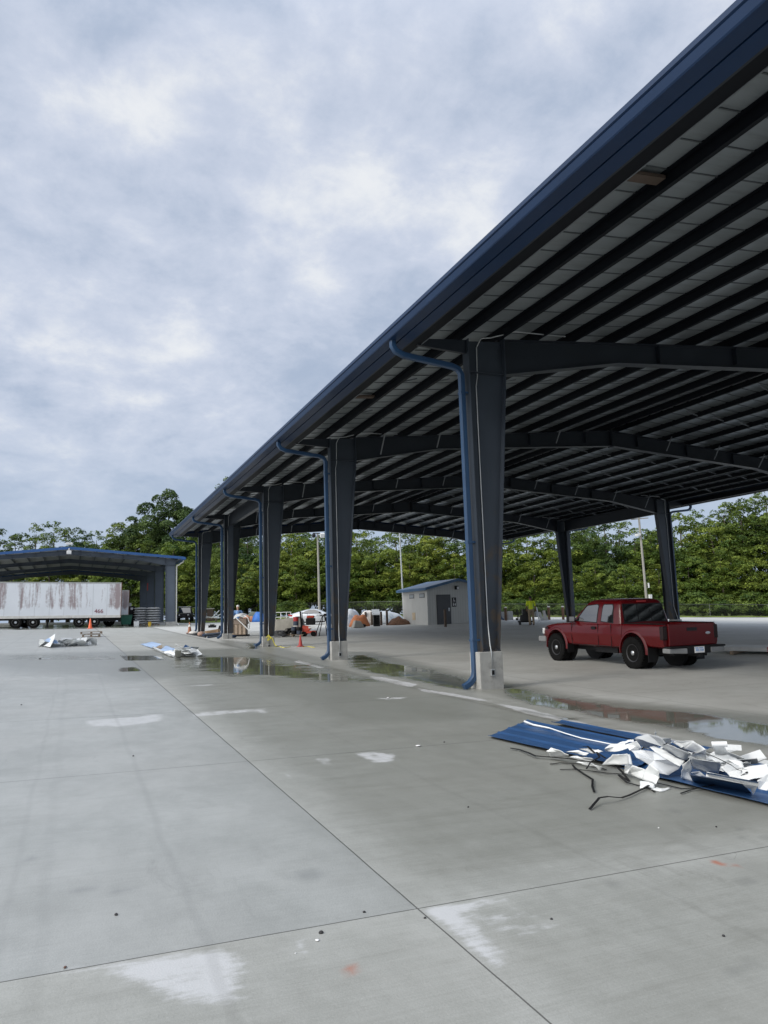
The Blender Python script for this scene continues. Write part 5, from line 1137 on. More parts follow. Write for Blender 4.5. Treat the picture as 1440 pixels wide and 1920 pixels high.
# ------------------------------------------------------------------ silver coupe
def coupe():
    p = dp(589, 63.5); o = thing('silver_coupe', 'silver two door sports coupe parked side on behind the covered equipment', 'car', p, YAW*-1 + R(-4))
    # local x along the car: front at +x ; y across
    prof = [(-2.12, .50, .62, .40), (-2.08, .60, .80, .30), (-1.95, .72, .93, .24), (-1.5, .82, 1.0, .22), (-1.0, .87, 1.0, .20), (-.3, .89, .96, .18), (.4, .89, .93, .18), (1.0, .88, .90, .18), (1.5, .84, .82, .2), (1.9, .74, .70, .22), (2.08, .60, .58, .28), (2.13, .50, .50, .34)]
    b = MB(); secs = []
    for x, w_, zt, zb in prof:
        secs.append([Vector((x, y, z)) for y, z in ((-w_*.9, zb), (w_*.9, zb), (w_, zb+.12), (w_, zt*.72), (w_*.95, zt*.9), (w_*.80, zt), (0, zt+.02), (-w_*.80, zt), (-w_*.95, zt*.9), (-w_, zt*.72), (-w_, zb+.12))])
    b.loft(secs); body = b.build('body', carsilver, o, smooth=True)
    bpy.context.view_layer.update(); cs = []
    for x in (-1.25, 1.40):
        c = MB()
        for s in (-1, 1): c.cyl((x, s*.55, .33), (x, s*1.1, .33), .365, .365, 30)
        cs.append(c.build('c', carsilver, o))
    cut(body, cs); body.data.shade_smooth()
    roof = [(-1.85, .95, .60), (-1.5, 1.03, .66), (-1.1, 1.14, .66), (-.6, 1.26, .62), (-.1, 1.32, .60), (.25, 1.30, .60), (.7, 1.14, .64), (1.15, .90, .70)]
    secs = []
    for x, zt, w_ in roof:
        zb = .86; wb = .80; secs.append([Vector((x, -wb, zb)), Vector((x, wb, zb)), Vector((x, w_+.04, zb+(zt-zb)*.75)), Vector((x, w_-.08, zt-.01)), Vector((x, 0, zt+.015)), Vector((x, -w_+.08, zt-.01)), Vector((x, -w_-.04, zb+(zt-zb)*.75))])
    b = MB(); b.loft(secs); b.build('roof', carsilver, o, smooth=True)
    for s in (-1, 1):
        b = MB(); b.prism([(-.95, s*.775, .97), (.78, s*.79, .94), (.42, s*.70, 1.16), (.12, s*.665, 1.235), (-.25, s*.665, 1.24), (-.62, s*.69, 1.15)], (0, s*.02, 0)); b.build('side_window', glass, o)
        b = MB(); b.box((.62, s*.93, .98), (.16, .16, .12)); b.build('mirror', black, o, bevel=.03)
        b = MB(); b.box((-1.88, s*.72, .80), (.42, .14, .13), rz=-s*.25, ry=R(18)); b.build('tail_light', redplastic, o, bevel=.03)
        b = MB(); b.box((1.80, s*.66, .64), (.34, .12, .12), rz=-s*.3); b.build('headlight', lampwhite, o, bevel=.03)
        b = MB(); b.box((-.45, s*.893, .70), (.008, .01, .5)); b.box((.55, s*.893, .62), (.008, .01, .5)); b.box((.05, s*.895, .20), (1.9, .02, .09)); b.build('door_gap', black, o)
        b = MB(); b.box((-.28, s*.90, .74), (.05, .02, .16)); b.build('door_handle', chrome, o)
        for x in (-1.25, 1.40):
            q = MB(); q.lathe([(.22, -.11), (.30, -.12), (.33, -.08), (.33, .08), (.30, .12), (.22, .11)], (x, s*.76, .33), 26, 'Y'); ty = q.build('tyre', blackrub, o, smooth=True)
            q = MB(); q.lathe([(.01, s*.10), (.05, s*.10), (.09, s*.06), (.20, s*.08), (.235, s*.11), (.23, -s*.1)], (x, s*.76, .33), 20, 'Y'); q.build('rim', grey_sheet, ty, smooth=True)
    b = MB(); b.box((2.08, 0, .36), (.10, .9, .12)); b.build('grille', black, o)
coupe()

# ------------------------------------------------------------------ poles, posts, fence
def tapered_pole(x, y, h, r0, r1, mt, name, label, cat, lean=(0, 0)):
    o = thing(name, label, cat, (x, y, G(x, y))); b = MB(); b.tube([(0, 0, -.3), (lean[0]*.5, lean[1]*.5, h*.5), (lean[0], lean[1], h)], [r0, (r0+r1)/2, r1], 12); b.build('pole', mt, o, smooth=True); return o
q = dp(599, 70); o = tapered_pole(q[0], q[1], 8.3, .13, .08, polewood, 'light_pole', 'pale lamp pole with a square flood lamp, behind the silver coupe', 'lamp post', (-.05, 0))
b = MB(); b.box((-.05, 0, 8.35), (.9, .08, .08)); b.build('cross_arm', darkmetal, o); b = MB(); b.box((.38, -.12, 8.15), (.40, .30, .42), rx=R(25)); b.build('flood_lamp', lampwhite, o, bevel=.03); b = MB(); b.box((-.42, .0, 8.12), (.3, .3, .3), rx=R(25)); b.build('flood_lamp', darkmetal, o, bevel=.03)
q = dp(757, 66); o = tapered_pole(q[0], q[1], 13.5, .075, .05, galv, 'thin_pole', 'slender grey metal pole rising behind the restroom building', 'pole', (-.28, 0)); b = MB(); b.ell((-.28, 0, 13.55), (.1, .1, .1)); b.build('finial', galv, o, smooth=True)
q = dp(1214, 76); o = tapered_pole(q[0], q[1], 11.0, .135, .10, polewood, 'utility_pole', 'weathered wooden utility pole with lamps and white meter box behind the truck', 'utility pole', (-.22, 0))
b = MB(); b.beam((-1.2, 0, 10.0), (1.0, 0, 10.2), .10, .10); b.build('cross_arm', polewood, o)
for x, z in ((-1.15, 10.2), (-.6, 8.4)):
    b = MB(); b.box((x, -.1, z), (.5, .34, .24), ry=R(-12)); b.build('lamp_head', lampwhite, o, bevel=.03)
b = MB(); b.box((.30, -.2, 1.9), (.34, .2, .75)); b.box((.20, -.2, 3.2), (.14, .12, .5)); b.build('meter_box', lampwhite, o, bevel=.02)
def post(x, y, h, r, mt, label, cap=None, name='bollard', grp=None):
    o = thing(name, label, 'bollard', (x, y, G(x, y)), 0, grp); b = MB(); b.lathe([(r, -.1), (r, h-.03), (r*.85, h)], n=14); b.build('post', mt, o, smooth=True)
    if cap: b = MB(); b.lathe([(r+.008, h-.05), (r+.008, h+.01), (r*.5, h+.04), (.001, h+.045)], n=14); b.build('cap', cap, o, smooth=True)
q = gp(835.5, 1175.5); post(q.x, q.y, 1.12, .09, brownpost, 'dark brown bollard standing before the restroom building wall')
for a, l in ((686, 'dark bollard beside the low tan block, first of the row by the tents'), (697.5, 'dark bollard just left of the white topped pay box'), (715, 'dark bollard just right of the white topped pay box'), (726, 'tallest dark bollard, last of the row before the mulch pile')):
    q = gp(a, 1172.2); post(q.x, q.y, 1.0 if a != 726 else 1.12, .085, brownpost, l, None, 'bollard', 'bollards by the tents')
for a, yb, l in ((947.5, 1166, 'brown post with pale cap by the concrete blocks, left of the yellow shirted man'), (1028.5, 1167.5, 'brown post with pale cap between the leaning boards and the truck bonnet'), (1055, 1167.5, 'brown post with pale cap close beside the far column, above the truck')):
    q = dp(a, 56); post(q[0], q[1], .98, .10, mat('brown_wood_post', (.15, .085, .05), .8, 0, .2, 4), l, whiteband, 'bollard', 'capped posts along the back edge')
fpost = mat('dull_fence_steel', (.13, .14, .135), .6, .3, .15, 4)
def fence_run(pts, h, label, step=3.0):
    P = [Vector((x, y, G(x, y)-.04)) for x, y in pts]; o = thing('chain_link_fence', label, 'fence', P[0]); L0 = P[0]
    tot = [(P[i+1]-P[i]).length for i in range(len(P)-1)]
    allp = []
    for i in range(len(P)-1):
        n = max(1, int(tot[i]/step))
        for k in range(n): q = P[i].lerp(P[i+1], k/n); q.z = G(q.x, q.y)-.04; allp.append(q)
    allp.append(P[-1]); allp = allp[:95]
    fm = bpy.data.materials.get('chain_link')
    if not fm:
        fm = bpy.data.materials.new('chain_link'); fm.use_nodes = True; t = fm.node_tree; L = t.links.new; bs = t.nodes['Principled BSDF']; bs.inputs['Base Color'].default_value = (.05, .055, .05, 1); bs.inputs['Roughness'].default_value = .6
        tr_ = N(t, 'ShaderNodeBsdfTransparent'); mx = N(t, 'ShaderNodeMixShader'); g = N(t, 'ShaderNodeNewGeometry'); s = N(t, 'ShaderNodeSeparateXYZ'); L(g.outputs['Position'], s.inputs[0])
        def M(op, a, b_=None):
            n = N(t, 'ShaderNodeMath', operation=op)
            for i, v in enumerate((a, b_)):
                if v is None: continue
                if isinstance(v, (int, float)): n.inputs[i].default_value = v
                else: L(v, n.inputs[i])
            return n.outputs[0]
        hx = M('ADD', s.outputs[0], s.outputs[1]); f = []
        for sg in (1, -1): u = M('MULTIPLY', M('ADD', hx, M('MULTIPLY', s.outputs[2], 1.4*sg)), 9.0); f.append(M('LESS_THAN', M('FRACT', u), .075))
        mm = M('MAXIMUM', f[0], f[1]); L(mm, mx.inputs[0]); L(tr_.outputs[0], mx.inputs[1]); L(bs.outputs[0], mx.inputs[2]); L(mx.outputs[0], t.nodes['Material Output'].inputs[0])
    b = MB()
    for a, c in zip(allp[:-1], allp[1:]): b.add([a, c, c+Vector((0, 0, h)), a+Vector((0, 0, h))], [(0, 1, 2, 3)])
    b.build('mesh', fm, o, world=True)
    b = MB(); b.tube([q+Vector((0, 0, h)) for q in allp], .022, 6); b.build('top_rail', fpost, o, world=True)
    for q in allp: b = MB(); b.cyl(q+Vector((0, 0, -.2)), q+Vector((0, 0, h+.06)), .03, .03, 8); b.build('fence_post', fpost, o, world=True)
fence_run([dp(1600, 85)[:2], dp(1440, 85)[:2], dp(1220, 84)[:2], dp(930, 84)[:2]], 1.42, 'chain link fence running behind the truck along the trees', 4.6)
fence_run([dp(925, 84)[:2], dp(700, 90)[:2], dp(480, 98)[:2], dp(340, 102)[:2], dp(180, 125)[:2]], 1.75, 'dark chain link fence running behind the tents and coupe to the shed', 4.0)
# ------------------------------------------------------------------ people
def blob(name, caps, ells, mt, parent, voxel=.012, smooth=4):
    b = MB()
    for p, r0, q, r1 in caps:
        p = Vector(p); q = Vector(q); d = (q-p).normalized(); P = []; Rr = []
        for t in (-.95, -.75, -.4): P.append(p+d*r0*t); Rr.append(r0*math.sqrt(1-t*t))
        P.append(p); Rr.append(r0); P.append(q); Rr.append(r1)
        for t in (.4, .75, .95): P.append(q+d*r1*t); Rr.append(r1*math.sqrt(1-t*t))
        b.tube(P, Rr, 14)
    for c, r in ells: b.ell(c, r, 16, 12)
    o = b.build(name, mt, parent, fix=False)
    md = o.modifiers.new('r', 'REMESH'); md.mode = 'VOXEL'; md.voxel_size = voxel; md.use_smooth_shade = True
    s = o.modifiers.new('s', 'SMOOTH'); s.iterations = smooth; s.factor = .5
    apply_mods(o); o.data.shade_smooth(); return o
def hand(wr, elbow, side, curl=.5):
    """palm, four fingers of unequal length and a thumb, carrying on from the forearm"""
    wr = Vector(wr); d = (wr-Vector(elbow)).normalized(); lat = d.cross(Vector((0, 1, 0))).normalized(); nrm = lat.cross(d).normalized()
    caps = []; pc = wr+d*.075
    for k, (u, ln) in enumerate(((-.030, .070), (-.010, .080), (.010, .076), (.029, .060))):
        a = pc + lat*u; m1 = a + d*ln*.5 + nrm*.01*curl; m2 = m1 + (d*(1-.5*curl) + nrm*curl).normalized()*ln*.5
        caps += [(wr+d*.02+lat*u*.7, .014, a, .0125), (a, .0115, m1, .0105), (m1, .0105, m2, .0095)]
    t0 = wr+d*.025+lat*(-.03*side); t1 = t0+(d*.6-lat*side*.8).normalized()*.04; caps += [(t0, .014, t1, .0125), (t1, .012, t1+(d+nrm*.3).normalized()*.032, .0105)]
    return caps
def person(loc, rz, label, pose, tones):
    o = thing('person', label, 'person', loc, rz); sk, sh, tr_, hr = tones
    P = pose; caps = []; ells = []
    # local: faces -Y
    hip, kn, an = P['hip'], P['knee'], P['ankle']; shd, el, wr = P['shoulder'], P['elbow'], P['wrist']
    caps += [((0, .0, .98), .125, (0, -.005, 1.16), .118), ((0, 0, 1.16), .118, (0, .01, 1.36), .13), ((-.11, .01, 1.40), .075, (.11, .01, 1.40), .075), ((0, .01, 1.42), .07, (0, -.005, 1.56), .054)]
    for i in (0, 1):
        caps += [(hip[i], .092, kn[i], .060), (kn[i], .058, an[i], .040), (shd[i], .058, el[i], .044), (el[i], .043, wr[i], .029)]
        caps += hand(wr[i], el[i], 1 if i else -1, P['curl'][i])
        a = Vector(an[i]); caps.append((a+Vector((0, .03, -.04)), .035, a+Vector((0, -.13, -.055)), .03))
    hc = Vector((0, -.02, 1.665)); ells += [(hc, (.076, .094, .115)), (hc+Vector((0, -.03, -.06)), (.055, .062, .055)), (hc+Vector((0, -.098, -.012)), (.013, .018, .022))]
    for s in (-1, 1): ells.append((hc+Vector((s*.078, .01, -.01)), (.012, .022, .032)))
    blob('body', caps, ells, sk, o, .010, 3)
    for s in (-1, 1): b = MB(); b.ell(hc+Vector((s*.031, -.086, .012)), (.012, .008, .007), 10, 6); b.build('eye', hairm, o, smooth=True)
    b = MB(); b.ell(hc+Vector((0, -.088, -.055)), (.024, .008, .006), 10, 6); b.build('mouth', mat('lips', (.32, .12, .10), .5), o, smooth=True)
    # clothing
    sc = [((0, 0, .97), .142, (0, -.005, 1.16), .132), ((0, 0, 1.16), .134, (0, .01, 1.36), .142), ((-.115, .01, 1.405), .085, (.115, .01, 1.405), .085)]
    for i in (0, 1): s0 = Vector(shd[i]); e0 = Vector(el[i]); sc += [(s0, .074, s0.lerp(e0, .78), .064)]
    blob('shirt', sc, [], sh, o, .013, 3)
    tc_ = [((0, .005, .93), .137, (0, .0, 1.0), .137)]
    for i in (0, 1): tc_ += [(hip[i], .108, kn[i], .078), (kn[i], .076, Vector(an[i])+Vector((0, 0, .03)), .066)]
    blob('trousers', tc_, [], tr_, o, .013, 3)
    for i in (0, 1):
        a = Vector(an[i]); blob('boot', [(a+Vector((0, .05, -.045)), .046, a+Vector((0, -.15, -.058)), .040), (a+Vector((0, .01, .05)), .052, a, .050)], [], shoe, o, .010, 2)
    if P.get('cap'):
        b = MB(); b.lathe([(.084, 0), (.088, .03), (.078, .075), (.045, .10), (.001, .108)], hc+Vector((0, .004, .035)), 20); q = b.build('cap', capwhite, o, smooth=True)
        b = MB(); b.prism([(-.075, -.075, 1.705), (.075, -.075, 1.705), (.055, -.165, 1.695), (-.055, -.165, 1.695)], (0, 0, .008)); bb_ = b.build('peak', capwhite, o, bevel=.003); bb_.parent = q
    else:
        blob('hair', [], [(hc+Vector((0, .018, .028)), (.083, .092, .098))], hr, o, .010, 2)
    return o
pb = gp(445, 1192.5); q = yp(446, 1150, 44.5)
person((q.x, q.y, G(q.x, q.y)), R(-6), 'person in light blue shirt and white cap holding a white sheet behind the wooden crate', dict(
    hip=[(-.095, 0, .92), (.095, 0, .92)], knee=[(-.10, -.02, .50), (.11, -.02, .50)], ankle=[(-.10, .02, .09), (.12, .02, .09)], shoulder=[(-.20, .01, 1.41), (.20, .01, 1.41)],
    elbow=[(-.30, .02, 1.14), (.30, .02, 1.15)], wrist=[(-.26, -.12, .93), (.16, -.22, 1.04)], curl=(.8, .8), cap=True), (skin, shirtblue, jean, hairm))
q = gp(997, 1172)
yl = (q.x, q.y, q.z)
person(yl, R(180)-YAW+R(-4), 'person seen from behind in yellow shirt and khaki trousers, carrying a grey jug', dict(
    hip=[(-.095, 0, .92), (.095, 0, .92)], knee=[(-.12, -.06, .50), (.10, -.02, .50)], ankle=[(-.13, .02, .09), (.11, .06, .09)], shoulder=[(-.20, .01, 1.42), (.20, .01, 1.42)],
    elbow=[(-.28, -.03, 1.15), (.25, -.04, 1.15)], wrist=[(-.31, -.14, .92), (.24, -.20, .98)], curl=(.9, .6)), (skind, shirtyellow, khaki, hairm))
jb = Vector(yl) + Matrix.Rotation(math.pi-YAW+R(-4), 3, 'Z') @ Vector((-.34, -.20, 0)); o = thing('grey_jug', 'grey plastic jug hanging from the hand of the yellow shirted person', 'jug', (jb.x, jb.y, jb.z+.50), R(20))
b = MB(); b.loft([[Vector((x*s, y*s, z)) for x, y in ((-.11, -.07), (.11, -.07), (.13, 0), (.11, .07), (-.11, .07), (-.13, 0))] for z, s in ((0, .9), (.02, 1), (.24, 1), (.32, .6), (.34, .3))]); b.build('container', grey_sheet, o, bevel=.01)
b = MB(); b.tube([(-.07, 0, .30), (-.06, 0, .385), (.06, 0, .385), (.07, 0, .30)], .012, 6); b.build('handle', black, o)
# cart beside him
c0 = gp(985, 1171.5); o = thing('tool_cart', 'black wheeled tool cart beside the yellow shirted person', 'cart', c0, -YAW)
b = MB(); b.bb(-.42, .42, -.28, .28, .16, .24); b.build('deck', black, o, bevel=.01)
b = MB(); b.bb(-.30, .36, -.2, .2, .245, .62); b.bb(-.16, .34, -.22, .22, .62, .98); b.build('toolbox', mat('black_tool_case', (.02, .02, .022), .4), o, bevel=.03)
b = MB(); b.tube([(-.40, .2, .2), (-.46, .2, .98), (-.46, -.2, .98), (-.40, -.2, .2)], .022, 8); b.build('handle', darkmetal, o, smooth=True)
b = MB(); b.bb(-.56, -.45, -.12, .12, .30, .44); b.build('side_tray', black, o)
for x in (-.33, .33):
    for y in (-.24, .24):
        b = MB(); b.lathe([(.03, -.025), (.08, -.025), (.085, 0), (.08, .025), (.03, .025)], (x, y, .085), 16, 'X'); b.build('wheel', blackrub, o, smooth=True)
c1 = dp(1010.5, 50); b = MB(); b.hexa([(-.05, -.012, 0), (.05, -.012, 0), (.05, .012, 0), (-.05, .012, 0), (-.10, .2, 1.0), (0, .2, 1.0), (0, .224, 1.0), (-.10, .224, 1.0)]); o = b.build('white_plank', white_sheet); o.location = c1; tag(o, 'white upright plank to the right of the yellow shirted person', 'plank')
for i, (px, ln, hh, mt, l) in enumerate(((1016, -.08, .62, conc, 'grey concrete slab leaning, nearest to the white plank'), (1020.5, .12, .72, tarp, 'tan board leaning in the middle of the leaning boards'), (1025, -.14, .66, conc, 'grey board leaning against the capped post'))):
    c1 = dp(px, 54+i*.2); b = MB(); b.hexa([(-.12, 0, 0), (.12, 0, 0), (.12, .05, 0), (-.12, .05, 0), (-.12+ln, .2, hh), (.10+ln, .2, hh), (.10+ln, .25, hh), (-.12+ln, .25, hh)]); o = b.build('leaning_board', mt); o.location = c1; tag(o, l, 'board')
for px, l, hh in ((939.5, 'left of two pale concrete blocks behind the first capped post', .62), (953, 'right of two pale concrete blocks behind the first capped post', .66)):
    c1 = dp(px, 58); b = MB(); b.hexa([(-.24, -.3, 0), (.24, -.3, 0), (.24, .3, 0), (-.24, .3, 0), (-.22, -.27, hh), (.22, -.27, hh), (.22, .27, hh), (-.22, .27, hh)]); o = b.build('concrete_block', conc, bevel=.03); o.location = c1; tag(o, l, 'block')

# ------------------------------------------------------------------ work things under the canopy
def mound(px, D, rx, ry, h, mt, name, label, cat, seed, power=2.0, rough=.12, skew=0.0, n=26):
    c = dp(px, D); b = MB(); vs = []; fs = []; m_ = 14
    for j in range(m_+1):
        t = j/m_
        for i in range(n):
            a = 2*math.pi*i/n; q = t; nz_ = mnoise.noise(Vector((math.cos(a)*2.2*q+seed, math.sin(a)*2.2*q, seed*.7)))
            z = h*max(0, 1-q**power)*(1+rough*1.6*nz_) ; rr = q*(1+rough*mnoise.noise(Vector((math.cos(a)*1.5, math.sin(a)*1.5, seed))))
            vs.append((rx*rr*math.cos(a)+skew*z, ry*rr*math.sin(a), z-.03*(j == m_)))
    for j in range(m_):
        for i in range(n): fs.append((j*n+i, j*n+(i+1) % n, (j+1)*n+(i+1) % n, (j+1)*n+i))
    fs.append(tuple(range(m_*n, m_*n+n))); b.add(vs, fs); o = b.build(name, mt, smooth='all'); o.location = c; o.rotation_euler = (0, 0, -YAW); tag(o, label, cat); return o
mound(652, 57, 1.15, 1.1, 1.32, paletarp, 'tarp_heap', 'tall heap under a blue and white tarp, left of the orange tarp', 'covered heap', 2.1, 2.6)
mound(673, 55, .82, .8, .88, orangetarp, 'tarp_heap', 'domed heap under an orange tarp behind the tan block', 'covered heap', 5.3, 2.8)
mound(720, 58, 1.75, 1.0, .95, paletarp, 'tarp_heap', 'long low heap under a grey white tarp behind the bollards', 'covered heap', 8.4, 3.5, .06)
mound(690, 57.5, .75, .8, 1.02, whitetarp, 'tarp_heap', 'cream cloth heap between the orange tarp and the pay box', 'covered heap', 9.4, 4.0, .10)
mound(747, 55.5, 1.05, 1.0, .52, mulchm, 'mulch_pile', 'low pile of brown mulch against the left wall of the restroom building', 'mulch pile', 3.3, 1.6, .3)
c = dp(670, 52.5); b = MB(); b.hexa([(-.42, -.3, 0), (.42, -.3, 0), (.42, .3, 0), (-.42, .3, 0), (-.24, -.2, .52), (.18, -.2, .46), (.18, .2, .46), (-.24, .2, .52)]); o = b.build('tan_block', tarp, bevel=.05); o.location = c; tag(o, 'low tan sandbag like block before the orange tarp heap', 'block')
c = dp(680, 52.6); b = MB(); b.ell((0, 0, .12), (.22, .18, .14)); o = b.build('black_bag', black, smooth=True); o.location = c; tag(o, 'small black bag on the ground between tan block and first bollard', 'bag')
c = dp(705.5, 54); o = thing('pay_box', 'white topped pay box with black opening among the dark bollards', 'kiosk', c, -YAW)
b = MB(); b.bb(-.24, .24, -.2, .2, 0, .12); b.bb(-.24, -.16, -.2, .2, .121, .92); b.bb(.16, .24, -.2, .2, .121, .80); b.bb(-.159, .159, .1, .2, .121, .85); b.build('cabinet', darkmetal, o)
b = MB(); b.bb(-.158, .158, -.12, .09, .125, .42); b.cyl((.05, -.2, .60), (.05, .05, .62), .05); b.build('inner_valve', black, o)
b = MB(); b.prism([(-.32, -.26, .80), (.26, -.26, .80), (.20, .22, 1.16), (-.36, .22, 1.16)], (0, 0, .05)); b.build('lid', white_sheet, o)
# covered machine and the gear round it
c = dp(538, 44.5); o = thing('covered_machine', 'large machine under a fitted grey canvas cover behind the wire coils', 'covered machine', c, -YAW)
b = MB(); secs = []
for z, sx, sy in ((0.0, 1.06, .62), (.15, 1.03, .60), (.5, .99, .57), (.80, .97, .55), (.93, .93, .52), (.985, .80, .44)):
    ring_ = []
    for i in range(56):
        a = 2*math.pi*i/56; fx = math.copysign(abs(math.cos(a))**.42, math.cos(a)); fy = math.copysign(abs(math.sin(a))**.42, math.sin(a)); fold = 1 + (.050*(1-z)*math.sin(a*13+1) + .03*math.sin(a*7))*(1 if z < .9 else .2)
        ring_.append(Vector((fx*sx*fold, fy*sy*fold, z*(1.0 if fx > -.3 else .93))))
    secs.append(ring_)
b.loft(secs); b.build('canvas_cover', tarp, o, smooth=True)
def coil(px, D, r, label, mt=wire, dz=.0, seed=1):
    c = dp(px, D); o = thing('wire_coil', label, 'wire coil', (c[0], c[1], c[2]+dz), 0, 'wire coils before the covered machine'); r_ = random.Random(seed); b = MB(); pts = []
    for k in range(150):
        t = k*.42; q = r*(.75+.25*math.sin(t*.37+seed)); pts.append((q*math.cos(t), q*math.sin(t)*.8, .05+.16*(1+math.sin(t*.113+seed))*r/.3*.8+.02*r_.random()))
    b.tube(pts, .018, 5); b.build('coil', mt, o, smooth='all')
coil(514, 41.0, .33, 'leftmost loose grey wire coil, nearest to the column pedestal', seed=2); coil(525, 41.4, .34, 'middle grey wire coil in front of the canvas cover', seed=5); coil(534, 41.6, .28, 'right grey wire coil beside the low pallet', darkmetal, seed=9); coil(543, 42, .26, 'dark coil on the low pallet in front of the canvas cover', black, .16, seed=4)
c = dp(549, 41.8); o = thing('low_pallet', 'low wooden pallet carrying coils and canisters in front of the canvas cover', 'pallet', c, -YAW); b = MB()
for x in (-.52, 0, .52): b.bb(x-.05, x+.05, -.4, .4, 0, .10)
for k in range(6): b.bb(-.62, .62, -.4+k*.14, -.4+k*.14+.11, .101, .125)
b.build('deck', wood, o)
def canister(px, D, z, r, h, mts, label):
    c = dp(px, D); o = thing('canister', label, 'canister', (c[0], c[1], c[2]+z)); n = len(mts)
    for i, m_ in enumerate(mts): b = MB(); b.lathe([(r, h*i/n+.002), (r*1.02, h*(i+.5)/n), (r, h*(i+1)/n-.002)], n=18); b.build('band', m_, o, smooth=True)
canister(554.5, 41.8, .13, .15, .95, [jean, whiteband, jean, redplastic], 'tall canister with red top and white band on the low pallet'); canister(550, 41.6, .13, .13, .42, [black, jean], 'short dark blue canister on the low pallet left of the tall one'); canister(560, 41.5, .13, .13, .40, [jean, black], 'short dark canister on the low pallet right of the tall one')
c = dp(577, 41.8); o = thing('pressure_washer', 'red and black wheeled machine with upright handle beside the canisters', 'machine', c, -YAW)
b = MB(); b.bb(-.30, .42, -.25, .25, .16, .30); b.hexa([(-.34, -.2, .30), (.05, -.2, .30), (.05, .2, .30), (-.34, .2, .30), (-.28, -.18, .62), (.28, -.18, .52), (.28, .18, .52), (-.28, .18, .62)]); b.build('frame', redmach, o, bevel=.02)
b = MB(); b.bb(-.10, .40, -.22, .22, .62, 1.0); b.build('engine', black, o, bevel=.04); b = MB(); b.bb(-.06, .36, -.18, .18, 1.003, 1.14); b.build('fuel_tank', redmach, o, bevel=.05)
b = MB(); b.tube([(-.34, -.2, .3), (-.42, -.2, 1.38), (-.42, .2, 1.38), (-.34, .2, .3)], .025, 8); b.tube([(-.28, -.2, .62), (-.30, -.2, 1.36)], .02, 8); b.build('handle', darkmetal, o, smooth=True)
b = MB(); b.bb(.05, .42, -.26, -.20, .44, .54); b.build('panel', white_sheet, o)
for x in (-.2, .3):
    for y in (-.24, .24): b = MB(); b.lathe([(.04, -.04), (.13, -.045), (.14, 0), (.13, .045), (.04, .04)], (x, y, .14), 18, 'Y'); b.build('wheel', blackrub, o, smooth=True)
c = dp(588.5, 42.2); b = MB(); b.lathe([(.13, 0), (.16, .26), (.17, .28), (.15, .28), (.12, .03), (.001, .03)], n=18); o = b.build('red_bucket', redplastic, smooth=True); o.location = c; tag(o, 'small red bucket on the slab beside the red machine', 'bucket')
c = dp(604, 41.5); o = thing('tripod_stand', 'black folding stand with splayed legs right of the red bucket', 'stand', c, -YAW); 
for a in ((-.42, -.25), (-.22, .2), (.40, -.2), (.22, .25)): b = MB(); b.beam((a[0], a[1], 0), (a[0]*.15+.08, a[1]*.3, 1.12), .035, .035); b.build('leg', black, o)
b = MB(); b.bb(-.12, .34, -.10, .10, 1.10, 1.16); b.bb(.08, .30, -.08, .08, 1.16, 1.24); b.build('head', black, o); b = MB(); b.lathe([(.05, .55), (.06, .75), (.03, .85)], (.2, 0, 0), 12); b.build('bottle', lampwhite, o, smooth=True)
# crate with the white sheet
c = yp(447.5, 1187, 43.6); cz = G(c.x, c.y); o = thing('wooden_crate', 'large brown cardboard lined wooden crate before the blue shirted person', 'crate', (c.x, c.y, cz), -YAW)
b = MB(); b.bb(-.46, .46, -.38, .38, .10, .68); b.build('lower_box', mat('pale_crate_wood', (.40, .32, .25), .8, 0, .2, 3), o, bevel=.01)
b = MB(); b.bb(-.50, .52, -.40, .40, .685, 1.02); b.build('upper_box', mat('grey_brown_card', (.25, .20, .165), .8, 0, .15, 3), o, bevel=.01)
b = MB(); b.prism([(-.50, -.41, .45), (-.30, -.41, .62), (-.34, -.41, 1.02), (-.60, -.41, .92)], (0, -.012, 0)); b.build('cardboard_flap', cardboard, o)
b = MB()
for x in (-.2, .02, .25): b.bb(x-.045, x+.045, -.395, -.381, .10, .68)
b.build('slats', wood, o); b = MB(); b.bb(-.52, .56, -.42, .42, 0, .095); b.build('base', black, o)
so = thing('white_membrane', 'limp white sheet held over the crate by the blue shirted person', 'sheet', (c.x, c.y, cz+1.02), -YAW); b = MB(); vs = []; fs = []
for j in range(9):
    v = j/8
    for i in range(9):
        u = i/8; x = -.22+.66*u; z = .20 + .10*math.sin(u*3.1) - .30*max(0, v-.35)*(1-.3*u) + .02*math.sin(u*9+v*4); vs.append((x, .42-.9*v, z if v < .8 else z-.03))
for j in range(8):
    for i in range(8): fs.append((j*9+i, j*9+i+1, j*9+i+10, j*9+i+9))
b.add(vs+[(x, y, z-.006) for x, y, z in vs], fs+[tuple(q+81 for q in reversed(f)) for f in fs]); b.build('drape', white_sheet, so, smooth='all')
b = MB(); b.prism([(-.22, -.47, .16), (-.10, -.47, .12), (.66, -.50, -.62), (.80, -.50, -.76), (.62, -.50, -.66)], (0, -.01, 0)); b.build('long_tail', white_sheet, so)
b = MB(); b.tube([(.40, -.40, .16), (.62, -.44, .02), (.72, -.46, -.28), (.68, -.46, -.62)], .03, 6); b.build('curled_edge', white_sheet, so, smooth='all')
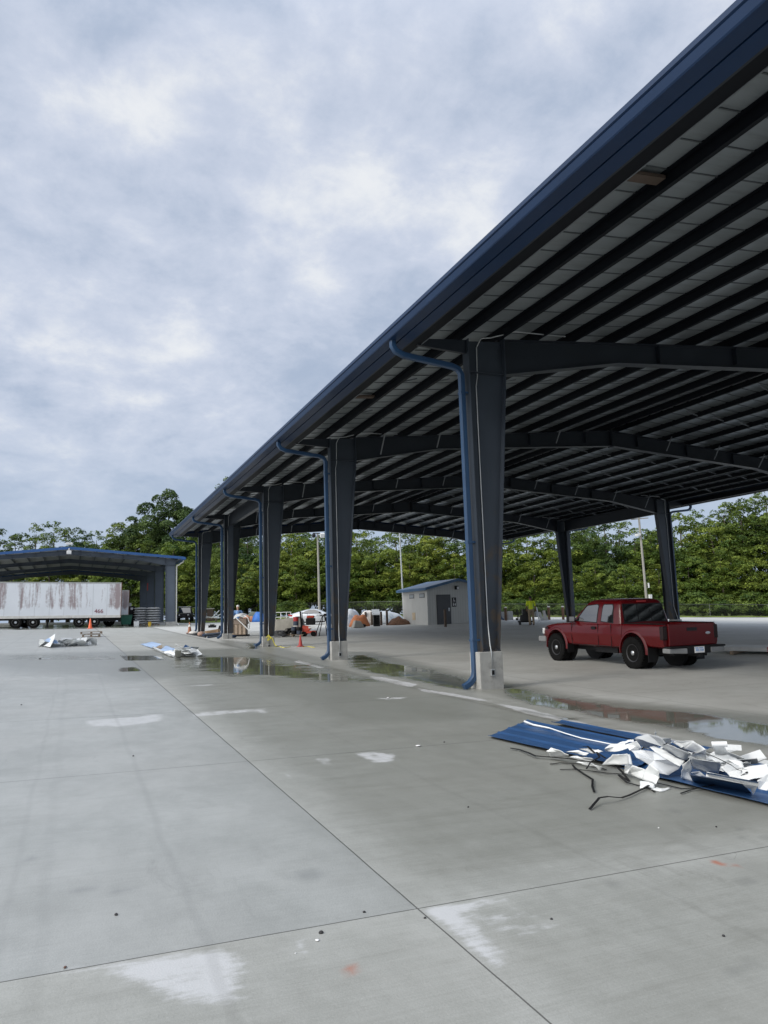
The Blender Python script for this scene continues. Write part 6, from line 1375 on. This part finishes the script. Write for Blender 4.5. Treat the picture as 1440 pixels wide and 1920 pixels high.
# clutter at the feet of the far columns
def small(px, py, f, mt, name, label, cat, h=0, **k):
    p = gp(px, py); b = MB(); f(b); o = b.build(name, mt, **k); o.location = (p.x, p.y, p.z+h); o.rotation_euler = (0, 0, -YAW); tag(o, label, cat); return o
small(399, 1187, lambda b: b.hexa([(-.42, -.25, 0), (.42, -.25, 0), (.46, .25, 0), (-.42, .25, 0), (-.38, -.2, .16), (.40, -.22, .26), (.42, .22, .26), (-.38, .2, .16)]), cardboard, 'cardboard_box', 'crushed brown cardboard box between the two farthest columns', 'box', bevel=.02)
small(398, 1184, lambda b: (b.bb(-.24, .24, -.2, .2, .27, .40), b.bb(-.26, .26, -.22, .22, .405, .44), b.bb(-.12, .12, -.2, .2, .44, .50)), black, 'black_case', 'black case resting on the crushed cardboard box', 'case', bevel=.02)
small(411, 1183, lambda b: b.hexa([(-.1, -.2, 0), (.1, -.2, 0), (.1, .2, 0), (-.1, .2, 0), (.02, -.15, .40), (.16, -.15, .36), (.16, .15, .36), (.02, .15, .40)]), black, 'black_bundle', 'black bundle leaning right of the crushed cardboard box', 'bundle', bevel=.03)
small(386, 1186.5, lambda b: b.bb(-.22, .22, -.15, .15, 0, .12), cardboard, 'flat_carton', 'flat small carton left of the crushed cardboard box', 'carton', bevel=.01)
small(377, 1193.5, lambda b: b.ell((0, 0, .14), (.22, .2, .15)), mat('pinkish_sack', (.34, .22, .17), .8, 0, .2, 6), 'paper_sack', 'crumpled pinkish sack at the end of the navy pipe pieces', 'sack', smooth=True)
small(362, 1189.5, lambda b: b.ell((0, 0, .10), (.28, .2, .11)), whitetarp, 'white_sack', 'white sack beside the foot of the last column downspout', 'sack', smooth=True)
small(369, 1191, lambda b: b.ell((0, 0, .06), (.3, .18, .07)), black, 'black_sack', 'flat black sack under the last downspout', 'sack', smooth=True)
def pieces(a, bq, r, mt, label):
    P, Q = gp(*a), gp(*bq); o = thing('pipe_piece', label, 'pipe', (P+Q)/2, 0, 'pipes between the far columns'); m_ = MB(); m_.tube([P+Vector((0, 0, r)), Q+Vector((0, 0, r))], r, 10); m_.build('pipe', mt, o, world=True, smooth=True)
pieces((381, 1194), (412, 1190.5), .085, darkblue_sheet, 'thick navy pipe piece lying between the two farthest columns')
pieces((390, 1196.5), (412, 1193), .045, trim, 'thin navy pipe piece in front of the thick one between the far columns')
pieces((350, 1189), (386, 1196), .03, darkmetal, 'slim dark rod lying on the slab by the dirty cone')
small(437, 1196, lambda b: b.ell((0, 0, .08), (.20, .15, .09)), darkblue_sheet, 'navy_offcut', 'small navy offcut on the slab right of the fourth pedestal', 'offcut', smooth=True)
small(432, 1189, lambda b: b.bb(-.16, .14, -.12, .12, 0, .16), darkblue_sheet, 'navy_box', 'small navy box on the rim of the fourth pedestal', 'box', .34, bevel=.02)
# further back on the grass
def plank(a, bq, D, z0_, z1_, w_, mt, label):
    p, q = dp(a, D), dp(bq, D); o = thing('white_plank', label, 'plank', p, 0, 'white planks behind the far columns'); m_ = MB(); m_.beam((p[0], p[1], p[2]+z0_), (q[0], q[1], q[2]+z1_), w_, w_*.5); m_.build('board', mt, o, world=True)
plank(384, 426, 84, .62, .42, .16, white_sheet, 'long level white plank low behind the last two columns'); plank(397, 411, 83, .50, 1.30, .16, white_sheet, 'steepest slanted white plank behind the last two columns'); plank(402, 418, 82.5, .50, 1.05, .14, white_sheet, 'lower slanted white plank behind the last two columns')
o = thing('plank_rack', 'low wooden rack carrying the white planks behind the columns', 'rack', dp(392, 84.5), -YAW); b = MB(); b.bb(-.9, .9, -.1, .1, .35, .45); b.build('rail', wood, o)
for x in (-.8, .8): b = MB(); b.bb(x-.06, x+.06, -.3, .3, 0, .345); b.build('leg', wood, o)
o = thing('wooden_stand', 'small wooden stand with pale top before the dark fence', 'stand', dp(394.5, 90), -YAW); b = MB(); b.bb(-.45, .45, -.3, .3, 1.45, 1.55); b.build('top', tarp, o); b = MB(); b.bb(-.36, .36, -.25, .25, 0, 1.445); b.build('case', brownpost, o)
c = dp(466, 80); b = MB(); b.ell((-.25, 0, .35), (.38, .4, .40)); b.ell((.3, .05, .28), (.36, .35, .33)); o = blob('orange_bags', [], [((-.25, 0, .35), (.38, .4, .40)), ((.3, .05, .28), (.36, .35, .33))], mat('orange_sacks', (.55, .24, .13), .75, 0, .2, 3, .4, 6), None, .04, 1); o.location = c; tag(o, 'lumpy orange sacks beside the blue tarp bundle on the grass', 'sacks')
mound(485, 79, .78, .6, .95, bluetarp, 'blue_bundle', 'bright blue tarp bundle behind the third column', 'bundle', 6.6, 3.4, .22)
mound(478, 82, 1.3, .8, 1.05, mat('olive_tarp', (.12, .14, .115), .8, 0, .2, 3), 'olive_heap', 'olive grey covered heap behind the blue tarp bundle', 'covered heap', 4.2, 2.6, .1)
o = thing('white_rack', 'low white metal frame rack left of the silver coupe', 'rack', dp(532, 72), -YAW)
for z in (.55, 1.0): b = MB(); b.beam((-.85, 0, z), (.70, 0, z), .05, .05); b.build('rail', lampwhite, o)
for x in (-.82, -.3, .25, .67): b = MB(); b.beam((x, 0, 0), (x, 0, 1.02), .05, .05); b.build('upright', lampwhite, o)
# bundle of steel studs beyond the truck
def bundle():
    P, Q = gp(1338, 1226), gp(1480, 1229); P.z += .12; Q.z += .12; d = (Q-P).normalized(); s = Vector((-d.y, d.x, 0))
    for k in range(9):
        a = P + s*(.16*k) + Vector((0, 0, .0 if k else .0)); r_ = (-.2, .1, .3, -.1, .25, 0, .2, -.15, .1)[k]
        nm = ('nearest', 'second', 'third', 'fourth', 'fifth', 'sixth', 'seventh', 'eighth', 'farthest')[k]
        o = thing('steel_channel', '%s of the nine galvanised channels laid on timbers behind the truck' % nm, 'steel channel', a, 0, 'channels behind the truck'); b = MB()
        e0, e1 = a + d*r_, a + d*(5.0+r_); b.beam(e0+Vector((0, 0, .03)), e1+Vector((0, 0, .03)), .010, .10); b.beam(e0+s*.03+Vector((0, 0, .082)), e1+s*.03+Vector((0, 0, .082)), .07, .006); b.beam(e0+s*.03+Vector((0, 0, -.022)), e1+s*.03+Vector((0, 0, -.022)), .07, .006)
        b.build('channel', galv, o, world=True)
    for t, l in ((.6, 'timber bearer under the near part of the steel channels'), (2.8, 'timber bearer under the middle of the steel channels')):
        c_ = P + d*t + s*.6; z = G(c_.x, c_.y); o = thing('timber_bearer', l, 'timber', (c_.x, c_.y, z)); b = MB(); b.beam(Vector((0, 0, .045))-s*.9, Vector((0, 0, .045))+s*.9, .10, .09); b.build('timber', wood, o)
    c_ = P + d*1.55 - s*.03; b = MB(); b.box((0, 0, 0), (.12, .05, .14)); o = b.build('red_clamp', redplastic, bevel=.01); o.location = c_ + Vector((0, 0, .04)); tag(o, 'small red clamp on the nearest steel channel', 'clamp')
    c_ = P + d*2.0 - s*.14; z = G(c_.x, c_.y); b = MB(); b.ell((0, 0, .08), (.2, .12, .08)); o = b.build('dark_bag', black, smooth=True); o.location = (c_.x, c_.y, z); tag(o, 'small dark bag on the slab in front of the steel channels', 'bag')
bundle()
# yellow tape on the third pedestal and the slab
def tape(pts, label, nm='caution_tape', wdt=.03):
    P = [Vector(q) for q in pts]; o = thing(nm, label, 'tape', P[0]); b = MB()
    for p, q in zip(P[:-1], P[1:]): b.beam(p, q, .006, wdt)
    b.build('strip', yellowtape, o, world=True)
yf3 = FY[3]; zg = G(7.5, yf3)
tape([(7.50, yf3-.23, .74), (7.60, yf3-.24, .86), (7.68, yf3-.25, .70), (7.55, yf3-.24, .62), (7.62, yf3-.24, .80), (7.74, yf3-.26, .72), (7.86, yf3-.27, .42), (7.92, yf3-.30, zg+.03)], 'yellow caution tape knotted round the third pedestal')
tape([gp(515, 1213, .02), gp(524, 1212, .02), gp(533, 1214.5, .02), gp(545, 1212.5, .02)], 'yellow tape lying on the slab left of the red cone', 'slab_tape', .02); tape([gp(568, 1213, .02), gp(577, 1212, .02), gp(590, 1214, .02)], 'yellow tape lying on the slab right of the red cone', 'slab_tape', .02)
# small litter on the near slab
r_ = random.Random(5)
LIT = [(218, 1716, pebm, .011, 'dark pebble alone on the slab left of the nearest joint crossing'), (602, 1750, pebm, .013, 'dark pebble beside the white flakes near the bottom of the slab'), (683, 1711, pebm, .009, 'dark crumb sitting right on the nearest cross joint'), (122, 1815, mat('brown_leaf', (.10, .045, .03), .8), .012, 'brown leaf bit on the nearest cross joint at left'), (595, 1764, signwhite, .012, 'white flake below the dark pebble near the bottom'), (1034, 1724, pebm, .008, 'dark crumb on the slab right of the joint crossing'), (878, 1514, pebm, .010, 'dark crumb on the damp slab, centre right'), (1357, 1756, pebm, .009, 'dark crumb far right on the near slab'), (554, 1788, signwhite, .006, 'tiny white flake left of the rust spot'), (797, 1722, pebm, .008, 'dark crumb beside the joint crossing'), (1343, 1551, pebm, .009, 'dark crumb among the damp spots at right'), (784, 1400, signwhite, .035, 'white paper scrap on the damp slab before the blue panel'), (728, 1309, signwhite, .03, 'white scrap on the pale line before the nearest column'), (75, 1236, pebm, .04, 'dark lump in the far left puddle'), (1235, 1553, signwhite, .01, 'white fleck on the slab below the heap'), (250, 1418, pebm, .011, 'dark crumb on the left slab'), (40, 1322, pebm, .014, 'dark crumb at the far left of the slab'), (833, 1392, pebm, .012, 'dark crumb before the blue panel')]
for x, y, mt, s, l in LIT:
    p = gp(x, y); b = MB(); b.ell((0, 0, 0), (s, s*r_.uniform(.6, .9), s*(.7 if mt is pebm else .2)), 8, 5); b.v = [(q[0]*(1+.2*mnoise.noise(Vector(q)*90)), q[1]*(1+.2*mnoise.noise(Vector(q)*70)), q[2]) for q in b.v]; o = b.build('pebble' if mt is pebm else 'litter', mt, smooth='all'); o.location = (p.x, p.y, p.z+s*.35); o.rotation_euler = (0, 0, r_.uniform(0, 3)); tag(o, l, 'pebble' if mt is pebm else 'litter')
# grass verge and kerb behind the yard
def verge(pts, wdt, label, mt, h=.05, name='grass_verge', kind='stuff'):
    b = MB(); r2 = random.Random(3)
    P = [Vector((x, y, G(x, y))) for x, y in pts]
    for a, c in zip(P[:-1], P[1:]):
        n = max(2, int((c-a).length/1.0)); d = (c-a).normalized(); s = Vector((-d.y, d.x, 0))
        for k in range(n):
            q0, q1 = a.lerp(c, k/n), a.lerp(c, (k+1)/n); m_ = 5
            for j in range(m_):
                w0, w1 = wdt*j/m_, wdt*(j+1)/m_; R4 = [q0+s*w0, q1+s*w0, q1+s*w1, q0+s*w1]
                b.add([Vector((v.x, v.y, G(v.x, v.y)+h*.5+h*mnoise.noise(Vector((v.x, v.y, 1))))) for v in R4], [(0, 1, 2, 3)])
    o = b.build(name, mt); struct(o, kind); return o
grass = mat('mown_grass', (.13, .17, .045), 1.0, 0, .35, 2.5, .6, 9, spec=.0, c2=(.20, .20, .09), c2lo=.5, c2hi=.7, c2scale=.5)
verge([dp(340, 83)[:2], dp(500, 80)[:2], dp(700, 78)[:2], dp(1000, 74)[:2], dp(1250, 74)[:2], dp(1440, 74)[:2], dp(1600, 74)[:2]], 14, '', grass, .10)
# ------------------------------------------------------------------ trees
def leaf_mat(name, dark, light, hue=(.0, .0, .0)):
    mt = bpy.data.materials.new(name); mt.use_nodes = True; t = mt.node_tree; L = t.links.new; b = t.nodes['Principled BSDF']
    a = N(t, 'ShaderNodeAttribute', attribute_name='tint'); oi = N(t, 'ShaderNodeObjectInfo')
    mx = N(t, 'ShaderNodeMix', data_type='RGBA'); L(a.outputs['Fac'], mx.inputs[0]); mx.inputs[6].default_value = (*dark, 1); mx.inputs[7].default_value = (*light, 1)
    hs = N(t, 'ShaderNodeHueSaturation'); mr = N(t, 'ShaderNodeMapRange'); L(oi.outputs['Random'], mr.inputs[0]); mr.inputs[3].default_value = .482; mr.inputs[4].default_value = .512
    m2 = N(t, 'ShaderNodeMapRange'); L(oi.outputs['Random'], m2.inputs[0]); m2.inputs[3].default_value = 1.12; m2.inputs[4].default_value = .85
    L(mr.outputs[0], hs.inputs['Hue']); L(m2.outputs[0], hs.inputs['Value']); L(mx.outputs[2], hs.inputs['Color'])
    L(hs.outputs[0], b.inputs['Base Color']); b.inputs['Roughness'].default_value = .55; b.inputs['Specular IOR Level'].default_value = .3
    tl = N(t, 'ShaderNodeBsdfTranslucent'); ms = N(t, 'ShaderNodeMixShader'); ms.inputs[0].default_value = .28
    L(hs.outputs[0], tl.inputs[0]); L(b.outputs[0], ms.inputs[1]); L(tl.outputs[0], ms.inputs[2]); L(ms.outputs[0], t.nodes['Material Output'].inputs[0]); return mt
LM = [leaf_mat('leaf_mid_green', (.034, .074, .012), (.165, .240, .045)), leaf_mat('leaf_yellow_green', (.050, .098, .014), (.245, .310, .050)), leaf_mat('leaf_deep_green', (.026, .062, .018), (.105, .170, .044))]
def crown_mesh(seed, H, Rr, base, lobes, per, leaf, shape=1.0, lobe_r=(.85, 1.7), gap=0.0):
    g = np.random.default_rng(seed); C = []; T = []; Nn = []; S = []
    L_ = []
    for i in range(lobes):
        # lobe centres fill an uneven envelope, more of them near its outside
        for _ in range(50):
            u = g.normal(size=3); u /= np.linalg.norm(u); q = g.random()**.45
            zc = base + (H-base)*(.5+.5*u[2]*q); t = (zc-base)/(H-base)
            prof = ((math.sin(math.pi*min(1, max(0, .12+.80*t)))**.75) if H > 5 else max(.15, math.cos(t*1.5))**.5)*shape
            x, y = Rr*prof*u[0]*q*1.05, Rr*prof*u[1]*q*1.05
            if all((x-l[0])**2+(y-l[1])**2+(zc-l[2])**2 > (.55*l[3])**2 for l in L_): break
        r = g.uniform(*lobe_r)*(1.15-.45*t); L_.append((x, y, zc, r))
    for (x, y, z, r) in L_:
        n = int(per*(r/1.3)**2); lt = np.clip(g.normal(.42, .24), 0, 1)
        d = g.normal(size=(n, 3)); d /= np.linalg.norm(d, axis=1)[:, None]; d[:, 2] = np.where(d[:, 2] < -.35, -d[:, 2]*.6, d[:, 2])
        rad = r*(.62+.45*g.random(n)**.6)
        # sprays: leaves gather in clumps on the lobe
        k = max(6, n//22); cl = d[g.integers(0, n, k)]; ix = g.integers(0, k, n); d = d*.62 + cl[ix]*.62; d /= np.linalg.norm(d, axis=1)[:, None]
        rc = (.72+.42*g.random(k)**.7)*r; rad = .35*rad + .65*rc[ix]
        p = np.stack([x+d[:, 0]*rad, y+d[:, 1]*rad, z+d[:, 2]*rad*.82], 1); tc_ = np.clip(lt + g.normal(0, .16, k), 0, 1)
        C.append(p); T.append(np.clip(tc_[ix]+g.normal(0, .10, n), 0, 1)); nn = d*.75 + np.array((0, 0, .55)) + g.normal(size=(n, 3))*.42; Nn.append(nn/np.linalg.norm(nn, axis=1)[:, None]); S.append(leaf*(.65+.7*g.random(n)))
    C = np.concatenate(C); T = np.concatenate(T); Nn = np.concatenate(Nn); S = np.concatenate(S); n = len(C)
    a = np.cross(Nn, g.normal(size=(n, 3))); a /= np.linalg.norm(a, axis=1)[:, None]; b_ = np.cross(Nn, a)
    s = S[:, None]; dr = -.22*s*Nn
    V = np.stack([C-a*s*.55, C-b_*s*.34+dr*.2, C+a*s*.60+dr, C+b_*s*.34+dr*.2], 1).reshape(-1, 3)
    me = bpy.data.meshes.new('crown'); me.vertices.add(4*n); me.vertices.foreach_set('co', V.reshape(-1).astype(np.float32))
    me.loops.add(4*n); me.loops.foreach_set('vertex_index', np.arange(4*n, dtype=np.int32)); me.polygons.add(n); me.polygons.foreach_set('loop_start', np.arange(0, 4*n, 4, dtype=np.int32))
    me.update(calc_edges=True); at = me.attributes.new('tint', 'FLOAT', 'FACE'); at.data.foreach_set('value', T.astype(np.float32)); return me, L_
def trunk_mesh(seed, H, base, L_, r0):
    r2 = random.Random(seed); b = MB(); pts = [(0, 0, -.3)]; x = y = 0
    for k in range(1, 7): x += r2.uniform(-.18, .18); y += r2.uniform(-.18, .18); pts.append((x, y, H*.86*k/6))
    b.tube(pts, [r0*1.25]+[r0*(1-.82*k/6) for k in range(1, 7)], 9)
    for l in sorted(L_, key=lambda q: q[2])[::2][:14]:
        z0_ = max(base*.6, l[2]-2.2); k = min(5, int(z0_/(H*.86)*6)); f = z0_/(H*.86)*6-k; p = Vector(pts[k]).lerp(Vector(pts[min(6, k+1)]), min(1, f))
        b.tube([p, p.lerp(Vector(l[:3]), .5)+Vector((0, 0, .25)), l[:3]], [r0*.30, r0*.18, r0*.06], 6)
    return b
VAR = []
for i, (H, Rr, base, lb, per, lf, lm, lr) in enumerate(((13.0, 3.9, 1.6, 100, 330, .22, 0, (.55, 1.15)), (12.0, 4.3, 1.0, 110, 330, .22, 1, (.55, 1.1)), (15.0, 4.0, 2.4, 105, 330, .22, 0, (.55, 1.2)), (14.0, 3.6, 1.6, 100, 330, .22, 2, (.5, 1.1)), (16.5, 4.2, 4.5, 66, 300, .22, 0, (.5, 1.05)), (11.0, 4.4, .6, 110, 330, .22, 1, (.55, 1.1)))):
    me, L_ = crown_mesh(11+i, H, Rr, base, lb, per, lf, 1.0, lr); me.materials.append(LM[lm])
    tb = trunk_mesh(i, H, base, L_, .24); tm = bpy.data.meshes.new('trunk'); tm.from_pydata([tuple(v) for v in tb.v], [], tb.f); tm.materials.append(bark); tm.shade_smooth()
    VAR.append((me, tm, H))
me, L_ = crown_mesh(77, 20.0, 8.2, 2.5, 120, 420, .29, 1.0, (1.1, 2.1)); me.materials.append(LM[2]); tb = trunk_mesh(77, 20, 2.5, L_, .42); tm = bpy.data.meshes.new('trunk'); tm.from_pydata([tuple(v) for v in tb.v], [], tb.f); tm.materials.append(bark); VAR.append((me, tm, 20.0))
me, L_ = crown_mesh(78, 3.0, 2.3, .1, 22, 380, .20, 1.0, (.6, .95)); me.materials.append(LM[0]); VAR.append((me, None, 3.0))
def tree(px, D, h, var, label, grp, wide=1.0, name='leafy_tree', rz=None):
    me, tm, H = VAR[var]; p = dp(px, D); s = h/H; o = thing(name, label, 'tree' if tm else 'bush', (p[0], p[1], p[2]-.05), rng.uniform(0, 6.28) if rz is None else rz, grp); o.scale = (s*wide, s*wide, s)
    c = bpy.data.objects.new('crown' if tm else 'foliage', me); col.objects.link(c); c.parent = o
    if tm: c = bpy.data.objects.new('trunk', tm); col.objects.link(c); c.parent = o
    return o
def top_h(py, D, px): q = EYE + ray(px, py)*D; g = dp(px, D); return q.z-g[2]
# the far left skyline: (px, photo height of its top, distance, kind)
LEFT = [(-60, 975, 128, 2), (-15, 983, 126, 3), (28, 990, 130, 0), (62, 972, 128, 4), (98, 966, 130, 4), (128, 978, 128, 0), (150, 996, 124, 3), (178, 985, 130, 4), (205, 992, 126, 2), (232, 965, 128, 2), (250, 985, 122, 0), (384, 968, 124, 2), (415, 975, 122, 0), (225, 1030, 118, 1), (275, 1000, 119, 0), (330, 1005, 116, 5), (372, 1010, 114, 1), (170, 1045, 121, 1), (90, 1040, 122, 5), (20, 1045, 123, 1), (-40, 1040, 122, 5), (300, 1040, 117, 1), (350, 1050, 112, 5)]
for px, py, D, vr in LEFT: tree(px, D, top_h(py, D, px), vr, 'leafy tree in the wood behind the far blue edged shed', 'trees behind the far shed', 1.15 if vr in (1, 5) else 1.0)
tree(316, 127, top_h(921, 127, 316), 6, 'tallest broad dark green tree above the far shed, left of the canopy roof tip', None, .95, 'tall_tree')
tree(447, 122, top_h(868, 122, 447), 4, 'slim tall tree whose top just shows over the sloping canopy roof edge', None, .85, 'tall_tree')
MID = [(432, 985, 108, 0), (462, 985, 104, 3), (492, 990, 106, 2), (522, 980, 104, 0), (548, 990, 100, 1), (575, 985, 104, 2), (600, 1000, 99, 1), (622, 985, 103, 0), (645, 985, 98, 1), (672, 985, 102, 5), (698, 1000, 99, 0), (722, 1000, 104, 4), (745, 985, 98, 1), (772, 985, 101, 0), (800, 990, 97, 5), (828, 985, 99, 1), (855, 985, 102, 3), (884, 980, 97, 0), (912, 985, 99, 5), (560, 985, 112, 2), (690, 985, 114, 4), (800, 980, 112, 2), (440, 1040, 100, 5), (505, 1030, 97, 1), (560, 1040, 95, 5), (640, 1035, 94, 1), (710, 1030, 95, 5), (770, 1035, 93, 1), (850, 1040, 93, 5)]
for px, py, D, vr in MID: tree(px, D, top_h(py, D, px), vr, 'leafy tree in the wood behind the coupe and restroom building', 'trees in the middle of the back wood', 1.12 if vr in (1, 5) else 1.0)
RIGHT = [(942, 985, 94, 1), (968, 1000, 96, 0), (996, 985, 100, 5), (1022, 985, 96, 1), (1050, 985, 99, 4), (1078, 970, 97, 0), (1108, 965, 100, 2), (1140, 960, 96, 3), (1170, 965, 99, 0), (1200, 985, 96, 1), (1230, 985, 98, 2), (1262, 975, 94, 0), (1290, 955, 97, 1), (1318, 945, 100, 4), (1345, 965, 96, 5), (1372, 930, 99, 2), (1402, 922, 97, 0), (1432, 912, 100, 2), (1462, 905, 97, 4), (1495, 905, 98, 2), (1540, 900, 98, 0), (1590, 905, 98, 2), (1650, 910, 100, 3), (1000, 1045, 91, 5), (1060, 1050, 90, 1), (1120, 1045, 91, 1), (1180, 1050, 90, 5), (1240, 1055, 90, 1), (1300, 1040, 91, 5), (1360, 1020, 91, 1), (1420, 1040, 92, 5), (1490, 1040, 92, 1), (1100, 985, 108, 2), (1240, 975, 108, 2)]
for px, py, D, vr in RIGHT: tree(px, D, top_h(py, D, px), vr, 'leafy tree in the wood behind the pickup truck', 'trees on the right of the back wood', 1.12 if vr in (1, 5) else 1.0)
for px, D, h in ((150, 119, 3.4), (205, 120, 3.2), (255, 117, 3.6), (330, 112, 3.2), (365, 110, 3.0), (410, 106, 3.3), (450, 104, 3), (470, 101, 2.8), (640, 95, 2.9), (665, 95, 2.6), (690, 94, 3.1), (720, 94, 2.8), (745, 93, 3.1), (775, 92, 2.9), (800, 92, 3), (840, 92, 3.2), (890, 91, 3), (950, 90, 2.8), (1000, 89, 3), (1040, 89, 2.7), (1090, 89, 3), (1150, 88, 2.8), (1200, 88, 3), (1250, 88, 2.7), (1300, 88, 3), (1350, 88, 2.7), (1400, 88, 3), (1450, 89, 3), (1500, 89, 3)):
    tree(px, D, h, 7, 'green bush in the undergrowth below the back wood', 'undergrowth bushes below the wood', 1.25, 'wild_bush')
for k in range(62):
    px = 120 + k*23.5; D = 97 + 6*((k*7) % 5)/4 if px > 420 else 118
    tree(px, D, 4.2 + 1.2*((k*13) % 7)/6, 7, 'green thicket at the foot of the back wood', 'thickets at the foot of the wood', .9, 'thicket_bush')
for k in range(46):
    px = 925 + k*13; tree(px, 86.5 + .8*(k % 3), 1.5 + .5*((k*11) % 5)/4, 7, 'low weedy growth along the chain link fence', 'weeds along the back fence', 1.3, 'fence_weed')
for i, (px, l) in enumerate(((524, 'leftmost of the four rounded shrubs left of the silver coupe'), (538, 'second rounded shrub from the left behind the white rack'), (550, 'third rounded shrub from the left, near the coupe tail'), (562, 'rounded shrub right above the tail light of the silver coupe'))):
    tree(px, 84, 1.9 + .15*(i % 2), 7, l, 'rounded shrubs by the coupe', .85, 'round_shrub')
